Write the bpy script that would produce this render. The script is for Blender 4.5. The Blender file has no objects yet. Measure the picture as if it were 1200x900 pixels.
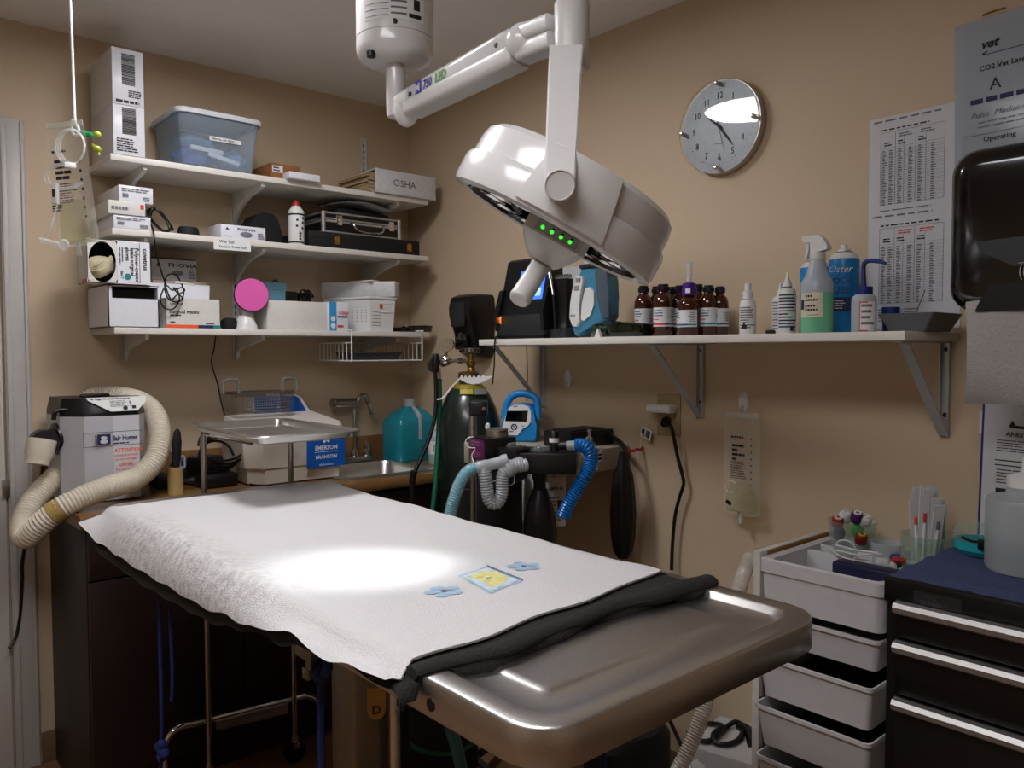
import bpy, bmesh, math, random
from mathutils import Vector, Matrix
random.seed(7)
V = Vector
sc = bpy.context.scene
COL = sc.collection
# ------------------------------------------------------------------ camera (28 mm lens, measured from the photograph's vanishing points)
FPX, HZ, ROLL = 937.0, 411.5, 0.0028
PITCH = math.atan((450 - HZ) / FPX)
YAW = math.radians(48.7712)
_d = 3.62
_ang = YAW + math.atan(120 / FPX)
CAM = V((-math.cos(_ang) * _d, -math.sin(_ang) * _d, 1.366))
F0 = V((math.cos(YAW), math.sin(YAW), 0)); R0 = V((math.sin(YAW), -math.cos(YAW), 0)); U0 = V((0, 0, 1))
FW = F0 * math.cos(PITCH) - U0 * math.sin(PITCH)
UP = U0 * math.cos(PITCH) + F0 * math.sin(PITCH)
RT = R0 * math.cos(ROLL) - UP * math.sin(ROLL)
UP = UP * math.cos(ROLL) + R0 * math.sin(ROLL)
def ray(px, py): return (FW * FPX + RT * (px - 600) - UP * (py - 450))
def PX(px, py, X): v = ray(px, py); return CAM + v * ((X - CAM.x) / v.x)      # measured point on the plane x = X
def PY(px, py, Y): v = ray(px, py); return CAM + v * ((Y - CAM.y) / v.y)
def PZ(px, py, Z): v = ray(px, py); return CAM + v * ((Z - CAM.z) / v.z)
def PD(px, py, D): v = ray(px, py); return CAM + v * (D / v.dot(FW))
cam = bpy.data.objects.new('camera', bpy.data.cameras.new('camera')); COL.objects.link(cam)
cam.data.sensor_width = 36; cam.data.lens = 36 * FPX / 1200; cam.data.clip_start = 0.05
M3 = Matrix((RT, UP, -FW)).transposed()
cam.matrix_world = Matrix.Translation(CAM) @ M3.to_4x4()
sc.camera = cam
# ------------------------------------------------------------------ materials
def lin(h):
    h = h.lstrip('#'); o = []
    for i in (0, 2, 4):
        c = int(h[i:i + 2], 16) / 255
        o.append(c / 12.92 if c <= .04045 else ((c + .055) / 1.055) ** 2.4)
    return (*o, 1)
_m = {}
def mat(name, col, rough=.5, metal=0, trans=0, bump=0, scale=60, var=.06, emit=None, alpha=1, coat=0, ior=1.45, sss=0):
    if name in _m: return _m[name]
    m = bpy.data.materials.new(name); m.use_nodes = True; nt = m.node_tree
    b = nt.nodes['Principled BSDF']
    c = lin(col)
    tc = nt.nodes.new('ShaderNodeTexCoord'); no = nt.nodes.new('ShaderNodeTexNoise'); no.inputs['Scale'].default_value = scale
    nt.links.new(tc.outputs['Object'], no.inputs['Vector'])
    rp = nt.nodes.new('ShaderNodeValToRGB')
    rp.color_ramp.elements[0].position = .3; rp.color_ramp.elements[1].position = .7
    rp.color_ramp.elements[0].color = (*[x * (1 - var) for x in c[:3]], 1)
    rp.color_ramp.elements[1].color = (*[min(1, x * (1 + var)) for x in c[:3]], 1)
    nt.links.new(no.outputs['Fac'], rp.inputs['Fac']); nt.links.new(rp.outputs['Color'], b.inputs['Base Color'])
    b.inputs['Roughness'].default_value = rough; b.inputs['Metallic'].default_value = metal
    b.inputs['Transmission Weight'].default_value = trans; b.inputs['IOR'].default_value = ior
    b.inputs['Coat Weight'].default_value = coat; b.inputs['Coat Roughness'].default_value = .08
    b.inputs['Alpha'].default_value = alpha
    if emit: b.inputs['Emission Color'].default_value = lin(emit[0]); b.inputs['Emission Strength'].default_value = emit[1]
    if bump:
        bp = nt.nodes.new('ShaderNodeBump'); bp.inputs['Strength'].default_value = bump; bp.inputs['Distance'].default_value = .003
        nt.links.new(no.outputs['Fac'], bp.inputs['Height']); nt.links.new(bp.outputs['Normal'], b.inputs['Normal'])
    _m[name] = m
    return m
def film(name, col, solid=.25, rough=.15, tint='ffffff', sh=.12):
    """thin clear plastic or glass wall: mostly see-through, a little milky, with a sheen"""
    if name in _m: return _m[name]
    m = bpy.data.materials.new(name); m.use_nodes = True; nt = m.node_tree; nt.nodes.clear()
    out = nt.nodes.new('ShaderNodeOutputMaterial'); t = nt.nodes.new('ShaderNodeBsdfTransparent'); t.inputs['Color'].default_value = lin(tint)
    p = nt.nodes.new('ShaderNodeBsdfPrincipled'); p.inputs['Base Color'].default_value = lin(col); p.inputs['Roughness'].default_value = rough
    mx = nt.nodes.new('ShaderNodeMixShader'); lw = nt.nodes.new('ShaderNodeLayerWeight'); lw.inputs['Blend'].default_value = .35
    mr = nt.nodes.new('ShaderNodeMapRange'); mr.inputs['To Min'].default_value = solid; mr.inputs['To Max'].default_value = min(1, solid + .28)
    nt.links.new(lw.outputs['Facing'], mr.inputs['Value']); nt.links.new(mr.outputs['Result'], mx.inputs['Fac'])
    nt.links.new(t.outputs[0], mx.inputs[1]); nt.links.new(p.outputs[0], mx.inputs[2]); nt.links.new(mx.outputs[0], out.inputs['Surface'])
    _m[name] = m
    return m
# ------------------------------------------------------------------ mesh builder
def root_off(o):
    s = V((0, 0, 0))
    while o is not None: s += o.location; o = o.parent
    return s
class MB:
    def __init__(s, m=None):
        s.bm = bmesh.new(); s.mats = []; s.cur = 0
        if m: s.use(m)
    def use(s, m):
        if m not in s.mats: s.mats.append(m)
        s.cur = s.mats.index(m); return s
    def _tag(s, faces):
        for f in faces: f.material_index = s.cur
    def poly(s, pts):
        vs = [s.bm.verts.new(p) for p in pts]
        f = s.bm.faces.new(vs); f.material_index = s.cur; return f
    def grid(s, rows, closeu=False, closev=False):
        vs = [[s.bm.verts.new(p) for p in r] for r in rows]
        n, k = len(vs), len(vs[0])
        for i in range(n if closev else n - 1):
            for j in range(k if closeu else k - 1):
                q = [vs[i][j], vs[i][(j + 1) % k], vs[(i + 1) % n][(j + 1) % k], vs[(i + 1) % n][j]]
                try: s.bm.faces.new(q).material_index = s.cur
                except ValueError: pass
        return vs
    def box(s, c, d, rot=None, bev=0, seg=2):
        """c centre, d full size, rot Matrix or z-angle"""
        r = bmesh.ops.create_cube(s.bm, size=1)
        vs = r['verts']
        M = rot if isinstance(rot, Matrix) else (Matrix.Rotation(rot, 3, 'Z') if rot else Matrix.Identity(3))
        c = V(c)
        for v in vs: v.co = c + M.to_3x3() @ V((v.co.x * d[0], v.co.y * d[1], v.co.z * d[2]))
        fs = set(f for v in vs for f in v.link_faces); s._tag(fs)
        if bev:
            es = set(e for v in vs for e in v.link_edges)
            rr = bmesh.ops.bevel(s.bm, geom=list(es), offset=min(bev, min(d) * .45), segments=seg, affect='EDGES', profile=.5)
            s._tag(rr['faces'])
        return s
    def bb(s, a, b, bev=0, seg=2):
        a, b = V(a), V(b)
        return s.box((a + b) / 2, [abs(x) for x in (b - a)], None, bev, seg)
    def cyl(s, p0, p1, r0, r1=None, n=24, cap=True):
        p0, p1 = V(p0), V(p1); r1 = r0 if r1 is None else r1
        return s.lathe([(r0, 0), (r1, (p1 - p0).length)], p0, p1 - p0, n, cap)
    def lathe(s, prof, base, axis=(0, 0, 1), n=24, cap=True, sx=1, sy=1, spin=0):
        base = V(base); ax = V(axis).normalized()
        q = V((0, 0, 1)).rotation_difference(ax).to_matrix()
        rows = []
        for r, z in prof:
            rows.append([base + q @ V((math.cos(spin + 2 * math.pi * j / n) * r * sx, math.sin(spin + 2 * math.pi * j / n) * r * sy, z)) for j in range(n)])
        vs = s.grid(rows, closeu=True)
        if cap:
            for row, k in ((vs[0], 0), (vs[-1], -1)):
                if prof[k][0] > 1e-5:
                    try: s.bm.faces.new(row).material_index = s.cur
                    except ValueError: pass
        return s
    def tube(s, pts, r, n=8, sub=6, cap=True, rf=None, flat=1):
        """round (or flattened) rod through the points, smoothed when sub > 1"""
        P = spline(pts, sub) if sub > 1 and len(pts) > 2 else [V(p) for p in pts]
        rows = []; nrm = None
        for i, p in enumerate(P):
            t = (P[min(i + 1, len(P) - 1)] - P[max(i - 1, 0)])
            t = t.normalized() if t.length > 1e-9 else V((0, 0, 1))
            if nrm is None:
                nrm = t.orthogonal().normalized()
            nrm = (nrm - t * nrm.dot(t)); nrm = nrm.normalized() if nrm.length > 1e-6 else t.orthogonal().normalized()
            b = t.cross(nrm)
            rr = rf(i, len(P)) * r if rf else r
            rows.append([p + (nrm * math.cos(2 * math.pi * j / n) * flat + b * math.sin(2 * math.pi * j / n)) * rr for j in range(n)])
        vs = s.grid(rows, closeu=True)
        if cap:
            for row in (vs[0], vs[-1]):
                try: s.bm.faces.new(row).material_index = s.cur
                except ValueError: pass
        return s
    def corr(s, pts, r, pitch=.008, depth=.1, n=14, cap=True):
        """corrugated hose"""
        P = spline(pts, 24); P = resample(P, pitch / 4)
        return s.tube(P, r, n, 1, cap, rf=lambda i, k: 1 + depth * (1, 0, -1, 0)[i % 4])
    def prism(s, poly, f, t, bev=0, seg=2):
        """poly: 2-D outline; f maps (u, v, w) to 3-D; extruded w = 0..t"""
        a = [s.bm.verts.new(f(u, v, 0)) for u, v in poly]; b = [s.bm.verts.new(f(u, v, t)) for u, v in poly]
        n = len(poly); fs = [s.bm.faces.new(a), s.bm.faces.new(list(reversed(b)))]
        for i in range(n): fs.append(s.bm.faces.new((a[i], b[i], b[(i + 1) % n], a[(i + 1) % n])))
        s._tag(fs)
        if bev:
            es = set(e for v in a + b for e in v.link_edges)
            rr_ = bmesh.ops.bevel(s.bm, geom=list(es), offset=bev, segments=seg, affect='EDGES', profile=.5, clamp_overlap=True); s._tag(rr_['faces'])
        return s
    def sphere(s, c, r, sc_=(1, 1, 1), u=16, v=10):
        c = V(c); prof = []
        rows = []
        for i in range(v + 1):
            a = -math.pi / 2 + math.pi * i / v
            rows.append([c + V((math.cos(a) * math.cos(2 * math.pi * j / u) * r * sc_[0], math.cos(a) * math.sin(2 * math.pi * j / u) * r * sc_[1], math.sin(a) * r * sc_[2])) for j in range(u)])
        s.grid(rows, closeu=True); return s
    def plate(s, fr, w, h, t=.0006, lift=0):
        """thin card: fr = frame (4x4) whose x,y span the card and z is its outward normal; origin at lower left"""
        p = [fr @ V((x, y, z)) for z in (lift, lift + t) for x, y in ((0, 0), (w, 0), (w, h), (0, h))]
        vs = [s.bm.verts.new(q) for q in p]
        for q in ((0, 1, 2, 3), (4, 5, 6, 7), (0, 1, 5, 4), (1, 2, 6, 5), (2, 3, 7, 6), (3, 0, 4, 7)):
            s.bm.faces.new([vs[i] for i in q]).material_index = s.cur
        return s
    def rect(s, fr, x0, y0, x1, y1, lift=.0012):
        return s.plate(fr @ Matrix.Translation((x0, y0, 0)), x1 - x0, y1 - y0, .0004, lift)
    def ink(s, fr, x0, y0, x1, y1, rows, fill=.55, wmin=.12, wmax=.3, lift=.0012, seed=1):
        """lines of small print too fine to read, as bars of ink"""
        rnd = random.Random(seed); hh = (y1 - y0) / rows
        for i in range(rows):
            x = x0; y = y1 - (i + 1) * hh
            end = x0 + (x1 - x0) * rnd.uniform(.65, 1)
            while x < end:
                w = (x1 - x0) * rnd.uniform(wmin, wmax)
                s.rect(fr, x, y + hh * (1 - fill) / 2, min(x + w, end), y + hh * (1 + fill) / 2, lift)
                x += w + (x1 - x0) * .035
        return s
    def bars(s, fr, x0, y0, x1, y1, n=22, vert=True, seed=3, lift=.0012):
        """bar code"""
        rnd = random.Random(seed); L = (x1 - x0) if vert else (y1 - y0); p = 0; step = L / n
        while p < L - step * .3:
            w = step * rnd.choice((.3, .5, .8)); w = min(w, L - p)
            if vert: s.rect(fr, x0 + p, y0, x0 + p + w, y1, lift)
            else: s.rect(fr, x0, y0 + p, x1, y0 + p + w, lift)
            p += w + step * rnd.choice((.3, .5))
        return s
    def text(s, body, fr, x, y, size, lift=.0012, bold=0, shear=0, sx=1, align='LEFT', depth=.0003):
        cu = bpy.data.curves.new('t', 'FONT'); cu.body = body; cu.size = size; cu.extrude = depth; cu.offset = bold * size; cu.shear = shear
        cu.align_x = align; cu.resolution_u = 2
        o = bpy.data.objects.new('t', cu); me = bpy.data.meshes.new_from_object(o)
        me.transform(fr @ Matrix.Translation((x, y, lift)) @ Matrix.Diagonal((sx, 1, 1, 1)))
        k = len(s.bm.faces); s.bm.from_mesh(me); s.bm.faces.ensure_lookup_table()
        for f in s.bm.faces[k:]: f.material_index = s.cur
        bpy.data.objects.remove(o); bpy.data.curves.remove(cu); bpy.data.meshes.remove(me)
        return s
    def build(s, name, parent=None, label=None, sharp=38, origin=None, smooth=True):
        bm = s.bm
        bmesh.ops.recalc_face_normals(bm, faces=bm.faces[:])
        lim = math.radians(sharp)
        for f in bm.faces: f.smooth = smooth
        for e in bm.edges:
            if len(e.link_faces) == 2 and e.calc_face_angle(0) > lim: e.smooth = False
        off = V((0, 0, 0))
        if parent is not None: off = root_off(parent)
        elif origin is not None: off = V(origin)
        else:
            cs = [v.co for v in bm.verts]
            off = V(((min(c.x for c in cs) + max(c.x for c in cs)) / 2, (min(c.y for c in cs) + max(c.y for c in cs)) / 2, min(c.z for c in cs)))
        for v in bm.verts: v.co -= off
        me = bpy.data.meshes.new(name); bm.to_mesh(me); bm.free()
        for m in s.mats: me.materials.append(m)
        o = bpy.data.objects.new(name, me); COL.objects.link(o)
        if parent is not None: o.parent = parent
        else: o.location = off
        if label: o['label'] = label
        return o
    def solo(s, name, label, cat, group=None, **k):
        o = s.build(name, **k); o['label'] = label; o['category'] = cat
        if group: o['group'] = group
        return o
    def struct(s, name, **k):
        o = s.build(name, **k); o['kind'] = 'structure'; return o
def spline(pts, sub):
    P = [V(p) for p in pts]; n = len(P); out = []
    for i in range(n - 1):
        a, b, c, d = P[max(i - 1, 0)], P[i], P[i + 1], P[min(i + 2, n - 1)]
        for k in range(sub):
            t = k / sub
            out.append(.5 * ((2 * b) + (c - a) * t + (2 * a - 5 * b + 4 * c - d) * t * t + (3 * b - a - 3 * c + d) * t ** 3))
    out.append(P[-1]); return out
def resample(P, step):
    out = [P[0]]; acc = 0
    for a, b in zip(P, P[1:]):
        L = (b - a).length
        if L < 1e-9: continue
        t = step - acc
        while t <= L:
            out.append(a + (b - a) * (t / L)); t += step
        acc = (acc + L) % step
    return out
def thing(name, label, cat, loc, group=None):
    o = bpy.data.objects.new(name, None); COL.objects.link(o); o.location = V(loc); o.empty_display_size = .05
    o['label'] = label; o['category'] = cat
    if group: o['group'] = group
    return o
def dup(root, loc, rot=0, label=None, group=None):
    r = root.copy(); COL.objects.link(r); r.location = V(loc); r.rotation_euler = (0, 0, rot)
    if label: r['label'] = label
    if group: r['group'] = group
    for ch in [o for o in bpy.data.objects if o.parent == root]:
        c = ch.copy(); COL.objects.link(c); c.parent = r
        for g in [o for o in bpy.data.objects if o.parent == ch]:
            d = g.copy(); COL.objects.link(d); d.parent = c
    return r
def fr(o, x, y):
    """frame with origin o and in-plane axes x, y"""
    x = V(x).normalized(); y = V(y); y = (y - x * y.dot(x)).normalized(); z = x.cross(y)
    M = Matrix((x, y, z)).transposed().to_4x4(); M.translation = V(o); return M
def frS(x, y, z): return fr((x, y, z), (1, 0, 0), (0, 0, 1))     # faces the camera side of the back wall (-Y)
def frW(x, y, z): return fr((x, y, z), (0, -1, 0), (0, 0, 1))    # faces out of the right wall (-X)
def frT(x, y, z): return fr((x, y, z), (1, 0, 0), (0, 1, 0))     # faces up
# ------------------------------------------------------------------ palette
WALL = mat('painted wall tan', '#c5b094', .62, bump=.10, scale=190, var=.015)
CEIL = mat('painted ceiling', '#e4e0da', .9, bump=.1, scale=120, var=.02)
TRIM = mat('painted trim', '#b4b1ac', .4, var=.02)
BOARD = mat('white shelf laminate', '#d8d4cb', .42, var=.015)
BRKT = mat('white enamel bracket', '#cfcdc6', .4, var=.02)
GBRKT = mat('grey steel bracket', '#b9bcbb', .42, .25, var=.03)
CARD = mat('white carton', '#dadbe0', .42, var=.02, coat=.15)
CARD2 = mat('off white carton', '#d2cfc8', .6, var=.03)
GCARD = mat('grey carton', '#a9a5a0', .6, var=.03)
KRAFT = mat('kraft carton', '#8a5a30', .75, var=.08)
PAPER = mat('white paper', '#dcdcdb', .7, var=.02)
GPAPER = mat('sheet paper', '#c9cacd', .7, var=.02)
INK = mat('black ink', '#15151a', .6)
GINK = mat('grey ink', '#6a6a72', .6)
RINK = mat('red ink', '#c83a2a', .6)
BINK = mat('navy ink', '#1d2350', .6)
TINK = mat('teal ink', '#1d7f86', .6)
OINK = mat('orange ink', '#e0562a', .6)
BLK = mat('black plastic', '#0c0c0d', .38, var=.1)
BLKM = mat('matt black', '#0b0b0c', .7, var=.15)
BLKG = mat('glossy black', '#050506', .12, var=.05, coat=.6)
BLKR = mat('black rubber', '#09090a', .42, var=.15)
DGREY = mat('dark grey plastic', '#242628', .45, var=.05)
GREY = mat('grey plastic', '#8e8f90', .45, var=.03)
WPL = mat('white plastic', '#d9d9d6', .35, var=.015)
CREAM = mat('cream plastic', '#cfc8ba', .4, var=.02)
LAMPW = mat('lamp white enamel', '#d4d3d1', .22, var=.01, coat=.4)
LAMPD = mat('lamp satin enamel', '#c5c3bf', .35, var=.01)
STEEL = mat('brushed stainless', '#cac8c4', .34, 1, bump=.03, scale=300, var=.05)
CHROME = mat('chrome', '#d6d6d4', .1, 1, var=.02)
DCHR = mat('dull chrome', '#a8a49c', .3, 1, var=.05)
BRASS = mat('aged brass', '#8a6a2c', .4, .9, var=.2)
GOLD = mat('gold latch', '#b58a4c', .35, 1)
ALU = mat('aluminium trim', '#b8b6b2', .45, .9, var=.04)
BLUE = mat('bright blue plastic', '#1380c4', .35, var=.03)
DBLUE = mat('dark blue plastic', '#152a72', .4, var=.08)
SBLUE = mat('steel blue plastic', '#3f7f9f', .3, var=.04)
LBLUE = mat('label blue', '#1456a8', .4, var=.03)
WOODC = mat('brown laminate', '#7c5a34', .35, var=.14, scale=14, coat=.2)
CAB = mat('dark mahogany laminate', '#1d0d0a', .45, var=.2, scale=9)
FLOOR = mat('vinyl floor', '#806047', .4, var=.12, scale=5)
TOWEL = mat('white towelling', '#d9d7d6', .95, bump=1.0, scale=420, var=.035)
BLANK = mat('charcoal fleece', '#24231f', .95, bump=.9, scale=300, var=.25)
CLEAR = film('clear plastic film', '#e8e8dc', .07, .12)
CLEARB = film('clear bin plastic', '#b9c6d2', .3, .12, 'e8f2fa')
GLASS = film('clear glass', '#dfe6e2', .05, .04, 'eef6f0')
HOSEC = film('clear hose plastic', '#b9bec1', .66, .25)
TEALL = film('teal liquid jug', '#1f8fa0', .78, .15, '66c8d0')
GRNL = film('green liquid', '#7fd2a4', .72, .12, 'b8f0cc')
AMBER = mat('amber glass', '#3a1503', .08, coat=.5, var=.1)
FROST = film('frosted bottle', '#b9c2c8', .72, .3)
GREEN = mat('green hose', '#0f5c44', .4)
TEALH = mat('teal hose', '#3f9fae', .4)
HOSEW = mat('ivory hose', '#cfc6b4', .45, var=.03)
PINK = mat('pink pad', '#d85aa6', .8, bump=.4, scale=500)
PURP = mat('purple plastic', '#4a1d86', .35)
RED = mat('red plastic', '#a01a1c', .4)
NAVYT = mat('blue towel', '#414a6e', .95, bump=1, scale=300, var=.25)
# ------------------------------------------------------------------ the room
H = 2.425; XL = -3.7; YF = -4.5
b = MB(FLOOR); b.bb((XL - .1, YF - .1, -.08), (.1, .1, 0)); b.struct('floor')
b = MB(CEIL); b.bb((XL - .1, YF - .1, H), (.1, .1, H + .08)); b.struct('ceiling')
b = MB(WALL); b.bb((XL - .1, 0, 0), (.1, .1, H)); b.struct('wall_back')
b = MB(WALL); b.bb((0, YF - .1, 0), (.1, 0, H)); b.struct('wall_right')
b = MB(WALL); b.bb((XL - .1, YF, 0), (XL, 0, H)); b.struct('wall_left')
b = MB(WALL); b.bb((XL, YF - .1, 0), (0, YF, H)); b.struct('wall_front')
BASEB = mat('brown baseboard', '#6d5439', .5, var=.08)
b = MB(BASEB); b.bb((-1.478, -.012, 0), (-.02, 0, .1), .002); b.struct('baseboard_back')
b = MB(BASEB); b.bb((-.012, YF, 0), (0, -.012, .1), .002); b.struct('baseboard_right')
b = MB(TRIM)
for x0, x1 in ((-1.556, -1.484), (-2.45, -2.378)):
    b.bb((x0, -.02, 0), (x1, 0, 2.112), .004); b.bb((x0 + .004, -.026, 0), (x0 + .02, -.018, 2.09), .003); b.bb((x1 - .014, -.026, 0), (x1 - .004, -.018, 2.106), .003)
b.bb((-2.378, -.0195, 2.042), (-1.556, 0, 2.111), .004); b.bb((-2.378, -.026, 2.094), (-1.556, -.018, 2.106), .003)
b.struct('trim_1')
DOORM = mat('painted door', '#c2bdb6', .45, var=.02)
d = thing('door_1', 'x', 'x', (-1.97, -.01, 0)); del d['label'], d['category']; d['kind'] = 'structure'
b = MB(DOORM); b.bb((-2.376, -.014, .008), (-1.562, 0, 2.04), .002)
for z0, z1 in ((.2, .95), (1.1, 1.9)):
    for x0, x1 in ((-2.28, -2.02), (-1.92, -1.66)): b.bb((x0, -.019, z0), (x1, -.012, z1), .005)
b.build('door_panel', d)
b = MB(BLK); b.cyl((-1.615, -.014, .93), (-1.615, -.022, .93), .03); b.cyl((-1.615, -.022, .93), (-1.615, -.05, .93), .012)
b.sphere((-1.615, -.07, .93), .028, (1, .8, 1)); b.build('door_knob', d)
b = MB(DCHR); b.bb((-1.572, -.017, .9), (-1.548, -.021, .96), .001); b.build('strike_plate', d)
# ------------------------------------------------------------------ light of the room
EMA = mat('lit round diffuser', '#ffffff', .6, emit=('#fbfaff', 44)); EMB = mat('lit panel diffuser', '#ffffff', .6, emit=('#fbfaff', 13))
la = V((-1.15, -1.06, H))
t = thing('round_ceiling_light', 'round flush ceiling light near the lamp stem', 'ceiling light', la)
b = MB(EMA); b.lathe([(.001, -.022), (.195, -.022), (.2, -.019), (.2, -.016), (.001, -.016)], la, n=48, cap=False); b.build('diffuser', t)
b = MB(TRIM); b.lathe([(.201, -.028), (.22, -.028), (.227, 0), (.201, 0)], la, n=48, cap=False); b.build('rim', t)
x0, x1, y0, y1 = -2.40, -1.80, -2.95, -1.75
t = thing('ceiling_light_panel', 'flat white ceiling light panel at the left side of the room', 'ceiling light', ((x0 + x1) / 2, (y0 + y1) / 2, H))
b = MB(EMB); b.bb((x0, y0, H - .030), (x1, y1, H - .024)); b.build('diffuser', t)
b = MB(TRIM)
for a, c, d, e in ((x0 - .03, x0, y0 - .03, y1 + .03), (x1, x1 + .03, y0 - .03, y1 + .03), (x0, x1, y0 - .03, y0), (x0, x1, y1, y1 + .03)): b.bb((a, d, H - .034), (c, e, H), .003)
b.build('frame', t)
w = bpy.data.worlds.new('world'); sc.world = w; w.use_nodes = True
w.node_tree.nodes['Background'].inputs[0].default_value = (.8, .85, 1, 1); w.node_tree.nodes['Background'].inputs[1].default_value = .05
vs = sc.view_settings; vs.view_transform = 'Standard'; vs.look = 'None'; vs.gamma = 1; vs.exposure = -0.2
vs.use_curve_mapping = False
sc.cycles.use_denoising = True
sc.cycles.max_bounces = 8; sc.cycles.transparent_max_bounces = 24; sc.cycles.sample_clamp_indirect = 6
# ================================================================== shelves on the back wall
SX0, SX1 = -1.30, -.092
SZ = dict(top=1.987, middle=1.757, bottom=1.445)
UPX = (-1.193, -.796, -.228)
for n in ('top', 'middle', 'bottom'):
    z = SZ[n]
    t = thing('wall_shelf', {'top': 'white wall shelf carrying the clear bin and the white binder, topmost of three', 'middle': 'white wall shelf carrying the silver case and the spray can, middle of three',
              'bottom': 'white wall shelf carrying the mask box with a wire basket hung under it'}[n], 'shelf', ((SX0 + SX1) / 2, 0, z), 'white shelves on the back wall')
    b = MB(BOARD); b.bb((SX0, -.285, z - .02), (SX1, -.004, z), .002); b.build('board', t)
    for x in UPX:
        b = MB(BRKT)
        pl = [(-.004, 0), (-.265, 0), (-.268, -.012), (-.25, -.02), (-.17, -.032), (-.11, -.05), (-.06, -.075), (-.03, -.1), (-.018, -.115), (-.004, -.115)]
        if n == 'bottom': pl = [(-.004, 0), (-.25, 0), (-.252, -.016), (-.06, -.046), (-.024, -.056), (-.016, -.085), (-.004, -.085)]
        b.prism(pl, lambda u, v, w, x=x, z=z: V((x - .006 + w, u - .0, z - .021 + v)), .012)
        b.build('bracket', t)
for i, x in enumerate(UPX):
    b = MB(BRKT); zt = 2.272 if i == 2 else 2.2
    b.bb((x - .0125, -.0045, 1.34), (x + .0125, -.0005, zt)); b.bb((x - .0125, -.011, 1.34), (x - .0095, -.004, zt)); b.bb((x + .0095, -.011, 1.34), (x + .0125, -.004, zt))
    b.use(INK)
    z = 1.35
    while z < zt - .03: b.bb((x - .0025, -.0052, z), (x + .0025, -.0044, z + .013)); z += .026
    b.solo('shelf_track', ['slotted white shelf track on the wall by the white carton stack', 'slotted white shelf track on the wall behind the round pink pad', 'slotted white shelf track on the wall above the open binder'][i], 'shelf track', 'slotted shelf tracks')

def span(px0, px1, pyt, yf, zb):
    py = PY((px0 + px1) / 2, pyt, yf); z = py.z
    zm = 411 - (((z + zb) / 2) - CAM.z) * 300
    a = PY(px0, pyt, yf).x; c = PY(px1, pyt, yf).x
    return a, c, z
def carton(name, label, cat, px0, px1, pyt, zb, yf, dep, m=CARD, group=None, rot=0, flap=False, xs=None, zt=None):
    """closed carton standing on the back-wall shelf or counter, front face seen at px0..px1"""
    x0, x1, z1 = span(px0, px1, pyt, yf, zb)
    if xs: x0, x1 = xs
    if zt: z1 = zt
    b = MB(m); w = x1 - x0; h = z1 - zb
    Rm = Matrix.Rotation(rot, 4, 'Z'); T = Matrix.Translation((x0, yf, zb)) @ Rm
    b.box(T @ V((w / 2, dep / 2, h / 2)), (w, dep, h), Rm, .0015)
    b.use(INK if False else GCARD)
    b.box(T @ V((w / 2, dep / 2, h + .0003)), (w * .985, .0015, .0008), Rm)      # the closing seam of the flaps
    o = b.solo(name, label, cat, group)
    f = T @ fr((0, 0, 0), (1, 0, 0), (0, 0, 1))
    return o, f, w, h
# ---- top shelf
zt = SZ['top']
o, f, w, h = carton('supply_carton', 'white bar-coded carton standing directly on the top shelf, under its twin', 'box', 132, 169, 124, zt, -.287, .25, group='bar-coded cartons')
h1 = h
b = MB(INK); b.bars(f, w * .28, h * .42, w * .72, h * .95, 26, False); b.ink(f, w * .1, h * .06, w * .8, h * .34, 6, seed=4); b.build('bar_code_label', o)
o, f, w, h = carton('supply_carton', 'white bar-coded carton stacked on its twin near the ceiling', 'box', 130.5, 167.5, 58, zt + h1 + .001, -.287, .25, group='bar-coded cartons')
b = MB(INK); b.bars(f, w * .3, h * .36, w * .72, h * .92, 26, False, seed=9); b.ink(f, w * .5, h * .14, w * .95, h * .28, 4, seed=5); b.ink(f, w * .1, h * .03, w * .9, h * .09, 1, .8, seed=6); b.build('bar_code_label', o)
# clear bin
yf = -.30
a = PY(209, 122, yf); c = PY(307, 140, yf); zb = zt + .0; zl = PY(209, 121, yf).z
x0, x1 = a.x, c.x; yb = -.02
t = thing('storage_bin', 'clear plastic storage bin with white lid full of blue wraps', 'bin', ((x0 + x1) / 2, (yf + yb) / 2, zb))
b = MB(CLEARB); rows = []
hb = zl - zb - .016
def rr(x0, x1, y0, y1, z, r, n=5):
    o = []
    for cx, cy, s in ((x1 - r, y1 - r, 0), (x0 + r, y1 - r, 1), (x0 + r, y0 + r, 2), (x1 - r, y0 + r, 3)):
        for k in range(n + 1):
            a = (s + k / n) * math.pi / 2; o.append(V((cx + math.cos(a) * r, cy + math.sin(a) * r, z)))
    return o
rows = [rr(x0 + i, x1 - i, yf + i, yb - i, zb + z, .03) for i, z in ((.024, .0015), (.02, .004), (.008, hb * .7), (.003, hb))]
vsr = b.grid(rows, closeu=True); b.bm.faces.new(vsr[0]); b.build('tub', t)
b = MB(mat('bin lid white', '#cfd3d6', .4))
rows = [rr(x0 - i, x1 + i, yf - i, yb + i, zb + hb + z, .034) for i, z in ((.0, -.006), (.006, -.006), (.007, .004), (.004, .011), (-.012, .013), (-.016, .008))]
vsr = b.grid(rows, closeu=True); b.bm.faces.new(vsr[-1]); b.build('lid', t)
f = frS(x0 + (x1 - x0) * .36, yf + .007, zb + hb * .52); f = f @ Matrix.Rotation(-.03, 4, 'X')
b = MB(PAPER); b.plate(f, .11, .014, .0006); b.use(INK).text('DENTAL OR PREPS', f, .006, .0035, .0095, .0008, .02); b.build('label_strip', t)
SCRUB = [mat('blue wrap', '#3f66a8', .8, var=.2), mat('pale blue wrap', '#7f9fc0', .8, var=.12)]
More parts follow.
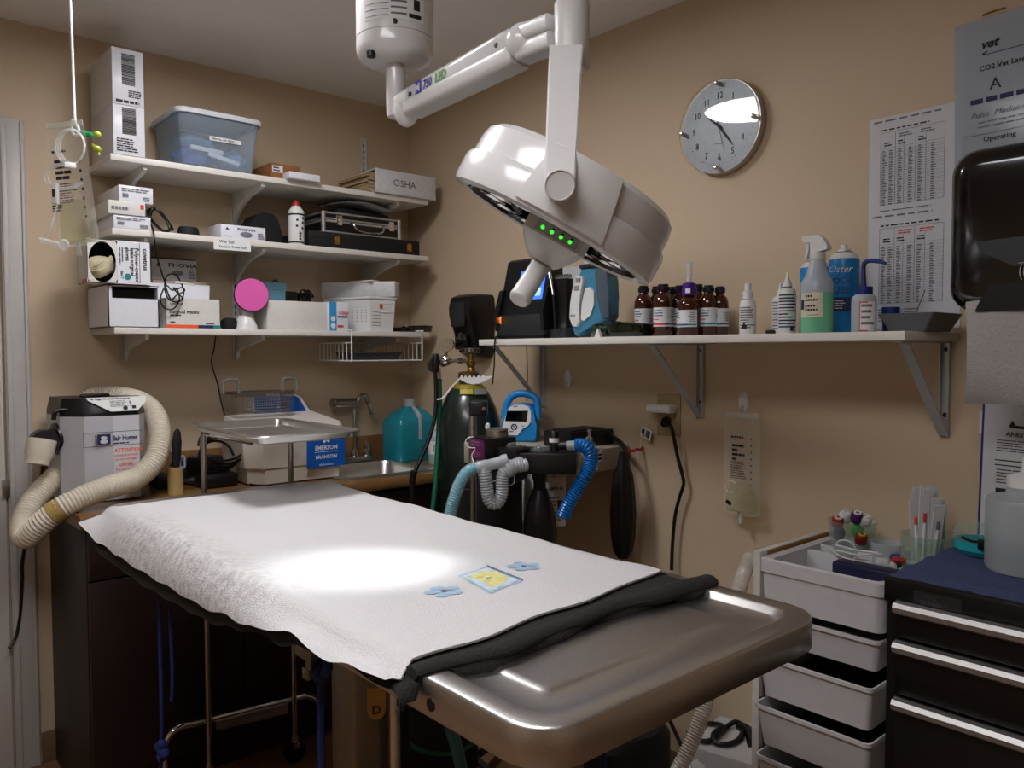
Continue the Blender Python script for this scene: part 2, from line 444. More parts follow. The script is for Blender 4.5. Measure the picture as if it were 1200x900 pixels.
def crumple(cx, cy, z0, sx, sy, sz, seed, m):
    r = random.Random(seed); bb_ = MB(m); rows = []
    for i in range(9):
        v = i / 8; a = -math.pi / 2 + math.pi * v
        rows.append([V((cx + math.cos(a) * math.cos(q) * sx * (1 + r.uniform(-.12, .12)), cy + math.cos(a) * math.sin(q) * sy * (1 + r.uniform(-.12, .12)), z0 + sz * (.5 + .5 * math.sin(a)) * (1 + (r.uniform(-.1, .1) if 0 < i < 8 else 0)))) for q in [2 * math.pi * k / 14 for k in range(14)]])
    bb_.grid(rows, closeu=True); return bb_
xm = (x0 + x1) / 2; W = x1 - x0
crumple(x0 + W * .3, yf + .10, zb + .005, W * .24, .06, .07, 1, SCRUB[0]).solo('surgical_wrap', 'dark blue wrap lying lowest in the clear bin', 'wrap', 'wraps in the clear bin', sharp=20)
crumple(x0 + W * .36, yf + .16, zb + .078, W * .26, .07, .05, 2, SCRUB[1]).solo('surgical_wrap', 'pale blue wrap on the pile in the clear bin', 'wrap', 'wraps in the clear bin', sharp=20)
crumple(x0 + W * .76, yf + .11, zb + .005, W * .17, .06, .085, 3, SCRUB[1]).solo('surgical_wrap', 'pale blue wrap at the right end of the clear bin', 'wrap', 'wraps in the clear bin', sharp=20)
for k, (u, z, rt, lb) in enumerate(((.35, .05, -.12, 'white packet behind the label of the clear bin'), (.55, .028, -.5, 'white packet tilted low in the clear bin'))):
    b = MB(PAPER); b.box((x0 + W * u, yf + .026, zb + z + .01), (.11, .012, .016), Matrix.Rotation(-rt * .4, 3, 'Y'), .003); b.solo('paper_packet', lb, 'packet', 'packets in the clear bin')
# brown box, white flat box, binder
o, f, w, h = carton('card_box', 'brown cardboard box with a white sticker on the top shelf', 'box', 317, 352, 193, zt, -.255, .2, KRAFT)
b = MB(PAPER); b.plate(f @ Matrix.Translation((w * .06, h * .45, 0)), w * .34, h * .4); b.use(INK).ink(f @ Matrix.Translation((w * .06, h * .45, 0)), .003, .002, w * .3, h * .36, 2); b.build('sticker', o)
carton('flat_box', 'flat white box overhanging the top shelf beside the brown box', 'box', 339, 375, 203, zt, -.315, .055, CARD)
yf = -.30
x0 = PY(440, 210, yf).x; x1 = PY(510.7, 222, yf).x; z0 = zt; z1 = PY(475, 202.5, yf).z
t = thing('ring_binder', 'thick white ring binder lying with its marked spine outward on the top shelf', 'binder', ((x0 + x1) / 2, -.15, z0))
BIND = mat('white binder cover', '#c6c8c8', .5)
b = MB(BIND); b.bb((x0, yf, z0 + .0005), (x1, yf + .004, z1), .001); b.bb((x0, yf + .003, z0), (x1, -.03, z0 + .004), .001)
b.box(((x0 + x1) / 2, (yf - .03) / 2, z1 - .006), (x1 - x0, -.03 - yf, .004), Matrix.Rotation(-.03, 3, 'X')); b.build('cover', t)
b = MB(mat('aged page edges', '#b39c78', .85, var=.25, scale=200))
for i in range(14):
    z = z0 + .005 + i * (z1 - z0 - .016) / 14; b.bb((x0 - .012 + random.uniform(-.012, .006), yf + .02 + random.uniform(0, .01), z), (x1 - .02, -.04 + random.uniform(-.01, .01), z + (z1 - z0 - .02) / 14 * .8))
b.build('page_stack', t)
f = frS(x0, yf, z0); w = x1 - x0; h = z1 - z0
b = MB(mat('pencil grey', '#55575a', .6)); b.text('OSHA', f, w * .28, h * .36, h * .42, .0006, 0, 0, 1.05); b.build('spine_lettering', t)
# ---- middle shelf
zm = SZ['middle']; zz = zm
for k, (p0, p1, pt, lb, yf) in enumerate(((133, 176.5, 253, 'thin white carton, lowest of three stacked on the middle shelf', -.285), (126.7, 170, 236, 'thin white carton with a red mark, in the middle of three stacked', -.29), (139, 179, 218.5, 'thin white carton, topmost of three stacked under the top shelf', -.28))):
    o, f, w, h = carton('thin_carton', lb, 'box', p0, p1, pt, zz, yf, .24, CARD2 if k == 1 else CARD, 'thin cartons stacked on the middle shelf'); zz += h + .0012
    b = MB(GINK)
    if k == 1: b.ink(f, w * .08, h * .3, w * .75, h * .6, 1, .8, .08, .12); b.use(RINK).rect(f, w * .86, h * .5, w * .96, h * .85)
    else: b.bars(f, w * .1, h * .25, w * .28, h * .5, 12); b.ink(f, w * .08, h * .6, w * .9, h * .85, 2, seed=k); b.ink(f, w * .7, h * .1, w * .95, h * .4, 3, seed=k + 5)
    b.build('printed_front', o)
pts = [PY(x, y, -.22 - .02 * (i % 2)) for i, (x, y) in enumerate(((172, 269), (178, 245), (190, 252), (199, 268), (190, 270), (176, 256), (174, 246), (186, 247), (198, 262), (202, 269)))]
for p in pts: p.z = max(p.z, zm + .006)
b = MB(BLKR); b.tube(pts, .0045, 8, 8); b.tube([p + V((.012, .03, .004)) for p in pts[::-1]], .004, 8, 8)
b.tube([PY(176, 262, -.25) + V((0, 0, .005)), PY(180, 272, -.296), PY(181.5, 285, -.296), PY(184, 300, -.294), PY(189, 318, -.292), PY(195, 335, -.291)], .0028, 6, 6)
b.solo('coiled_cable', 'black coiled power cable on the middle shelf with its end hanging down', 'cord')
a, c, zt2 = span(210, 236, 266, -.22, zm)
b = MB(BLKM); b.lathe([(.5, 0), (.5, .012), (.46, .03), (.4, .036), (0.001, .037)], ((a + c) / 2, -.2, zm), n=24, sx=(c - a), sy=.06); b.bb((a, -.235, zm), (c + .02, -.17, zm + .008), .003)
b.solo('small_adapter', 'small black domed adapter lying flat on the middle shelf', 'adapter')
def phovia(label, p0, p1, pt, zb, yf, m, dep=.12, ztop=None):
    o, f, w, h = carton('dressing_box', label, 'box', p0, p1, pt, zb, yf, dep, m, 'dressing boxes')
    b = MB(INK); b.text('PHOVIA', f, w * .36, h * .62, h * .24, .0008, .02, 0, 1.5); b.prism([(.1, .6), (.13, .78), (.17, .66), (.2, .56), (.14, .62)], lambda u, v, q: f @ V((u * w, v * h, .0008 + q)), .0005)
    b.rect(f, 0, h * .95, w, h, .0002)
    b.use(GINK).ink(f, w * .08, h * .14, w * .3, h * .2, 1, .7); b.ink(f, w * .82, h * .1, w * .98, h * .55, 5, seed=8)
    b.lathe([(.14 * w, 0), (.13 * w, .0006)], f @ V((w * .56, h * .36, .0006)), (0, -1, 0), 20, sx=1, sy=.45); b.build('printed_front', o)
    return o, h
phovia('white dressing box with black lettering at the front of the middle shelf', 258.7, 311, 264, zm, -.27, CARD)
f = fr(PY(250.5, 292, -.289), PY(294, 295, -.289) - PY(250.5, 292, -.289), (0, 0, 1)); w = (PY(294, 295, -.289) - PY(250.5, 292, -.289)).length
b = MB(PAPER); b.plate(f, w, .042, .0006); o = b.solo('paper_note', 'handwritten white paper note taped to the front edge of the middle shelf', 'note')
b = MB(INK); b.text('Wet Tub', f, w * .14, .0235, .014, .0009, .01, .25); b.text('Towel in Tower out!', f, w * .12, .0075, .0115, .0009, .01, .25); b.build('handwriting', o)
xa, xb = PY(291, 270, -.16).x, PY(331, 270, -.16).x; zt3 = PY(312, 249, -.16).z; hh = zt3 - zm; W = xb - xa
b = MB(BLKM); pl = [(0, 0), (W, 0), (W * .97, hh * .5), (W * .86, hh * .86), (W * .7, hh * .98), (W * .45, hh), (W * .25, hh * .9), (W * .08, hh * .62), (0, hh * .3)]
b.prism(pl, lambda u, v, q: V((xa + u, -.16 + q, zm + v)), .1); b.solo('zip_pouch', 'black rounded pouch standing behind the white dressing box', 'pouch')
# spray can
cx = PY(347.5, 280, -.24).x; r = (PY(356, 270, -.24).x - PY(339, 270, -.24).x) / 2; zc = PY(347, 235, -.24).z; hh = zc - zm
t = thing('spray_can', 'white spray can with a red cap on the middle shelf', 'can', (cx, -.24, zm))
b = MB(WPL); b.lathe([(r * .95, 0), (r, .003), (r, hh * .74), (r * .97, hh * .76), (r * .6, hh * .85), (r * .55, hh * .87)], (cx, -.24, zm), n=28); b.build('body', t)
b = MB(RED); b.lathe([(r * .52, 0), (r * .5, hh * .06), (r * .3, hh * .13), (.001, hh * .135)], (cx, -.24, zm + hh * .865), n=20); b.build('cap', t)
b = MB(INK)
for z, q in ((.05, .03), (.66, .035)): b.lathe([(r + .0004, hh * z), (r + .0008, hh * z), (r + .0008, hh * (z + q)), (r + .0004, hh * (z + q))], (cx, -.24, zm), n=28, cap=False)
for ang, z in ((-1.9, .55), (-1.15, .5), (-1.95, .42), (-1.2, .38), (-1.55, .2), (-1.55, .14), (-1.55, .26), (-1.1, .6)):
    b.box((cx + math.cos(ang) * r, -.24 + math.sin(ang) * r, zm + hh * z), (.008, .002, hh * .045), ang + math.pi / 2)
b.build('printing', t)
# cases
x0, x1 = PY(362, 280, -.27).x, PY(492, 290, -.27).x; z1 = PY(425, 276, -.27).z
t = thing('instrument_case', 'black case with two gold latches under the silver case', 'case', ((x0 + x1) / 2, -.15, zm))
b = MB(BLKM); b.bb((x0, -.27, zm), (x1, -.03, z1), .004); b.bb((x0 - .001, -.271, zm + (z1 - zm) * .6), (x1 + .001, -.029, zm + (z1 - zm) * .64)); b.build('shell', t)
for px in (394.5, 479):
    xx = PY(px, 280, -.27).x; b = MB(GOLD); b.bb((xx - .012, -.275, zm + .014), (xx + .012, -.27, zm + .042), .0015); b.bb((xx - .008, -.278, zm + .022), (xx + .008, -.274, zm + .045), .001); b.build('latch', t)
x0, x1 = PY(378, 258, -.25).x, PY(470, 268, -.25).x; zb = z1 + .001; z1 = PY(424, 252.5, -.25).z
t = thing('aluminium_case', 'silver-edged black carrying case with a handle on the middle shelf', 'case', ((x0 + x1) / 2, -.14, zb))
b = MB(BLK); b.bb((x0 + .004, -.246, zb + .002), (x1 - .004, -.034, z1 - .002), .003); b.build('shell', t)
b = MB(ALU); hh = z1 - zb
for z0_, z1_ in ((0, .008), (hh * .5, hh * .62), (hh * .64, hh * .72), (hh - .008, hh)): b.bb((x0, -.25, zb + z0_), (x1, -.03, zb + z1_), .002)
for x in (x0, x1):
    for y in (-.25, -.03): b.cyl((x + (.006 if x == x0 else -.006), y + (.006 if y < -.1 else -.006), zb), (x + (.006 if x == x0 else -.006), y + (.006 if y < -.1 else -.006), z1), .0085)
b.build('edge_trim', t)
for px in (397, 458):
    xx = PY(px, 262, -.25).x; b = MB(CHROME); b.bb((xx - .012, -.257, zb + hh * .38), (xx + .012, -.25, zb + hh * .86), .002); b.cyl((xx, -.258, zb + hh * .6), (xx, -.262, zb + hh * .6), .005); b.build('latch', t)
ha, hc = PY(411, 263, -.256).x, PY(449, 268, -.256).x
b = MB(CHROME); b.tube([(ha, -.254, zb + hh * .55), (ha + .004, -.268, zb + hh * .5), (ha + .02, -.275, zb + hh * .2), ((ha + hc) / 2, -.277, zb + hh * .1), (hc - .02, -.275, zb + hh * .2), (hc - .004, -.268, zb + hh * .5), (hc, -.254, zb + hh * .55)], .004, 8, 6); b.build('handle', t)
xa, xb = PY(383, 245, -.2).x, PY(455, 255, -.2).x
b = MB(BLKM); b.box(((xa + xb) / 2 + .02, -.13, z1 + .014), (xb - xa - .02, .14, .026), .12, .01); b.solo('flat_pouch', 'flat black pouch lying on the silver case', 'pouch')
b = MB(GPAPER); rows = []
for i in range(9):
    u = i / 8; rows.append([V((xa + (xb - xa) * u, -.235 + .18 * v, z1 + .034 + .022 * math.sin(math.pi * u) + .004 * v + .0)) for v in (0, .5, 1)])
b.grid(rows); rows2 = [[p + V((0, 0, .0015)) for p in r] for r in rows]; b.grid(rows2); b.solo('bent_folder', 'bowed grey folder lying over the black pouch under the top shelf', 'folder')
# ---- bottom shelf
zl = SZ['bottom']; YF1 = -.283
x0, x1, z1 = span(126.2, 185.6, 334, YF1, zl)
t = thing('open_carton', 'white carton with a slot opening under the surgical glove box', 'box', ((x0 + x1) / 2, YF1 + .12, zl)); h = z1 - zl
b = MB(CARD); tt = .003
b.bb((x0, YF1, zl), (x0 + tt, YF1 + .24, z1)); b.bb((x1 - tt, YF1, zl), (x1, YF1 + .24, z1)); b.bb((x0, YF1 + .237, zl), (x1, YF1 + .24, z1)); b.bb((x0, YF1, zl), (x1, YF1 + .24, zl + tt)); b.bb((x0, YF1, z1 - tt), (x1, YF1 + .24, z1))
b.bb((x0, YF1, zl), (x1, YF1 + tt, zl + h * .68)); b.bb((x0, YF1, zl + h * .68), (x0 + .012, YF1 + tt, z1)); b.bb((x0, YF1, z1 - .006), (x1, YF1 + tt, z1)); b.build('carton_body', t)
b = MB(mat('carton inside shade', '#1a1513', .9)); b.bb((x0 + tt, YF1 + .03, zl + tt), (x1 - tt, YF1 + .236, z1 - .012)); b.build('inner_shade_block', t)  # near-black filler paints the shade seen through the slot
# glove box
zb = z1 + .001; yg = -.30
x0, x1 = PY(102, 310, yg).x, PY(175.8, 310, yg).x; z1 = PY(154, 283, yg).z; h = z1 - zb; w = x1 - x0
f = frS(x0, yg, zb)
t = thing('glove_box', 'surgical glove carton with gloves spilling from its oval opening', 'box', ((x0 + x1) / 2, yg + .05, zb))
b = MB(CARD2); tt = .002; dp = .115
b.bb((x0, yg, zb), (x0 + tt, yg + dp, z1)); b.bb((x1 - tt, yg, zb), (x1, yg + dp, z1)); b.bb((x0, yg, zb), (x1, yg + dp, zb + tt)); b.bb((x0, yg, z1 - tt), (x1, yg + dp, z1)); b.bb((x0, yg + dp - tt, zb), (x1, yg + dp, z1))
ov = [(w * .235 + w * .215 * math.cos(a), h * .48 + h * .47 * math.sin(a)) for a in [2 * math.pi * k / 28 for k in range(28)]]
def sq(a): # matching point on the border of the left panel
    c, s_ = math.cos(a), math.sin(a); k = 1 / max(abs(c), abs(s_)); return (w * .235 + w * .235 * c * k, h * .5 + h * .5 * s_ * k)
rows = [[f @ V((*p, 0)) for p in ov], [f @ V((*sq(2 * math.pi * k / 28), 0)) for k in range(28)]]
b.use(CARD2); b.grid(rows, closeu=True); b.use(CARD); b.plate(f @ Matrix.Translation((w * .47, 0, 0)), w * .53, h, .0008, -.0004); b.build('carton_body', t)
g = f @ Matrix.Translation((w * .99, h * .99, 0)) @ Matrix.Rotation(-math.pi / 2, 4, 'Z')   # print runs down the box
b = MB(INK); b.text('covetrus', g, h * .14, -w * .10, h * .145, .0012, .02); b.rect(g, h * .02, -w * .165, h * .95, -w * .158)
for k, s_ in enumerate(('Polymer-coated', 'latex surgical', 'gloves')): b.text(s_, g, h * .14, -w * (.235 + .075 * k), h * .125, .0012, .02)
b.use(GINK).ink(g, h * .14, -w * .5, h * .62, -w * .42, 2); b.use(INK).text('Size 7', g, h * .68, -w * .47, h * .08, .0012, .01)
b.use(TINK).lathe([(h * .075, 0), (h * .075, .0008)], g @ V((h * .82, -w * .36, .001)), (0, -1, 0), 24); b.build('printing', t)
b = MB(mat('glove latex', '#bdb294', .55, var=.12))
for k in range(5):
    pp = [f @ V((w * (.1 + .015 * k), h * (.22 + .04 * k), -.03)), f @ V((w * (.17 + .01 * k), h * (.2 + .045 * k), -.002)), f @ V((w * (.3 + .02 * k), h * (.28 + .07 * k), -.004)), f @ V((w * (.4), h * (.35 + .06 * k), -.025))]
    b.tube(pp, .016 - .0015 * k, 10, 6, flat=.35)
b.sphere(f @ V((w * .26, h * .42, -.035)), .03, (1.5, .7, 1)); b.build('gloves', t)
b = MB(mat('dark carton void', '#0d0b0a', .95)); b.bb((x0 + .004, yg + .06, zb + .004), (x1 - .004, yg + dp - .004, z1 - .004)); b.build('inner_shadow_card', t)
b = MB(OINK); b.rect(fr((x0, yg + dp, zb), (0, -1, 0), (0, 0, 1)), dp * .5, .001, dp - .001, .012, .0006); b.build('orange_stripe', t)
# boxes behind the mask box
o, f, w, h = carton('low_carton', 'low beige carton under the grey dressing box at the back of the bottom shelf', 'box', 179, 242, 329.5, zl, -.14, .12, mat('beige carton', '#b9a597', .7))
phovia('grey dressing box lying on the low beige carton', 177.5, 230, 303, zl + h + .001, -.135, GCARD, .1)
# mask box
yf = -.272
x0, x1 = PY(194.4, 365, yf).x, PY(258, 365, yf).x; z1 = PY(226, 350, yf).z; w = x1 - x0; h = z1 - zl; dp = .1
t = thing('mask_box', 'open surgical mask box with an orange and navy stripe', 'box', ((x0 + x1) / 2, yf + dp / 2, zl))
b = MB(CARD2); tt = .002
b.bb((x0, yf, zl), (x1, yf + tt, z1)); b.bb((x0, yf + dp - tt, zl), (x1, yf + dp, z1)); b.bb((x0, yf, zl), (x0 + tt, yf + dp, z1)); b.bb((x1 - tt, yf, zl), (x1, yf + dp, z1)); b.bb((x0, yf, zl), (x1, yf + dp, zl + tt)); b.build('carton_body', t)
zu = PY(222, 333, yf + dp).z
b = MB(CARD); b.prism([(0, 0), (w, 0), (w * 1.06, 1), (-.02, 1)], lambda u, v, q: V((x0 + u, yf + dp + v * .02 + q, z1 + v * (zu - z1))), .002); b.build('lid_flap', t)
f = frS(x0, yf, zl); b = MB(INK); b.text('surgical masks', f, w * .06, h * .5, h * .17, .0008, .015, 0, 1.0); b.text('covetrus', f, w * .07, h * .78, h * .12, .0008, .01); b.ink(f, w * .07, h * .4, w * .35, h * .46, 1, .7); b.ink(f, w * .07, h * .18, w * .2, h * .23, 1, .8); b.ink(f, w * .72, h * .15, w * .95, h * .2, 1, .8)
b.use(OINK).rect(f, 0, .001, w * .58, h * .12); b.use(BINK).rect(f, w * .58, .001, w * .86, h * .12); b.use(TINK).rect(f, w * .86, .001, w, h * .12); b.build('printing', t)
# black coil of cable in front of it
b = MB(BLKR); yy = -.291
coil = [(193, 333), (201, 352), (212, 352), (215, 340), (207, 323), (196, 323), (193, 338), (199, 352), (207, 346), (216, 341), (213, 337), (202, 340), (196, 335), (191, 340), (188, 352), (193, 361), (203, 362), (210, 352), (208, 340), (203, 338), (215, 350)]
b.tube([PY(x, y, yy - .004 * (i % 3)) for i, (x, y) in enumerate(coil)], .0026, 6, 8)
b.solo('tangled_cable', 'thin black tangled cable hanging in front of the surgical mask box', 'cable')
b = MB(WPL); p = PY(209, 331, -.296); b.box(p, (.024, .008, .008), 0, .003); b.tube([p + V((.012, 0, 0)), p + V((.026, 0, -.003)), p + V((.05, 0, -.006))], .0025, 6, 4); b.solo('white_clip', 'small white clip on the tangled black cable', 'clip')
b = MB(BLKM); p = PY(266, 383, -.2); b.lathe([(.024, 0), (.03, .01), (.028, .03), (.018, .04), (.001, .042)], (p.x, -.22, zl), n=18); b.solo('black_adapter', 'black rounded adapter between the mask box and the round pink pad', 'adapter')
# device with a round pink pad
yq = -.235; pc = PY(294.7, 345.7, yq - .035); rr_ = 18 * 3.0 / 937
t = thing('pad_device', 'white tabletop device with a round pink pad', 'device', (pc.x, yq, zl))
b = MB(PINK); n_ = V((-.28, -.95, .05)).normalized(); b.lathe([(rr_ * .97, 0), (rr_, .004), (rr_ * .985, .009), (.001, .011)], pc, n_, 40); b.build('pink_pad', t)
b = MB(mat('plum rim', '#2a1c48', .4)); b.lathe([(rr_ * .98, -.016), (rr_ * 1.03, -.012), (rr_ * 1.03, -.002), (rr_ * .98, 0)], pc, n_, 40); b.build('rim', t)
b = MB(GREY); b.lathe([(rr_ * .6, -.06), (rr_ * .85, -.045), (rr_ * .97, -.016)], pc, n_, 40); b.build('housing', t)
b = MB(WPL); b.lathe([(.04, 0), (.04, .012), (.033, .03), (.026, .05)], (pc.x - .006, yq + .005, zl), n=28); b.bb((pc.x - .022, yq - .012, zl + .04), (pc.x + .012, yq + .02, pc.z - rr_ * .3), .004); b.build('base', t)
# blue tub and chargers, long box
xa, xb = PY(308, 340, -.12).x, PY(335, 340, -.12).x; za = PY(320, 331, -.12).z
LTUB = film('pale blue tub', '#7fb2c8', .6, .2, 'bfe6f2')
b = MB(LTUB); b.lathe([(.9, 0), (1, (za - zl) * .85), (1.06, (za - zl) * .86), (1.06, za - zl), (.001, za - zl + .002)], ((xa + xb) / 2, -.085, zl), n=4, sx=(xb - xa) * .68, sy=.05, spin=math.pi / 4); b.solo('plastic_tub', 'pale blue lidded plastic tub behind the long white carton', 'tub')
yl = -.262
o, f, w, h = carton('long_carton', 'long plain white carton on the bottom shelf', 'box', 313, 383.3, 353, zl, yl, .115, CARD2)
zc = zl + h
for k, (p0, p1, pt, lb) in enumerate(((334, 349, 341, 'black charger block behind the long white carton, left of the pair'), (353, 372, 339.5, 'black coiled charger behind the long white carton, right of the pair'))):
    xa, xb = PY(p0, 350, -.11).x, PY(p1, 350, -.11).x; za = PY(p0, pt, -.11).z
    b = MB(BLK)
    if k == 0: b.bb((xa, -.11, zl), (xb, -.06, za), .005); b.tube([(xb, -.1, za - .02), (xa - .01, -.1, za - .012), (xa - .028, -.1, za + .04), (xa - .05, -.1, za + .028)], .0028, 6, 6)
    else:
        b.bb((xa, -.1, zl), (xb - .02, -.06, za - .01), .005)
        for q in range(3): b.tube([(xa + .012 + .012 * math.cos(a + q) + .014 * q, -.105 - .003 * q, za - .014 + .014 * math.sin(a)) for a in [k2 * .5 for k2 in range(14)]], .003, 6, 3)
    b.solo('charger', lb, 'charger', 'black chargers on the bottom shelf')
o, f, w, h = carton('medicine_carton', 'small white carton with a blue stripe and red lettering', 'box', 383.8, 408, 354, zl, yl - .004, .1, CARD)
b = MB(mat('stripe blue', '#2f8fc8', .5)); b.rect(f, w * .08, 0, w * .42, h); b.use(PAPER)
for z in (.12, .36): b.lathe([(h * .09, 0), (h * .09, .0005)], f @ V((w * .25, h * (z + .06), .0014)), (0, -1, 0), 18, sx=1)
b.use(RINK).text('Oasp', f, w * .5, h * .58, h * .19, .0014, .01, .3); b.rect(f, w * .46, h * .12, w * .75, h * .2); b.use(BINK).rect(f, w * .46, h * .47, w * .96, h * .52); b.build('printing', o)
# perforated basket (rotated) with a flat box on it
pF = PY(433.5, 388, -.262); pR = PY(463, 389, -.27); ang = -.05
wB = (pR - pF).length; x0 = pF.x; x1 = pR.x; zB = PY(450, 348, -.265).z; hB = zB - zl
t = thing('perforated_basket', 'white perforated plastic basket at the end of the bottom shelf', 'basket', ((x0 + x1) / 2 - .03, -.16, zl))
b = MB(WPL); skew = -.075
def loop(z, g): # tapered, leaning a little to the left towards the wall
    return [V((x0 - g + skew * v_ + (x1 - x0 + 2 * g) * u_, -.265 - g + (.225 + 2 * g) * v_, z)) for u_, v_ in ((0, 0), (.33, 0), (.67, 0), (1, 0), (1, .33), (1, .67), (1, 1), (.67, 1), (.33, 1), (0, 1), (0, .67), (0, .33))]
rows = [loop(zl + .001, -.004), loop(zl + hB * .5, 0), loop(zB - .008, .003), loop(zB - .008, .008), loop(zB, .008), loop(zB, .002), loop(zl + .006, -.007)]
vr = b.grid(rows, closeu=True); b.bm.faces.new(vr[-1]); b.build('tub', t)
b = MB(INK)
for i in range(7):
    for j in range(7):
        z = zl + hB * (.18 + .095 * j)
        g = .0012
        if i < 3 or True: b.lathe([(.0017, 0), (.0017, .0006)], V((x0 + (x1 - x0) * (.12 + .05 * i), -.2662 + .003 * (1 - (z - zl) / hB), z)), (0, -1, 0), 8)
    for j in range(9):
        v_ = .08 + .1 * j; z = zl + hB * (.3 + .08 * i)
        b.lathe([(.0017, 0), (.0017, .0006)], V((x0 + skew * v_ - .0012, -.265 + .225 * v_, z)), V((-1, -.33, 0)), 8)
b.build('perforations', t)
f = frS(x0 + (x1 - x0) * .3, -.268, zl); b = MB(PAPER)
for z in (.55, .8): b.plate(f @ Matrix.Translation((.002, hB * z, .0005)), (x1 - x0) * .55, .008, .0006)
b.use(RINK).rect(f, .008, hB * .66, .022, hB * .78); b.build('label_strips', t)
fB = PY(462.6, 341, -.285); fR = PY(482, 341, -.285); dv = V((-.19, .25, .0)); L = dv.length; ang = math.atan2(dv.y, dv.x) - math.pi / 2
zz = zB + .002; wz = PY(470, 330, -.285).z - zz; uu = V((math.cos(ang), math.sin(ang), 0)); wv = .06
b = MB(mat('white tray card', '#c9cac9', .5)); cen = V((fB.x, -.285, zz)) + uu * wv / 2 + dv / 2 + V((0, 0, wz / 2)); b.box(cen, (wv, L, wz), ang, .002); o = b.solo('long_flat_box', 'long flat white box laid across the perforated basket', 'box')
b = MB(PAPER); b.box(cen + V((.005, -.02, wz / 2 + .003)), (.05, .12, .005), ang - .4, .001); b.solo('paper_pad', 'white paper pad on top of the long flat box', 'pad')
b = MB(BLKG); pa = PY(464, 386, -.25); pb = PY(505, 388, -.25)
b.box(((pa.x + pb.x) / 2 + .012, -.2, zl + .011), (pb.x - pa.x - .02, .12, .02), .15, .008); b.box((pb.x - .02, -.2, zl + .024), (.05, .1, .012), .25, .005)
for k in range(4): b.tube([(pa.x + .02 + .03 * k, -.255, zl + .014), (pa.x + .035 + .03 * k, -.258, zl + .022), (pa.x + .05 + .03 * k, -.25, zl + .015)], .004, 6, 4)
b.solo('folded_pouch', 'folded shiny black pouch at the right end of the bottom shelf', 'pouch')
# wire basket hung under the bottom shelf
xa, xb = PY(411.5, 400, -.3).x, PY(494, 400, -.3).x; zA = PY(411, 423, -.3).z; zr = zl - .045; yk = -.05
t = thing('wire_basket', 'white wire basket hung under the bottom shelf', 'basket', ((xa + xb) / 2, -.18, zA))
b = MB(WPL)
for x in (xa, xb):
    b.tube([(x, -.06, zl + .004), (x, -.29, zl + .004), (x, -.302, zl - .006), (x, -.303, zA + .01), (x, -.298, zA)], .0032, 8, 5)
b.build('hook_arm', t)
b = MB(WPL); r_ = .0026
b.tube([(xa, -.298, zA), (xb, -.298, zA), (xb, yk, zA), (xa, yk, zA), (xa, -.298, zA)], r_, 8, 1); b.tube([(xa, -.298, zr), (xa, yk, zr), (xb, yk, zr), (xb, -.298, zr)], r_, 8, 1)
for i in range(1, 9):
    y = -.298 + (.298 + yk) * i / 8
    for x in (xa, xb): b.tube([(x, y, zr), (x, y, zA)], .0016, 6, 1)
for i in range(1, 16):
    x = xa + (xb - xa) * i / 16; b.tube([(x, -.298, zA), (x, yk, zA), (x, yk, zr)], .0014, 6, 1)
b.build('wire_cage', t)
xc, xd = PY(413, 415, -.26).x, PY(472, 415, -.26).x
b = MB(mat('charcoal tray plastic', '#3a3d42', .45))
def rl(g, z): return rr(xc - g, xd + g, -.27 - g, -.11 + g, z, .02)
rows = [rl(-.012, zA + .004), rl(0, zA + .03), rl(.004, zA + .03), rl(.004, zA + .034), rl(-.002, zA + .034), rl(-.012, zA + .008)]
vr = b.grid(rows, closeu=True); b.bm.faces.new(vr[0]); b.bm.faces.new(vr[-1]); b.solo('plastic_tray', 'dark grey plastic tray inside the hanging wire basket', 'tray')
# ================================================================== counter along the back wall
CZ = .90
t = thing('base_cabinet', 'dark brown base cabinet under the brown worktop', 'cabinet', (-.745, -.25, 0))
b = MB(CAB); b.bb((-1.44, -.47, 0), (-1.422, -.004, .858), .001); b.bb((-.088, -.47, 0), (-.07, -.004, .858)); b.bb((-1.422, -.02, .1), (-.088, -.004, .858)); b.bb((-1.422, -.47, .1), (-.088, -.02, .118)); b.bb((-1.422, -.42, 0), (-.088, -.40, .1)); b.bb((-1.422, -.47, .835), (-.088, -.455, .858)); b.build('carcass', t)
for i, (x0, x1) in enumerate(((-1.437, -.985), (-.981, -.53), (-.526, -.073))):
    b = MB(CAB); b.bb((x0, -.489, .705), (x1, -.471, .85), .002); b.build('drawer_front', t)
    b = MB(CAB); b.bb((x0, -.489, .11), (x1, -.471, .7), .002); b.build('door', t)
WX0, WX1, WY = -1.462, -.03, -.51
sx0, sx1, sy0, sy1 = -.56, -.19, -.43, -.11
t = thing('worktop', 'brown laminate worktop with a rounded front edge and a sink', 'worktop', ((WX0 + WX1) / 2, -.25, .86))
b = MB(WOODC)
pf = [(WY, .862), (WY - .004, .87), (WY - .004, .892), (WY, .9), (WY + .008, CZ), (sy0, CZ), (sy0, .862)]
b.prism(pf, lambda u, v, w: V((WX0 + w, u, v)), WX1 - WX0)
b.bb((WX0, sy1, .862), (WX1, -.004, CZ)); b.bb((WX0, sy0, .862), (sx0, sy1, CZ)); b.bb((sx1, sy0, .862), (WX1, sy1, CZ)); b.build('counter_slab', t)
b = MB(WOODC); b.bb((WX0, -.02, CZ + .0005), (WX1, -.002, 1.005), .003); b.solo('backsplash', 'low brown laminate backsplash along the wall behind the sink', 'backsplash')
t = thing('sink', 'small stainless steel sink let into the brown worktop', 'sink', ((sx0 + sx1) / 2, (sy0 + sy1) / 2, CZ - .15))
b = MB(STEEL); g = .03
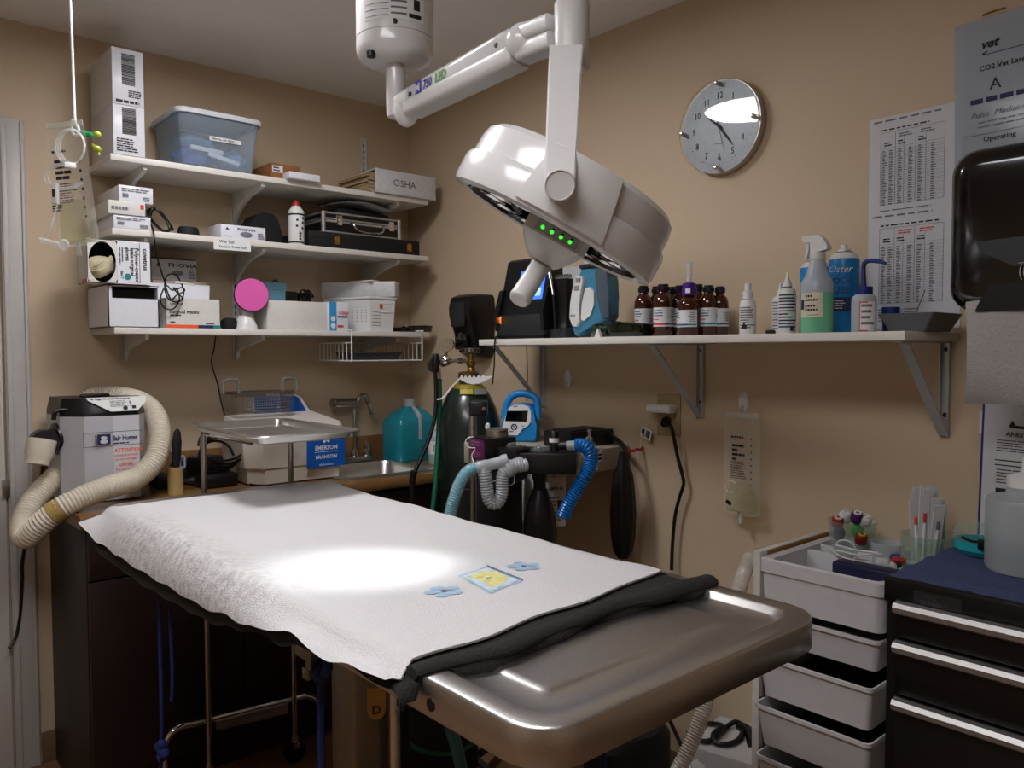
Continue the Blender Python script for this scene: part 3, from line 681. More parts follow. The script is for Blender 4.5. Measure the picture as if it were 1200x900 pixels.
rows = [rr(sx0 - g, sx1 + g, sy0 - g, sy1 + g + .03, CZ + .0005, .05), rr(sx0 - g, sx1 + g, sy0 - g, sy1 + g + .03, CZ + .004, .05), rr(sx0, sx1, sy0, sy1, CZ + .005, .045), rr(sx0 + .006, sx1 - .006, sy0 + .006, sy1 - .006, CZ - .01, .045), rr(sx0 + .015, sx1 - .015, sy0 + .015, sy1 - .015, CZ - .13, .05), rr(sx0 + .04, sx1 - .04, sy0 + .04, sy1 - .04, CZ - .145, .05)]
vr = b.grid(rows, closeu=True); b.bm.faces.new(vr[-1]); b.build('bowl', t)
b = MB(CHROME); b.lathe([(.035, 0), (.03, .003), (.001, .002)], ((sx0 + sx1) / 2, (sy0 + sy1) / 2, CZ - .145), n=20); b.build('drain', t)
fx, fy = -.318, -.058; K = 3.12 / 937
t = thing('faucet', 'chrome gooseneck sink faucet with a thick filter barrel', 'faucet', (fx, fy, CZ + .005))
b = MB(DCHR); b.bb((fx - .085, fy - .026, CZ + .005), (fx + .085, fy + .022, CZ + .03), .01); b.build('base', t)
zt_ = PY(422, 478, fy).z
b = MB(CHROME); b.cyl((fx, fy, CZ + .03), (fx, fy, CZ + .06), .017, .013); b.cyl((fx, fy, CZ + .06), (fx, fy, zt_), .0075); b.build('riser', t)
pa, pb = PY(388, 473, fy), PY(420, 472, fy)
b = MB(DCHR); b.lathe([(.012, 0), (.022, .004), (.024, .012), (.02, .016), (.021, .05), (.019, .1), (.02, .112), (.012, .118)], pa, pb - pa + V((.02, 0, 0)), 20); b.build('filter_barrel', t)
b = MB(DCHR); b.tube([PY(418, 473, fy), PY(423, 464, fy), PY(429, 464, fy), PY(432, 472, fy)], .011, 10, 6); b.use(CHROME); b.tube([PY(431.5, 470, fy), PY(434, 478, fy), PY(435, 486, fy)], .009, 10, 4); b.build('spout', t)
for s in (-1, 1):
    b = MB(CHROME); b.cyl((fx + .06 * s, fy, CZ + .03), (fx + .06 * s, fy, CZ + .055), .016, .012); b.lathe([(.012, 0), (.014, .01), (.012, .03), (.006, .036)], (fx + .06 * s, fy, CZ + .052), n=12); b.build('tap_handle', t)
# teal jug
xa, xb = PY(456.5, 510, -.12).x, PY(503, 510, -.12).x; xm = (xa + xb) / 2; hw = (xb - xa) / 2
b = MB(TEALL); zs = PY(480, 491, -.12).z; zc = PY(480, 470, -.12).z
t = thing('soap_jug', 'teal liquid jug standing by the sink in the corner', 'jug', (xm, -.12, CZ))
rows = [rr(xm - hw * k, xm + hw * k, -.12 - .075 * k, -.12 + .075 * k, z, .03 * k) for k, z in ((.94, CZ), (1, CZ + .008), (1, zs - .02), (.96, zs), (.72, zs + .025), (.35, zs + .05), (.25, zs + .055))]
vr = b.grid(rows, closeu=True); b.bm.faces.new(vr[0]); b.bm.faces.new(vr[-1]); b.build('liquid_body', t)
b = MB(FROST); b.cyl((xm, -.12, zs + .056), (xm, -.12, zc + .012), .024); b.build('cap', t)
b = MB(FROST); b.bb((xm - .005, -.198, CZ + .09), (xm + .012, -.192, zs + .02), .004); b.tube([(xm + .004, -.194, zs + .01), (xm + .004, -.15, zs + .045), (xm + .004, -.13, zs + .05)], .01, 8, 5); b.build('strip_handle', t)
p = PZ(508, 547, CZ); cx, cy = -.075, -.30
b = MB(FROST); t = thing('reagent_bottle', 'small clear bottle with a white label beside the teal jug', 'bottle', (cx, cy, CZ))
b.lathe([(.028, 0), (.03, .005), (.03, .1), (.025, .12), (.013, .135), (.013, .145)], (cx, cy, CZ), n=24); b.build('body', t)
b = MB(PAPER); b.lathe([(.0306, .04), (.0306, .095)], (cx, cy, CZ), n=24, cap=False); b.use(INK)
for a_ in (-2.3, -2.0): b.tube([(cx + math.cos(a_ + q) * .031, cy + math.sin(a_ + q) * .031, CZ + .066 + .012 * s_) for q, s_ in ((-.2, 0), (0, 1), (.2, 0), (0, -1), (-.2, 0))], .0015, 5, 3)
b.build('label', t)
b = MB(WPL); b.cyl((cx, cy, CZ + .145), (cx, cy, CZ + .165), .015); b.build('cap', t)
# ---- forced-air warmer
yf = -.30
X0, X1 = PY(76, 520, yf).x, PY(175, 500, yf).x; zA = PY(130, 487, yf).z; zT = PY(135, 466, yf).z
t = thing('warming_unit', 'grey forced-air warming unit with a ribbed ivory hose on the worktop', 'warming unit', ((X0 + X1) / 2, yf + .1, CZ))
WG = mat('warmer grey shell', '#b5b4b8', .4, var=.015); WGL = mat('warmer white stripe', '#c6c6ca', .4, var=.01)
xs = [PY(x, 520, yf).x for x in (99, 131, 162)]
outl = [(X0, yf + .06), (xs[0], yf), (xs[1], yf - .012), (xs[2], yf - .006), (X1, yf + .05), (X1, yf + .24), (X0, yf + .24)]
b = MB(WG); b.prism(outl, lambda u, v, w: V((u, v, CZ + .004 + w)), zA - CZ - .004)
b.bm.faces.ensure_lookup_table(); b.build('shell', t, sharp=20)
b = MB(WGL); b.bb((xs[1] + .001, yf - .0135, CZ + .005), (xs[2], yf - .0095, zA - .001)); b.build('front_strip', t)
cx_, cy_ = (X0 + X1) / 2, yf + .11
b = MB(BLK)
lo = outl; hi = [(cx_ + (u - cx_) * .93, cy_ + (v - cy_) * (.83 if v < cy_ else .95)) for u, v in outl]
b.grid([[V((u, v, zA)) for u, v in lo], [V((u, v - .0, zA + .012)) for u, v in lo], [V((u, v, zT)) for u, v in hi]], closeu=True); b.poly([V((u, v, zT)) for u, v in hi]); b.build('top_cover', t)
# control panel lying on the sloping front of the cover
px_ = lambda q: PY(q, 478, yf).x
p0 = V((px_(128), yf - .0175, zA + .013)); p1 = V((px_(159), yf - .0175, zA + .013)); rise = zT - zA - .012
fx_ = fr(p0, (1, 0, 0), (0, .0187, rise)); 
b = MB(WPL); wp = (p1 - p0).length; hp = V((0, .0187, rise)).length
pan = [(0, 0), (wp, 0), (wp + .028, hp * .6), (wp + .03, hp), (-.066, hp), (-.060, hp * .8)]
b.prism(pan, lambda u, v, w: fx_ @ V((u, v, w)), .003)
b.use(INK).text('Bair Hugger Model 505 Warming Unit', fx_, -.056, hp * .83, .0085, .0036, .02, 0, .88); b.use(GINK).ink(fx_, .0, hp * .3, wp * .8, hp * .75, 5, .4, lift=.0036)
b.use(INK).lathe([(.007, 0), (.007, .001)], fx_ @ V((wp * .55, hp * .2, .0036)), fx_.to_3x3() @ V((0, 0, 1)), 14); b.rect(fx_, wp * .8, hp * .14, wp * .95, hp * .36, .0036); b.ink(fx_, wp * .72, hp * .4, wp * .8, hp * .7, 3, .7, .5, .8, .0036); b.build('control_panel', t)
b = MB(BLK); b.box((cx_ - .01, cy_, zT + .004), (.085, .03, .012), 0, .005); b.tube([(X0 + .02, yf + .05, zA + .02), (X0 - .012, yf + .05, zA + .018), (X0 - .018, yf + .05, zA - .008)], .007, 8, 5); b.build('carry_handle', t)
f = frS(xs[0], yf - .0005, CZ); ft = fr(V((xs[0], yf, CZ)), V((xs[1] - xs[0], -.012, 0)), (0, 0, 1))
zb1, zb2 = PY(130, 522, yf).z - CZ, PY(130, 506, yf).z - CZ
b = MB(INK); wl = (V((xs[2], yf - .006, 0)) - V((xs[0], yf, 0))).length
fl = fr(V((xs[0], yf - .0125, CZ)), V((1, 0, 0)), (0, 0, 1))
b.use(BINK)
for q in (zb1, zb2): b.rect(fl, -.006, q, xs[2] - xs[0] + .01, q + .0015, .001)
b.rect(fl, -.006, zb1, -.0045, zb2, .001)
bx = (xs[1] - xs[0]) * .58; hh = zb2 - zb1
b.rect(fl, bx - .012, zb1 + hh * .14, bx + .026, zb1 + hh * .88, .001); b.rect(fl, bx - .018, zb1 + hh * .14, bx - .014, zb1 + hh * .84, .001)
b.text('Bair Hugger', fl, bx + .031, zb1 + hh * .36, hh * .54, .0012, .03, 0, .66); b.ink(fl, bx + .031, zb1 + hh * .1, bx + .1, zb1 + hh * .22, 1, .8, lift=.0012)
b.use(WGL); b.lathe([(.009, 0), (.009, .0006)], fl @ V((bx + .007, zb1 + hh * .62, .0016)), (0, -1, 0), 16, sy=.6); b.lathe([(.011, 0), (.011, .0006)], fl @ V((bx + .007, zb1 + hh * .35, .0016)), (0, -1, 0), 16, sy=.6)
b.build('name_print', t)
b = MB(OINK); xr = xs[1] - xs[0] + .004; b.text('ATTENTION:', fl, xr, zb1 - hh * .5, .0165, .0012, .02, 0, .9)
for k, s_ in enumerate(('USE INDOORS ONLY', 'DO NOT ATTEMPT', 'USE ONLY')): b.text(s_, fl, xr + .035, zb1 - hh * .82 - k * .013, .0095, .0012, .01, 0, .8, 'CENTER')
for k, s_ in enumerate(('PLEASE READ', 'THE USER MANUAL', 'PRECAUTIONS')): b.text(s_, fl, xr + .035, zb1 - hh * 1.55 - k * .013, .0095, .0012, .01, 0, .8, 'CENTER')
b.build('warning_print', t)
pp = V((X0 - .0, yf + .1, PY(80, 515, yf + .06).z)); 
b = MB(BLK); b.lathe([(.05, -.004), (.05, .006), (.036, .01), (.034, .03), (.036, .055)], pp, (-1, -.1, -.08), 24); q0 = pp + V((-.045, -.004, -.003)); q1 = PY(52, 519, yf + .05)
b.lathe([(.036, 0), (.04, .02), (.04, .06)], q0, q1 - q0, 22); b.build('outlet_elbow', t)
b = MB(HOSEW); q2 = PY(46, 545, yf + .04); b.lathe([(.04, 0), (.04, .045), (.034, .06), (.034, .075)], q1 + V((-.005, 0, .01)), q2 - q1, 22); b.build('outlet_cuff', t)
b = MB(HOSEW)
hp_ = [(86, 500, .23), (92, 480, .23), (108, 467, .22), (126, 464, .20), (148, 466, .16), (170, 474, .10), (184, 491, .04), (187.5, 516, -.02), (180, 541, -.06), (158, 561, -.085), (124, 572, -.115), (94, 584, -.125), (68, 598, -.12), (46, 616, -.10), (31, 629, -.06), (27, 615, -.0), (36, 592, .05), (52, 572, .09), (70, 556, .115), (92, 545, .13)]
b.corr([PY(x, y, yf + dy) for x, y, dy in hp_], .0335, .0095, .055, 18); b.build('air_hose', t, sharp=60)
b = MB(HOSEW); pm = PY(66, 600, yf - .12); pn = PY(74, 594, yf - .122)
b = MB(mat('aged tape', '#a58b4c', .6)); b.tube([PY(60, 603, yf - .115), PY(67, 599, yf - .12), PY(73, 595.5, yf - .123)], .0352, 16, 3, cap=False); b.build('tape_band', t)
b = MB(BLKR); b.tube([(X0 - .01, -.05, 1.0), PY(28, 645, -.03), PY(26, 680, -.025), PY(24, 715, -.024), PY(19, 745, -.03), PY(10, 760, -.04)], .005, 8, 6); b.solo('hanging_cable', 'black power cable hanging below the ribbed ivory hose by the door trim', 'cord')
# cup with brush
p = PZ(206, 579, CZ); cr = .5 * 18 * 2.55 / 937; ch = 33 * 2.55 / 937
t = thing('brush_cup', 'tan cylindrical cup holding a dark brush on the worktop', 'cup', p)
CUP = mat('tan cup', '#b59a66', .5, var=.03); b = MB(CUP); b.lathe([(cr * .98, 0), (cr, .004), (cr, ch - .01), (cr * 1.03, ch - .008), (cr * 1.03, ch), (cr * .92, ch), (cr * .9, .01), (.001, .01)], p, n=28); b.build('cup_wall', t)
b = MB(BLKM); b.lathe([(.011, .02), (.011, ch), (.015, ch + .03), (.016, ch + .08), (.011, ch + .115), (.004, ch + .125)], p + V((-.002, .0, 0)), (.05, .0, 1), 14, sx=1, sy=.6); b.solo('brush', 'dark brush standing handle-up in the tan cup', 'brush')
b = MB(mat('pale blue wire', '#7a8b98', .4)); b.tube([p + V((.016, .005, .02)), p + V((.017, .005, ch + .02)), p + V((.03, .005, ch + .03)), p + V((.03, .0, ch - .0)), p + V((.02, -.002, ch - .01))], .004, 8, 6); b.solo('wire_hook', 'pale grey-blue hook hanging on the rim of the tan cup', 'hook')
# black device with cables between the cup and the ultrasonic bath
xa, xb = PY(228, 560, -.22).x, PY(270, 560, -.22).x
b = MB(BLK); b.bb((xa, -.3, CZ), (xb, -.14, CZ + .05), .014); b.box(((xa + xb) / 2 - .02, -.2, CZ + .075), (.1, .09, .06), .3, .015)
r_ = random.Random(5)
for k in range(5):
    c0 = V(((xa + xb) / 2 + r_.uniform(-.03, .03), -.22 - .01 * k, CZ + .1 + .012 * k)); b.tube([c0 + V((math.cos(a + k) * (.06 + .006 * k), math.sin(a + k) * .02 - .02, math.sin(a + k) * (.055))) for a in [q * .6 for q in range(10)]], .0045, 7, 4)
b.tube([(xa - .01, -.25, CZ + .03), (xa - .09, -.2, CZ + .02), (xa - .12, -.12, CZ + .04), (xa - .02, -.1, CZ + .02)], .012, 8, 5)
b.solo('corded_device', 'black device heaped with its own cables beside the ultrasonic bath', 'device')
b = MB(BLKM); b.bb((PY(178, 570, -.14).x, -.2, CZ), (PY(196, 570, -.14).x, -.1, CZ + .05), .01); b.box((PY(218, 565, -.1).x, -.09, CZ + .04), (.09, .06, .075), .1, .015); b.solo('dark_holder', 'dark plastic holder low behind the tan cup', 'holder', sharp=30)
b = MB(BLKR); b.tube([PY(253, 391, -.02), PY(251, 408, -.012), PY(248, 425, -.012), PY(255, 450, -.02), PY(259, 470, -.03), PY(264, 492, -.05), PY(268, 530, -.08)], .0025, 6, 6); b.solo('thin_cable', 'thin black cable running from the bottom shelf down behind the steel tray', 'cable')
# ultrasonic bath
yf = -.375
BX0, BX1 = PY(309, 540, yf).x, PY(404, 540, yf).x; xl_ = BX0 - .045; zt4 = PY(350, 506, yf).z
t = thing('ultrasonic_bath', 'cream ultrasonic cleaning bath with a blue label on the worktop', 'cleaner', ((BX0 + BX1) / 2, yf + .13, CZ))
ou = [(xl_, yf + .06), (BX0, yf), (BX1 - .012, yf), (BX1, yf + .012), (BX1, yf + .25), (xl_, yf + .25)]
def ring(z, s): return [V(((BX0 + BX1) / 2 + (u - (BX0 + BX1) / 2) * s, yf + .12 + (v - yf - .12) * s, z)) for u, v in ou]
zm_ = PY(309, 551, yf).z
b = MB(CREAM); vr = b.grid([ring(CZ + .006, .93), ring(zm_ - .002, .955), ring(zm_ - .0005, .97), ring(zm_ + .0005, .97), ring(zm_ + .003, .985), ring(zt4 - .02, 1.03), ring(zt4 - .016, 1.045), ring(zt4, 1.045), ring(zt4 + .003, 1.03)], closeu=True); b.bm.faces.new(vr[0]); b.bm.faces.new(vr[-1])
b.build('housing', t, sharp=25)
b = MB(mat('cream lid', '#d4cfc6', .4)); zl_ = zt4 + .003
rows = [ring(zl_ + .0005, 1.0), ring(zl_ + .02, .97)]; rows[1] = [p + V((0, 0, .03 * (p.y - yf) / .25)) for p in rows[1]]; b.grid(rows, closeu=True); b.poly(rows[1]); b.build('lid', t, sharp=25)
f = frS(BX0, yf - .004, 0); xw = BX1 - BX0; lx = PY(358, 530, yf).x - BX0
f = fr((BX0, yf - .0045, CZ), (1, 0, 0), (0, -.03, 1)); l0, l1 = PY(380, 547, yf).z - CZ, PY(380, 512.5, yf).z - CZ; lw = xw * 1.0 - lx - .004
b = MB(LBLUE); b.plate(f @ Matrix.Translation((lx, l0, .0)), lw, l1 - l0, .001, .002); b.use(PAPER); g = f @ Matrix.Translation((lx, l0, .003)); hl = l1 - l0
b.text('EMERSON', g, lw / 2, hl * .6, hl * .2, .0004, .01, 0, .95, 'CENTER'); b.text('BRANSON', g, lw / 2, hl * .3, hl * .17, .0004, .01, 0, 1, 'CENTER'); b.text('ultrasonics', g, lw / 2, hl * .06, hl * .12, .0004, 0, 0, 1, 'CENTER'); b.rect(g, lw * .2, hl * .52, lw * .8, hl * .535, .0004)
for dx in (-.008, 0, .008): b.lathe([(.005, 0), (.005, .0005)], g @ V((lw / 2 + dx, hl * (.88 if dx else .93), .0004)), (0, -1, 0), 10)
b.build('blue_label', t)
b = MB(BLK)
for x in (xl_ + .03, BX1 - .03):
    for y in (yf + .06, yf + .22): b.cyl((x, y, CZ), (x, y, CZ + .008), .012)
b.build('feet', t)
# blue and white machine behind it, and the mesh basket
xa, xb = PY(296, 475, -.1).x, PY(353, 475, -.1).x; za = PY(330, 462, -.1).z; zq = PY(330, 486, -.1).z
t = thing('wedge_machine', 'white machine with a blue face behind the wire mesh basket', 'machine', ((xa + xb) / 2, -.07, CZ))
b = MB(WPL); pl = [(0, 0), (xb - xa + .05, 0), (xb - xa + .05, zq - CZ - .01), (xb - xa - .0, za - CZ - .015), (xb - xa - .03, za - CZ), (0, za - CZ)]
b.prism(pl, lambda u, v, w: V((xa + u, -.1 + w, CZ + v)), .072); b.build('housing', t)
b = MB(LBLUE); pl = [(.006, zq - CZ - .02), (xb - xa + .026, zq - CZ), (xb - xa - .012, za - CZ - .016), (xb - xa - .03, za - CZ - .006), (.006, za - CZ - .006)]
b.prism(pl, lambda u, v, w: V((xa + u, -.104 + w, CZ + v)), .004); b.use(INK)
for k in range(5): b.tube([(xa + .1 + .007 * k, -.106, zq + .004), (xa + .115 + .007 * k, -.106, zq + .05)], .002, 5, 1)
b.build('blue_face', t)
yb_ = -.17; xa, xb = PY(266, 475, yb_).x, PY(337, 475, yb_).x; zb = max(PY(300, 487, yb_).z, zl_ + .06); zt5 = PY(300, 459.5, yb_).z
t = thing('mesh_basket', 'wire mesh instrument basket with two upright handles above the cleaning bath', 'basket', ((xa + xb) / 2, yb_, zb))
b = MB(DCHR)
n1 = 24
for j in range(9):
    z = zb + (zt5 - zb) * j / 8; k = .9 + .1 * j / 8; b.tube(rr((xa + xb) / 2 - (xb - xa) / 2 * k, (xa + xb) / 2 + (xb - xa) / 2 * k, yb_ - .06 * k, yb_ + .05 * k, z, .015, 2) + [rr((xa + xb) / 2 - (xb - xa) / 2 * k, (xa + xb) / 2 + (xb - xa) / 2 * k, yb_ - .06 * k, yb_ + .05 * k, z, .015, 2)[0]], .0009, 5, 1)
for i in range(n1 + 1):
    u = -1 + 2 * i / n1; xm_ = (xa + xb) / 2; hw_ = (xb - xa) / 2
    b.tube([(xm_ + hw_ * u, yb_ - .06, zt5), (xm_ + hw_ * u * .9, yb_ - .054, zb), (xm_ + hw_ * u * .9, yb_ + .045, zb), (xm_ + hw_ * u, yb_ + .05, zt5)], .0008, 5, 1)
for i in range(8):
    v = yb_ - .05 + .09 * i / 7
    for s in (-1, 1): b.tube([((xa + xb) / 2 + (xb - xa) / 2 * s, v, zt5), ((xa + xb) / 2 + (xb - xa) / 2 * s * .9, v, zb)], .0008, 5, 1)
b.build('wire_mesh', t)
b = MB(mat('basket rim', '#5b5148', .5, .4)); rp_ = rr(xa, xb, yb_ - .06, yb_ + .05, zt5, .015, 3); b.tube(rp_ + [rp_[0]], .004, 8, 1); b.bb((xa + .005, yb_ - .066, zt5 - .012), (xa + .12, yb_ - .06, zt5 + .003)); b.bb((xb - .06, yb_ - .066, zt5 - .01), (xb - .004, yb_ - .06, zt5 + .006)); b.build('rim', t)
GH = mat('grey grip', '#75706a', .5)
for x, s in ((xa - .0, 1), (xb - .006, 1)):
    w_ = .05; z_ = PY(268, 445, yb_).z
    b = MB(GH); b.tube([(x - .012, yb_, zt5), (x - .012, yb_, z_ - .01), (x, yb_, z_), (x + w_ - .02, yb_, z_), (x + w_ - .006, yb_, z_ - .01), (x + w_ - .006, yb_, zt5)], .0068, 8, 5); b.build('handle', t)
# ---- steel instrument stand with its tray
zt6 = 1.148
c0, c1, c2, c3 = [PZ(x, y, zt6) for x, y in ((233, 495), (353, 487), (408, 506), (277, 514))]
ax = ((c2 - c3) + (c1 - c0)); ax.z = 0; ax.normalize(); ay = V((-ax.y, ax.x, 0)); cen = (c0 + c1 + c2 + c3) / 4
hx = ((c2 - c3).dot(ax) + (c1 - c0).dot(ax)) / 4 * .95; hy = ((c0 - c3).dot(ay) + (c1 - c2).dot(ay)) / 4 * .93
t = thing('instrument_stand', 'wheeled steel instrument stand holding a tray beyond the far end of the table', 'stand', (cen.x, -.56, 0))
tr = MB(STEEL)
def rt(g, z, r=.04):
    return [cen + ax * q.x + ay * q.y + V((0, 0, z - cen.z)) for q in rr(-hx + g, hx - g, -hy + g, hy - g, 0, max(.01, r - g))]
rows = [rt(.0, zt6 - .008), rt(-.003, zt6 - .004), rt(0, zt6), rt(.012, zt6), rt(.017, zt6 - .003), rt(.022, zt6 - .02), rt(.03, zt6 - .024)]
vr = tr.grid(rows, closeu=True); tr.bm.faces.new(vr[-1]); tr.grid([rt(.0, zt6 - .008), rt(.018, zt6 - .008), rt(.022, zt6 - .022), rt(.03, zt6 - .026)], closeu=True); tr.poly(rt(.03, zt6 - .026)); tr.build('tray', t)
L1, L2 = PY(239, 560, -.56), PY(341, 560, -.56); zf = zt6 - .03
b = MB(CHROME); b.tube([V((L1.x, -.56, zf)), V((L2.x, -.56, zf))], .008, 10, 1)
for L in (L1, L2): b.tube([V((L.x, -.56, zf)), cen + ay * (-hy * .5) + ax * (L - cen).dot(ax) * .9 + V((0, 0, zf - cen.z))], .006, 8, 1)
b.build('tray_support', t)
for L in (L1, L2):
    b = MB(DCHR); b.cyl((L.x, -.56, .09), (L.x, -.56, zf), .0085); b.build('leg', t)
    b = MB(BLKR); b.cyl((L.x, -.56 - .012, .035), (L.x, -.56 + .012, .035), .035, n=20); b.use(CHROME); b.cyl((L.x, -.56, .06), (L.x, -.56, .095), .012); b.bb((L.x - .012, -.58, .05), (L.x + .012, -.54, .075), .004); b.build('caster', t)
b = MB(CHROME); yq = -.545
b.tube([PY(193, 899, yq), PY(193, 878, yq), PY(199, 861, yq), PY(213, 851, yq), PY(236, 846, yq), PY(345, 818.5, yq), PY(359, 816, yq), PY(370, 821, yq), PY(375.5, 836, yq), PY(376, 865, yq)], .0105, 10, 5)
pa, pb = PY(252, 847, yq), PY(336, 826, yq); b.use(STEEL)
b.prism([(0, -.018), (1, -.02), (1, .012), (0, .012)], lambda u, v, w: pa + (pb - pa) * u + V((0, -.012 + w, v - .004)), .006); b.build('cross_brace', t)
# ================================================================== right-hand wall: shelf and what stands on it
RZ = 1.406; RX = -.30; RY0, RY1 = -.868, -2.286
t = thing('wall_shelf', 'long white wall shelf with the amber bottles on steel strut brackets', 'shelf', (-.15, -1.57, RZ))
b = MB(BOARD); b.bb((RX, RY1, RZ - .02), (-.002, RY0, RZ), .0015); b.build('board', t)
for y in (-.878, -1.567, -2.258):
    b = MB(GBRKT); z0 = 1.162; zt_ = RZ - .0205
    b.bb((-.004, y - .011, z0), (-.0005, y + .011, zt_)); b.bb((-.016, y - .011, z0), (-.003, y - .008, zt_)); b.bb((-.016, y + .008, z0), (-.003, y + .011, zt_))
    b.bb((-.27, y - .011, zt_ - .004), (-.001, y + .011, zt_))
    pa, pb = V((-.235, y, zt_ - .004)), V((-.012, y, z0 + .006)); dv = pb - pa
    R = V((0, 0, 1)).rotation_difference(dv).to_matrix(); b.box((pa + pb) / 2, (.006, .02, dv.length), R, .001)
    br = b.build('strut_bracket', t)
    b = MB(INK); 
    for z in (zt_ - .018, z0 + .05): b.lathe([(.0055, 0), (.0045, .003), (.001, .0035)], (-.004, y, z), (-1, 0, 0), 12)
    b.build('screws', br)
def W(px, py, X): return PX(px, py, X)
# black soap dispenser
t = thing('soap_dispenser', 'black wall soap dispenser behind the gas cylinder', 'dispenser', (-.06, -.53, 1.3))
y0, y1 = -.452, -.60; z0, z1 = W(575, 419, -.06).z, W(550, 346, -.06).z
b = MB(BLK)
rows = []
for z, xf, q in ((z0, -.05, .016), (z0 + .02, -.085, .008), (z0 + .1, -.108, .003), (z0 + .16, -.128, 0), (z1 - .05, -.13, 0), (z1 - .012, -.122, .004), (z1, -.1, .014)):
    rows.append([V((x, y, z)) for x, y in ((-.002, y0 - q), (xf + .03, y0 - q), (xf + .008, y0 - q - .008), (xf, y0 - q - .03), (xf, y1 + q + .03), (xf + .008, y1 + q + .008), (xf + .03, y1 + q), (-.002, y1 + q))])
vr = b.grid(rows, closeu=True); b.bm.faces.new(vr[0]); b.bm.faces.new(vr[-1]); b.build('housing', t)
b = MB(DGREY); b.bb((-.1315, y0 - .03, z0 + .12), (-.124, y1 + .03, z1 - .03), .003); b.build('front_panel', t)
b = MB(BLKG); b.bb((-.118, y0 - .035, z0 + .03), (-.1, y1 + .035, z0 + .1), .008); b.build('push_bar', t)
# laser console
xl = -.22
ya, yb = W(581, 390, xl).y, W(637, 390, xl).y; zb_ = W(615, 366, xl).z; zt_ = W(600, 305, xl + .06).z
t = thing('laser_console', 'black therapy console with a lit blue screen on the wall shelf', 'console', (xl + .08, (ya + yb) / 2, RZ))
b = MB(DGREY); w_ = ya - yb
fW = lambda u, v, w: V((xl + w, ya - u, RZ + v))
h1 = zb_ - RZ; h2 = zt_ - RZ
b.bb((xl, yb, RZ + .006), (xl + .15, ya, zb_ - .005), .012); b.build('base', t)
b = MB(BLK); pl = [(0, 0), (0, .012), (w_, .012), (w_, 0)]
b.prism([(.0, .0), (w_ + .005, 0), (w_ + .005, .008), (-.006, .008)], lambda u, v, w: V((xl - .006 + w, ya - u, RZ + v)), .16); b.build('foot_plate', t)
b = MB(BLK)
prof = [(xl + .01, h1 - .012), (xl + .055, h2 - .01), (xl + .07, h2), (xl + .095, h2 - .004), (xl + .10, h1 - .012)]
b.prism([(p[0], p[1]) for p in prof], lambda u, v, w: V((u, ya - .004 - w, RZ + v)), w_ - .012)
b.build('screen_tower', t)
b = MB(BLK); b.prism([(xl + .0, .03), (xl - .006, h1), (xl + .02, h1 + .08), (xl + .06, h1 + .095), (xl + .09, .03)], lambda u, v, w: V((u, ya + .003 - w, RZ + v)), .022); b.build('side_guard', t); b = MB(BLK)
b.prism([(xl + .0, .03), (xl - .006, h1), (xl + .02, h1 + .08), (xl + .06, h1 + .095), (xl + .09, .03)], lambda u, v, w: V((u, yb + .012 - w, RZ + v)), .014); b.build('side_guard', t)
sl = V((.045, 0, h2 - h1 + .002)).normalized(); fs = fr((xl + .0085, ya - .004, RZ + h1 - .012), (0, -1, 0), sl)
SCR = mat('lit blue screen', '#3f7ff0', .3, emit=('#3a78f0', .9)); SCRL = mat('lit pale screen', '#9fc6ff', .3, emit=('#9cc4ff', 1.0))
b = MB(SCR); Ls = (h2 - h1) * 1.0; b.plate(fs @ Matrix.Translation((w_ * .34, Ls * .30, .0005)), w_ * .52, Ls * .54, .001); b.use(SCRL); b.rect(fs, w_ * .36, Ls * .6, w_ * .5, Ls * .78, .0022); b.rect(fs, w_ * .66, Ls * .36, w_ * .82, Ls * .5, .0022); b.build('screen', t)
b = MB(RED); pr_ = W(586, 375.5, xl - .006); b.lathe([(.012, 0), (.012, .01), (.01, .012), (.001, .013)], pr_, (-.6, .7, 0), 16); b.build('red_button', t)
b = MB(mat('amber ring', '#d98a2a', .4, emit=('#ff9a30', .6))); b.lathe([(.013, -.004), (.0135, 0), (.012, .001)], pr_, (-.6, .7, 0), 16); b.build('amber_ring', t)
b = MB(CHROME); q0, q1 = W(642, 312, xl + .02), W(645.5, 328, xl + .01); b.cyl(q0, q1, .006); b.use(BLK).cyl(q0, q0 + (q0 - q1) * .35, .005); b.use(DCHR).cyl(q1, W(648.5, 346, xl), .0045); b.use(BLK).tube([W(648.5, 346, xl), W(650, 372, xl), W(651, 385, xl)], .004, 8, 3); b.solo('handpiece', 'slim silver handpiece leaning against the black therapy console', 'handpiece')
b = MB(BLKR); b.tube([W(590, 398, -.19), W(583, 394, -.245), W(580, 398, -.305), W(579.5, 412, -.31), W(579, 430, -.30), W(577, 450, -.28)], .0028, 6, 5); b.tube([W(617, 405, -.06), W(618, 440, -.05), W(617, 470, -.04)], .0022, 6, 3); b.solo('console_cable', 'black cable dropping past the left end of the wall shelf', 'cable')
b = MB(BLK); b.bb((-.1, -1.02, RZ), (-.02, -.93, RZ + .012)); b.solo('flat_adapter', 'flat black adapter behind the therapy console', 'adapter')
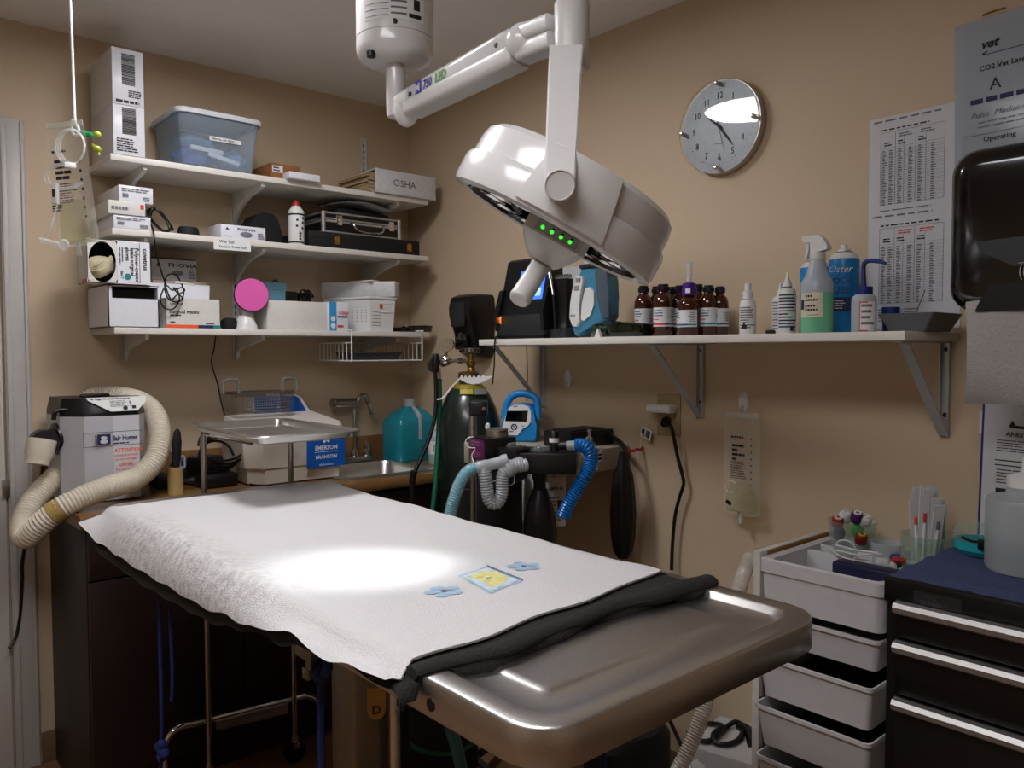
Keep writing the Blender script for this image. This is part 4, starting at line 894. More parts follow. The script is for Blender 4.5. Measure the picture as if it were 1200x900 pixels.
# paper leaning on the wall, clipper, green goggles
b = MB(GPAPER); f = fr((-.02, W(646, 340, -.02).y, RZ), (0, -1, 0), (.05, 0, 1)); wq = W(646, 340, -.02).y - W(686, 340, -.02).y; hq = W(665, 313, -.012).z - RZ; b.plate(f, wq, hq, .001); o = b.solo('paper_sheet', 'grey printed sheet leaning on the wall behind the hair clipper', 'paper')
b = MB(GINK); b.ink(f, wq * .2, hq * .3, wq * .95, hq * .62, 5, .25, .3, .6); b.build('print', o)
xc = -.16; pc = W(661, 392, xc); K = (W(652.5, 360, xc).y - W(670, 360, xc).y) / 2; zt_ = W(661, 322, xc).z
t = thing('hair_clipper', 'black hair clipper standing on its charger between console and blue vacuum', 'clipper', (xc, pc.y, RZ))
b = MB(BLK); hh = zt_ - RZ
b.lathe([(K * 1.15, 0), (K * 1.2, .01), (K * .8, .04), (K * .72, hh * .3), (K * .78, hh * .55), (K * .88, hh * .72), (K * .95, hh * .8), (K * .95, hh * .93)], (xc, pc.y, RZ), n=20, sx=.8); b.build('body', t)
b = MB(ALU); b.box((xc - .004, pc.y, zt_ - .006), (.016, K * 1.8, .012)); b.use(INK)
for k in range(9): b.box((xc - .0125, pc.y - K * .8 + K * .2 * k, zt_ - .004), (.001, K * .1, .008))
b.build('blade', t)
b = MB(DGREY); b.lathe([(K * 1.1, .0), (K * 1.3, .004), (K * 1.3, .03), (K * 1.0, .034)], (xc, pc.y, RZ), n=20); b.build('charging_cup', t)
xv = -.19; u0 = W(672, 390, xv); kk = (W(672, 360, xv).y - W(722, 360, xv).y) / 50   # metres per photo pixel in this plane
def vf(px, py): return ((px - 672) * kk, W(695, py, xv).z - RZ)
t = thing('hand_vacuum', 'blue and white handheld cordless vacuum standing on the wall shelf', 'vacuum', (xv, u0.y - 25 * kk, RZ))
b = MB(SBLUE); pl = [vf(*p) for p in ((678, 393), (673, 375), (675, 358), (681, 330), (686, 313), (716, 313), (718, 330), (719, 350), (720, 372), (717, 378), (702, 380), (690, 384), (684, 394))]
b.prism(pl, lambda u, v, w: V((xv - .02 + w, u0.y - u, RZ + max(v, .001))), .046, .009, 3); b.build('shell', t)
b = MB(mat('smoky bin', '#4d5a66', .3)); pl = [vf(*p) for p in ((702, 316), (717, 314), (718.5, 345), (720, 374), (712, 376), (705, 352))]; b.prism(pl, lambda u, v, w: V((xv - .023 + w, u0.y - u, RZ + v)), .044, .006, 3); b.build('dust_bin', t)
b = MB(WPL); pl = [vf(*p) for p in ((683, 323), (691, 324), (692, 331), (688.5, 345), (686.5, 362), (688, 376), (684, 383), (679, 382), (675, 372), (676, 355), (679, 340))]
b.prism(pl, lambda u, v, w: V((xv - .032 + w, u0.y - u, RZ + v)), .04, .004, 2); b.use(GREY)
for p in ((684, 325.5, 689, 331), (682, 334.5, 687, 340)): q0, q1 = vf(p[0], p[1]), vf(p[2], p[3]); b.bb((xv - .035, u0.y - q0[0], RZ + q1[1]), (xv - .03, u0.y - q1[0], RZ + q0[1]), .001)
q0, q1 = vf(677, 368.5), vf(683, 370.5); b.bb((xv - .0335, u0.y - q0[0], RZ + q1[1]), (xv - .031, u0.y - q1[0], RZ + q0[1])); b.build('handle', t)
b = MB(WPL); pl = [vf(*p) for p in ((693, 338), (699, 337), (703, 343), (703, 358), (699, 370), (691, 376), (688, 374), (689, 356))]; b.prism(pl, lambda u, v, w: V((xv - .026 + w, u0.y - u, RZ + v)), .01); b.build('handle_inset', t)
b = MB(DGREY); q0, q1 = vf(685, 313.5), vf(717, 311); b.bb((xv - .026, u0.y - q0[0], RZ + q0[1] - .004), (xv + .034, u0.y - q1[0], RZ + q1[1] + .004), .006); b.use(WPL); q0, q1 = vf(689, 311), vf(714, 300); b.bb((xv - .02, u0.y - q0[0], RZ + q0[1]), (xv + .03, u0.y - q1[0], RZ + q1[1]), .008); b.build('nozzle_collar', t)
GG = mat('dark green glass', '#06160a', .08, coat=.7, var=.3)
ya, yb = W(684.5, 390, -.25).y, W(744, 390, -.25).y; zt_ = W(710, 376.5, -.25).z; hh = zt_ - RZ
t = thing('safety_goggles', 'dark green wraparound safety goggles lying in front of the hand vacuum', 'goggles', (-.22, (ya + yb) / 2, RZ))
b = MB(GG); rows = []
for i in range(17):
    a = math.pi * i / 16; x = -.2 - .06 * math.sin(a) ** .7; y = (ya + yb) / 2 + (ya - yb) / 2 * math.cos(a)
    k = .75 + .25 * math.sin(a)
    rows.append([V((x + .006, y, RZ + .002)), V((x, y, RZ + hh * .3)), V((x + .004, y, RZ + hh * .8 * k + .004)), V((x + .016, y, RZ + hh * k)), V((x + .05, y, RZ + hh * .98 * k)), V((x + .055, y, RZ + .004))])
vr = b.grid(rows, closeu=True); b.bm.faces.new(vr[0]); b.bm.faces.new(vr[-1]); b.build('lens', t)
b = MB(GREEN); b.bb((-.262, (ya + yb) / 2 + .045, RZ + .004), (-.258, (ya + yb) / 2 + .03, RZ + .02)); b.bb((-.2625, (ya + yb) / 2 + .028, RZ + .028), (-.259, (ya + yb) / 2 - .002, RZ + .032)); b.build('painted_green_glint', t)  # glints on the lens, made as small green blocks
b = MB(WPL); p = W(700, 390, -.285); b.prism([(-.012, 0), (.012, 0), (.004, .018), (0, .026), (-.004, .018)], lambda u, v, w: V((-.285 + w, p.y - u, RZ + v)), .01); b.solo('white_nozzle', 'tiny white nozzle tip standing in front of the green goggles', 'nozzle')
# amber bottles
LABP = mat('bottle label', '#cfd3d6', .5)
def amber(px, pyc, X, width_px, side, label, pump=False, rotl=0):
    c = W(px, 385, X); c.z = RZ; D = (c - CAM).dot(FW); r = width_px * D / 937 / 2; h = W(px, pyc, X).z - RZ
    t = thing('amber_bottle', label, 'bottle', c, 'amber bottles on the wall shelf')
    b = MB(AMBER); hb = h if not pump else h * .82
    b.lathe([(r * .92, 0), (r, .004), (r, hb * .63), (r * .96, hb * .7), (r * .8, hb * .77), (r * .52, hb * .82), (r * .45, hb * .86), (r * .45, hb * .9)], c, n=30); b.build('glass_body', t)
    CAPM = PURP if pump else mat('dark purple cap', '#17101f', .35)
    b = MB(CAPM)
    if pump:
        b.lathe([(r * .62, 0), (r * .64, .004), (r * .64, .018), (r * .56, .021), (r * .56, .032), (r * .3, .036)], c + V((0, 0, hb * .87)), n=24)
    else:
        b.lathe([(r * .58, 0), (r * .6, .003), (r * .6, .012), (r * .5, .014), (r * .5, h * .13), (.001, h * .135)], c + V((0, 0, h * .865)), n=22)
    b.build('cap', t)
    if pump:
        b = MB(film('clear pump', '#e4e4e4', .45, .2)); zt_ = W(px, 306.5, X).z; zc = c.z + hb * .87 + .036
        b.lathe([(r * .2, 0), (r * .2, (zt_ - zc) * .3), (r * .28, (zt_ - zc) * .32), (r * .26, (zt_ - zc) * .9), (r * .38, (zt_ - zc) * .92), (r * .3, zt_ - zc)], (c.x, c.y, zc), n=16); b.build('dropper', t)
        b = MB(PAPER); f = fr(c + V((-r * .66, -r * .1, hb * .87 + .005)), (0, -1, 0), (0, 0, 1)); b.plate(f, r * .5, .012, .001); b.build('cap_label', t)
    # wrapped label: arc facing the room, print in coloured bands
    b = MB(LABP); d0 = math.atan2(CAM.y - c.y, CAM.x - c.x); z0_, z1_ = c.z + hb * .19, c.z + hb * .55
    def arc(a0, a1, za, zb2, rad): 
        a0, a1 = 2 * d0 - a0, 2 * d0 - a1; n = max(2, int(abs(a1 - a0) / .12) + 1)
        b.grid([[V((c.x + math.cos(a0 + (a1 - a0) * i / n) * (rad + e), c.y + math.sin(a0 + (a1 - a0) * i / n) * (rad + e), z)) for i in range(n + 1)] for z, e in ((za, 0), (za, .0004), (zb2, .0004), (zb2, 0))])
    a0, a1 = (d0 - 1.45 + rotl, d0 + 1.1 + rotl)    # larger angles lie to the left in view
    arc(a0, a1, z0_, z1_, r + .0002); hL = z1_ - z0_
    rnd = random.Random(int(px))
    b.use(TINK); arc(a0 + .1, a0 + .85, z0_ + hL * .1, z0_ + hL * .18, r + .0008)
    b.use(BINK); arc(a0 + .85, a0 + 1.2, z0_ + hL * .1, z0_ + hL * .18, r + .0008); b.use(RINK if side else TINK); arc(a0 + 1.2, a1, z0_ + hL * .08, z0_ + hL * .2, r + .0008)
    b.use(GINK)
    for k in range(6): arc(a0 + .2, a0 + rnd.uniform(.6, .85), z0_ + hL * (.32 + .1 * k), z0_ + hL * (.36 + .1 * k), r + .0008)
    b.use(BINK)
    for k in range(3): arc(a1 - rnd.uniform(.8, 1.1), a1 - .15, z0_ + hL * (.55 + .13 * k), z0_ + hL * (.6 + .13 * k), r + .0008)
    b.use(RINK); arc(a1 - .7, a1 - .15, z0_ + hL * .35, z0_ + hL * .4, r + .0008)
    b.build('label', t)
amber(769, 335.5, -.10, 19, 1, 'amber bottle in the back row, second from the left by its cap', rotl=.1)
amber(787, 336, -.10, 19, 1, 'amber bottle in the back row just left of the purple dropper cap')
amber(818, 333, -.10, 20, 0, 'amber bottle in the back row just right of the purple dropper cap')
amber(754, 334.7, -.15, 21.5, 1, 'amber bottle at the left end of the row, in front of the goggles', rotl=.1)
amber(777, 333, -.17, 24.5, 1, 'amber bottle second in the front row with a red-edged label')
amber(796, 334.5, -.125, 20, 1, 'amber bottle half hidden behind the one with the purple dropper')
amber(807.5, 327, -.20, 27.5, 0, 'largest amber bottle with a bright purple cap and clear dropper', True, .75)
amber(830, 334.3, -.165, 22, 0, 'amber bottle just right of the purple-capped one, with a teal-edged label', rotl=-.1)
amber(843.5, 335.5, -.14, 20, 0, 'amber bottle at the right end of the row beside the white spray bottle', rotl=.1)
def upright(name, label, cat, px, pyt, X, width_px, prof, m, part='body'):
    c = W(px, 390, X); c.z = RZ; D = (c - CAM).dot(FW); r = width_px * D / 937 / 2; h = W(px, pyt, X).z - RZ
    t = thing(name, label, cat, c)
    b = MB(m); b.lathe([(r * k, h * z) for k, z in prof], c, n=28); b.build(part, t)
    return t, c, r, h
d0 = math.radians(225)
def wrap(t, c, r, h, z0, z1, name, m, mi, rows, seed, extra=None, a0=-1.35, a1=1.2):
    b = MB(m); dd = math.atan2(CAM.y - c.y, CAM.x - c.x); rnd = random.Random(seed)
    def arc(p, q, za, zb, e):
        p, q = -p, -q; n = max(2, int(abs(q - p) / .12) + 1)
        b.grid([[V((c.x + math.cos(dd + p + (q - p) * i / n) * (r + e + k), c.y + math.sin(dd + p + (q - p) * i / n) * (r + e + k), c.z + z)) for i in range(n + 1)] for z, k in ((za, 0), (za, .0004), (zb, .0004), (zb, 0))])
    if m: arc(a0, a1, h * z0, h * z1, .0003)
    b.use(mi)
    for k in range(rows):
        z = z1 - (z1 - z0) * (k + .9) / (rows + 1); L = rnd.uniform(.5, 1) * (a1 - a0 - .3); arc(a1 - .15 - L, a1 - .15, h * z, h * (z + (z1 - z0) / (rows + 1) * .45), .0009)
    if extra: extra(b, arc)
    b.build(name, t)
t, c, r, h = upright('spray_bottle', 'small white pump spray bottle right of the amber bottles', 'bottle', 876, 332, -.17, 18.5, [(.95, 0), (1, .02), (1, .58), (.9, .66), (.45, .7), (.45, .72)], WPL)
b = MB(WPL); b.lathe([(r * .62, h * .7), (r * .62, h * .84), (r * .4, h * .86), (r * .38, h * .96), (r * .45, h * .97), (r * .3, h)], c, n=20); b.build('pump_cap', t)
wrap(t, c, r, h, .08, .56, 'print', None or WPL, GINK, 9, 3, lambda b, arc: (b.use(INK), arc(.1, .75, h * .12, h * .2, .0012), arc(.3, .55, h * .2, h * .25, .0012)))
t, c, r, h = upright('dropper_bottle', 'white squeeze bottle with a pointed tip, in front of its twin', 'bottle', 922, 319, -.20, 20, [(.95, 0), (1, .02), (1, .66), (.85, .72), (.5, .745), (.5, .76)], WPL)
b = MB(WPL); b.lathe([(r * .52, h * .765), (r * .5, h * .8), (r * .22, h * .9), (r * .1, h), (.0005, h)], c, n=20); b.use(BINK).lathe([(r * .53, h * .75), (r * .53, h * .765)], c, n=20); b.build('pointed_tip', t)
wrap(t, c, r, h, .05, .66, 'print', WPL, BINK, 11, 5, lambda b, arc: (b.use(INK), arc(-.75, -.35, h * .05, h * .13, .0012)))
t, c, r, h = upright('dropper_bottle', 'white squeeze bottle mostly hidden behind the front dropper bottle', 'bottle', 914, 332, -.12, 18, [(.95, 0), (1, .02), (1, .68), (.85, .73), (.5, .76), (.35, .82), (.1, 1)], WPL)
wrap(t, c, r, h, .05, .66, 'print', WPL, GINK, 10, 6)
p = W(903, 391, -.2); b = MB(BLK); b.box((p.x, p.y, RZ + .006), (.02, .02, .012), 0, .004); b.solo('loose_stopper', 'tiny loose black stopper on the shelf beside the dropper bottles', 'stopper')
# blue cans
for px, pt, X, wd, lab in ((954, 299, -.075, 33, 'tall blue aerosol can mostly hidden behind the green-filled spray bottle'), (988, 287.5, -.10, 34, 'tall blue aerosol can of coolant standing beside the wash bottle')):
    t, c, r, h = upright('aerosol_can', lab, 'can', px, pt, X, wd, [(.95, 0), (1, .012), (1, .82), (.97, .84), (.8, .885), (.62, .905)], BLUE)
    t['group'] = 'blue aerosol cans'
    b = MB(WPL); b.lathe([(r * .98, h * .835), (r * .82, h * .888), (r * .6, h * .91)], c + V((0, 0, .0008)), n=28, cap=False); b.lathe([(r * .45, h * .91), (r * .43, h * .95), (r * .2, h * .96), (r * .2, h), (.001, h)], c, n=20); b.use(INK).lathe([(r * .62, h * .905), (r * .6, h * .92), (r * .45, h * .92)], c, n=24); b.build('valve_top', t)
    if px > 960:
        dv = (CAM - c); dv.z = 0; dv.normalize(); f = fr(c + dv * (r + .0015) + V((0, 0, 0)), V((0, 0, 1)).cross(dv), (0, 0, 1)); f = f @ Matrix.Translation((-.012, 0, -.0005))
        b = MB(BINK); b.plate(f @ Matrix.Translation((-.022, h * .25, .0)), .05, h * .155, .0005, .0); b.use(mat('can print blue', '#0a3f72', .4))
        b.text('KOOL', f, .002, h * .555, h * .105, .0, .02, 0, .95, 'CENTER'); b.text('LUBE', f, .002, h * .455, h * .105, .0, .02, 0, .95, 'CENTER')
        for y_ in (.44, .65): b.rect(f, -.024, h * y_, .028, h * (y_ + .004), 0)
        for x_ in (-.024, .027): b.rect(f, x_, h * .44, x_ + .001, h * .65, 0)
        b.use(PAPER).text('Oster', f, .002, h * .685, h * .105, .0, .0, .35, 1, 'CENTER'); b.ink(f, -.018, h * .27, .024, h * .38, 4, .4, lift=.0006); b.build('print', t)
# green spray bottle
t, c, r, h = upright('trigger_bottle', 'clear trigger spray bottle of green cleaner in front of the blue cans', 'bottle', 957, 276, -.235, 36, [(.96, 0), (1, .01), (1, .40), (1, .41)], GRNL, 'green_liquid')
b = MB(FROST); b.lathe([(r * 1.0, h * .41), (r * 1.0, h * .515), (r * .93, h * .54), (r * .68, h * .6), (r * .5, h * .72), (r * .42, h * .77)], c, n=28); b.build('bottle_top', t)
dv = V((-.75, .66, 0)).normalized(); sd = dv
b = MB(WPL); b.lathe([(r * .48, h * .755), (r * .5, h * .76), (r * .5, h * .815), (r * .42, h * .825)], c, n=20)
fH = lambda u, v, w: c + V((0, 1, 0)) * u * r + V((0, 0, h * v)) + V((-1, 0, 0)) * (w - .011)
b.prism([(.92, .955), (.98, .985), (.9, 1.0), (-.15, 1.0), (-.45, .965), (-.75, .89), (-.8, .85), (-.3, .83), (.35, .82), (.42, .93), (.78, .93)], fH, .022); b.build('trigger_head', t)
b = MB(WPL); b.prism([(.52, .93), (.75, .925), (.7, .86), (.82, .775), (.66, .775), (.56, .85)], lambda u, v, w: c + V((0, 1, 0)) * u * r + V((0, 0, h * v)) + V((-1, 0, 0)) * (w - .006), .012); b.build('trigger', t)
BEIGEL = mat('beige label', '#cfc7ae', .6)
wrap(t, c, r, h, .16, .41, 'label', BEIGEL, INK, 0, 8, lambda b, arc: (b.use(BINK), arc(.85, 1.15, h * .24, h * .34, .0012), b.use(INK), [arc(.62 - .17 * k, .74 - .17 * k, h * z, h * (z + .02), .0012) for z, n in ((.365, 3), (.325, 5), (.265, 4), (.225, 5)) for k in range(n)], b.use(GINK), arc(-.1, .6, h * .18, h * .187, .0012)), -.35, 1.25)
# wash bottle
t, c, r, h = upright('wash_bottle', 'squat clear wash bottle with a navy cap and bent spout', 'bottle', 1012, 336, -.22, 27.5, [(.95, 0), (1, .02), (1, .7), (.92, .78), (.62, .84)], FROST)
b = MB(DBLUE); b.lathe([(r * .66, h * .82), (r * .68, h * .84), (r * .68, h * .99), (r * .6, h)], c, n=22); b.build('cap', t)
b = MB(DBLUE); b.tube([c + V((0, 0, h * .98)), W(1012, 325, -.22), W(1012, 313, -.22), W(1014, 307.5, -.22), W(1021, 305.5, -.22), W(1031, 306.5, -.22), W(1039, 309, -.22)], .0052, 10, 5, rf=lambda i, n: 1 - .6 * max(0, (i / n - .75) / .25)); b.build('spout', t)
wrap(t, c, r, h, .03, .66, 'label', PAPER, GINK, 4, 9, lambda b, arc: (b.use(RINK), arc(.28, .34, h * .03, h * .66, .0013), arc(-.3, .34, h * .635, h * .66, .0013), arc(-.3, .34, h * .03, h * .05, .0013)), -1.1, .35)
# navy cup and grey dish
t_, c, r, h = upright('navy_cup', 'navy blue cup between the wash bottle and the grey dish', 'cup', 1043.5, 360, -.15, 19.5, [(.88, 0), (1, .97), (1, 1), (.93, 1), (.8, .06)], DBLUE)
ya, yb = W(1041, 380, -.16).y, W(1121, 370, -.10).y; zt_ = W(1080, 366.5, -.2).z
DISH = mat('grey dish', '#55585a', .45, var=.03)
b = MB(DISH); rows = []
for z, g in ((RZ + .001, .022), (zt_, 0), (zt_, .003), (RZ + .004, .026)):
    rows.append(rr(-.22 + g * .5, -.06 - g * .5, yb + g, ya - g, z, .006))
vr = b.grid(rows, closeu=True); b.bm.faces.new(vr[0]); b.bm.faces.new(vr[-1]); b.solo('slant_dish', 'grey slant-sided dish at the right end of the wall shelf', 'dish', sharp=25)
b = MB(GINK); b.cyl(W(1073, 368, -.12), W(1084, 340, -.10), .0012, n=8); b.cyl(W(1073, 368, -.12), W(1072, 377, -.125), .0012, n=8); b.solo('thin_stick', 'thin dark stick standing in the grey slant-sided dish', 'stick')
# ---- clock
c = V((0, (W(802, 150, 0).y + W(904, 148, 0).y) / 2, (W(853, 93, -.01).z + W(853, 204, -.01).z) / 2)); R = (W(853, 93, 0).z - W(853, 204, 0).z) / 2 * .985
SILV = mat('brushed dial', '#8f9395', .42, .35, var=.05)
t = thing('wall_clock', 'round silver wall clock with a domed glass on four studs', 'clock', c)
b = MB(DCHR); b.lathe([(R * .97, .001), (R, .004), (R, .026), (R * .985, .03), (R * .9, .03), (.001, .0285)], c, (-1, 0, 0), 72); b.build('case', t)
b = MB(SILV); b.lathe([(R * .975, .0305), (.001, .031)], c, (-1, 0, 0), 72); b.build('dial', t)
f = fr(c + V((-.0315, 0, 0)), (0, -1, 0), (0, 0, 1)); b = MB(INK)
for k in range(12):
    a = math.pi / 2 - 2 * math.pi * k / 12; s_ = str(k if k else 12); b.text(s_, f, math.cos(a) * R * .66, math.sin(a) * R * .66 - R * .065, R * .2, .0002, 0, 0, .85, 'CENTER')
for k in range(60):
    a = 2 * math.pi * k / 60; rr0 = R * (.82 if k % 5 else .8)
    b.lathe([(R * (.008 if k % 5 else .014), 0), (R * .008, .0004)], f @ V((math.cos(a) * rr0, math.sin(a) * rr0, 0)), (-1, 0, 0), 6)
b.build('numerals', t)
def hand(name, ang, L, wd, back, lift):
    b = MB(INK); d_ = V((math.sin(ang), math.cos(ang), 0)); n_ = V((d_.y, -d_.x, 0))
    b.prism([(-back, -.5), (-back, .5), (L * .6, .5), (L, .12), (L, -.12), (L * .6, -.5)], lambda u, v, w: f @ (d_ * u + n_ * v * wd + V((0, 0, lift + w))), .0006); b.build(name, t)
hand('hour_hand', math.radians(310), R * .42, R * .045, R * .1, .003); hand('minute_hand', math.radians(143), R * .58, R * .035, R * .1, .004); hand('second_hand', math.radians(165), R * .62, R * .012, R * .2, .005)
b = MB(INK); b.cyl(f @ V((0, 0, .001)), f @ V((0, 0, .007)), R * .03); b.build('hub', t)
b = MB(CHROME)
b = MB(GINK); b.rect(f, -R * .12, -R * .36, R * .1, -R * .353, .0005); b.build('dial_line', t)
for k in range(4):
    a = math.pi / 2 * k; q = f @ V((math.cos(a) * R * .9, math.sin(a) * R * .9, 0)); b = MB(CHROME); b.lathe([(R * .045, -.002), (R * .045, .02), (R * .03, .024), (.001, .0245)], q, (-1, 0, 0), 14); b.build('stud', t)
CG = film('clock glass', '#eef2f2', .05, .02)
nt = CG.node_tree
for l_ in list(nt.links):
    if l_.to_socket.name == 'Fac' or l_.to_node.type == 'MIX_SHADER' and l_.to_socket == l_.to_node.inputs[0]: nt.links.remove(l_)
mx = [n for n in nt.nodes if n.type == 'MIX_SHADER'][0]; fz = nt.nodes.new('ShaderNodeFresnel'); fz.inputs['IOR'].default_value = 1.5; nt.links.new(fz.outputs[0], mx.inputs[0])
gl = nt.nodes.new('ShaderNodeBsdfGlossy'); gl.inputs['Roughness'].default_value = .01; nt.links.new(gl.outputs[0], mx.inputs[2])
b = MB(CG); b.lathe([(R * .99, .041), (R * .992, .0425), (R * .985, .044), (.0005, .0441)], c, (-1, 0, 0), 72, cap=False); b.build('glass', t)
# ---- papers
def sheet(label, y0, y1, z0, z1, x, kind, seed):
    f = frW(x, y0, z0); w = y0 - y1; h = z1 - z0
    b = MB(GPAPER); b.plate(f, w, h, .0004); o = b.solo('printed_sheet', label, 'paper', 'printed tables on the right wall')
    b = MB(GINK); L = .0009
    b.ink(f, w * .05, h * .955, w * .97, h * .975, 1, .7, .06, .14, L, seed); b.use(INK).ink(f, w * .14, h * .875, w * .78, h * .895, 1, .6, .05, .12, L, seed + 1)
    b.use(GINK); x0, x1, ya, yb = w * .13, w * .82, h * .22, h * .86
    for q in (0, 1): b.rect(f, x0, (ya, yb)[q], x1, (ya, yb)[q] + .0006, L); b.rect(f, (x0, x1)[q], ya, (x0, x1)[q] + .0006, yb, L)
    for q in (.24, .38, .56, .72): b.rect(f, x0 + (x1 - x0) * q, ya, x0 + (x1 - x0) * q + .0005, yb * (.93 if q in (.38, .72) else 1), L)
    b.rect(f, x0, h * .72, x1, h * .7215, L)
    b.use(RINK if kind else GINK); 
    for q in (.3, .64): b.ink(f, x0 + (x1 - x0) * q, h * .80, x0 + (x1 - x0) * (q + .22), h * .84, 2, .5, .2, .4, L, seed + 2)
    b.use(INK)
    for q in (.06, .28, .6): b.ink(f, x0 + (x1 - x0) * q, h * .735, x0 + (x1 - x0) * (q + .12), h * .78, 2, .5, .4, .7, L, seed + 3)
    rnd = random.Random(seed)
    for i in range(24):
        yy = ya + (h * .71 - ya) * i / 24 + .001
        b.use(GINK)
        for q in (.03, .14, .28, .45, .6, .8): b.rect(f, x0 + (x1 - x0) * q, yy, x0 + (x1 - x0) * (q + rnd.uniform(.04, .075)), yy + h * .009, L)
        b.use(GINK).rect(f, x0, yy - .0009, x1, yy - .0005, L)
    b.use(GINK).ink(f, w * .13, h * .06, w * .7, h * .18, 5, .35, .2, .5, L, seed + 4); b.build('printed_table', o)
sheet('white sheet printed with a dense table, upper one beside the towel dispenser', -2.067, -2.284, 1.665, 1.942, -.0006, 0, 11)
sheet('white sheet printed with a red-headed table, lower one above the grey dish', -2.068, -2.286, 1.418, 1.708, -.0018, 1, 21)
TL, BL = W(1139, 27, -.012), W(1119, 205, -.012); f = fr(BL, (0, -1, .02), TL - BL); w = .24; h = (TL - BL).length
b = MB(film('plastic sleeve', '#c4cbd2', .5, .12, 'e6ebf0')); b.plate(f, w, h, .001, .0); o = b.solo('document_sleeve', 'plastic document sleeve with handwritten sheet at the top right of the wall', 'paper')
b = MB(GPAPER); b.plate(f @ Matrix.Translation((.018, .004, -.0012)), w - .03, h - .012, .0006); b.use(INK)
L = .0016; b.text('vet', f, .055, h * .80, .028, L, .03, .3); b.rect(f, .06, h * .755, .16, h * .759, L); b.text('<', f, .058, h * .745, .02, L, .02); b.text('CO2 Vet Laser', f, .052, h * .655, .016, L, .02)
b.text('A', f, .073, h * .52, .036, L); b.use(BINK).ink(f, .034, h * .44, .2, h * .48, 1, .8, .1, .2, L, 3); b.use(GINK); b.text('Pulse  Medium', f, .034, h * .35, .018, L, 0, .3); b.ink(f, .05, h * .27, .18, h * .33, 2, .3, .1, .2, L, 4)
b.rect(f, .024, h * .235, .2, h * .238, L); b.use(INK).text('Operating', f, .06, h * .185, .016, L, .01); b.build('handwritten_sheet', o)
b = MB(BRASS); q = W(1152, 18, -.014); b.tube([q, q + V((-.004, -.012, .0)), q + V((-.004, -.035, .001)), q + V((0, -.045, .002))], .0025, 8, 3); b.build('clip_pin', o)
# clipboard
TL, BL = W(1155, 476, -.014), W(1145.5, 600, -.014); f = fr(BL + V((0, 0, -.06)), (0, -1, -.02), TL - BL); h = (TL - BL).length + .12; w = .23
b = MB(DBLUE); b.plate(f, w, h, .004, -.004); o = b.solo('clipboard', 'navy clipboard with an anaesthesia form hanging under the towel dispenser', 'clipboard')
b = MB(GPAPER); b.plate(f @ Matrix.Translation((.005, .004, 0)), w - .01, h - .012, .0006); b.use(INK); L = .001; hh = h
b.text('ANESTHESIA', f, .05, h * .66, .014, L, .02); b.prism([(.055, .72), (.062, .76), (.068, .73), (.09, .725), (.1, .71), (.06, .71)], lambda u, v, q: f @ V((u, v * h, L + q)), .0004)
b.ink(f, .032, h * .56, .1, h * .64, 5, .3, .3, .6, L, 2); b.rect(f, .03, h * .505, w - .01, h * .512, L); b.rect(f, .03, h * .475, w - .01, h * .482, L); b.ink(f, .034, h * .36, .12, h * .46, 5, .3, .3, .6, L, 7); b.rect(f, .034, h * .245, .056, h * .335, L); b.build('anaesthesia_form', o)
q = W(1151, 490, -.004); b = MB(PAPER); b.plate(frW(-.003, q.y + .006, q.z - .035), .03, .05, .0006); b.use(DBLUE).rect(frW(-.003, q.y + .002, q.z - .03), 0.004, .018, .02, .042, .0008); b.solo('wall_sticker', 'small white and blue sticker peeking out left of the clipboard', 'sticker')
# ---- paper towel dispenser
xd = -.21; ya = W(1107, 300, xd).y; yb = ya - .31; z1 = W(1125, 174, xd).z; z0 = W(1125, 366, xd).z
t = thing('towel_dispenser', 'large black paper towel dispenser on the right wall', 'dispenser', (xd / 2, (ya + yb) / 2, z0))
b = MB(BLKG); rows = []
for x, g in ((-.003, 0), (xd + .05, 0), (xd + .02, .005), (xd + .005, .016), (xd, .032), (xd - .0006, .042), (xd - .0008, .056)):
    rows.append([V((x, q.x, q.y)) for q in rr(yb + g, ya - g, z0 + g, z1 - g, 0, max(.012, .05 - g * .5), 6)])
vr = b.grid(rows, closeu=True); b.bm.faces.new(vr[-1]); b.build('cover', t)
f = frW(xd - .0012, ya, z0); wd, hd = ya - yb, z1 - z0
b = MB(DGREY); b.prism([(wd * .2, hd * .42), (wd * .22, hd * .36), (wd * .42, hd * .26), (wd * .9, hd * .26), (wd * .9, hd * .44)], lambda u, v, q: f @ V((u, v, q)), .003); b.build('lower_band', t)
b = MB(mat('smoked panel', '#101112', .3)); b.prism([(wd * .2, .0), (wd * .9, 0), (wd * .9, hd * .16), (wd * .28, hd * .16)], lambda u, v, q: f @ V((u, v, .001 + q)), .004); b.build('dispense_lip', t)
b = MB(GREY); L = .0036; b.text('(((', f, wd * .45, hd * .2, .032, L, .01, 0, .7)
b.prism([(.345, .17), (.335, .205), (.35, .21), (.352, .24), (.362, .24), (.364, .21), (.385, .205), (.39, .17)], lambda u, v, q: f @ V(((u + .18) * wd * 1.02, v * hd * 1.05, L + q)), .0005); b.rect(f, wd * .45, hd * .272, wd * .68, hd * .277, L)
b.build('hand_symbol', t); b = MB(GREY); b.text('F', f, wd * .50, hd * .535, .024, .0006, .03); b.text('ENMOTION', f, wd * .56, hd * .535, .024, .0006, .03); b.build('maker_lettering', t)
b = MB(mat('paper towel', '#a5a29e', .95, bump=.6, scale=160, var=.04)); y0, y1 = W(1137, 360, xd + .03).y, yb + .04
rows = []
zb_ = W(1160, 474, xd + .02).z
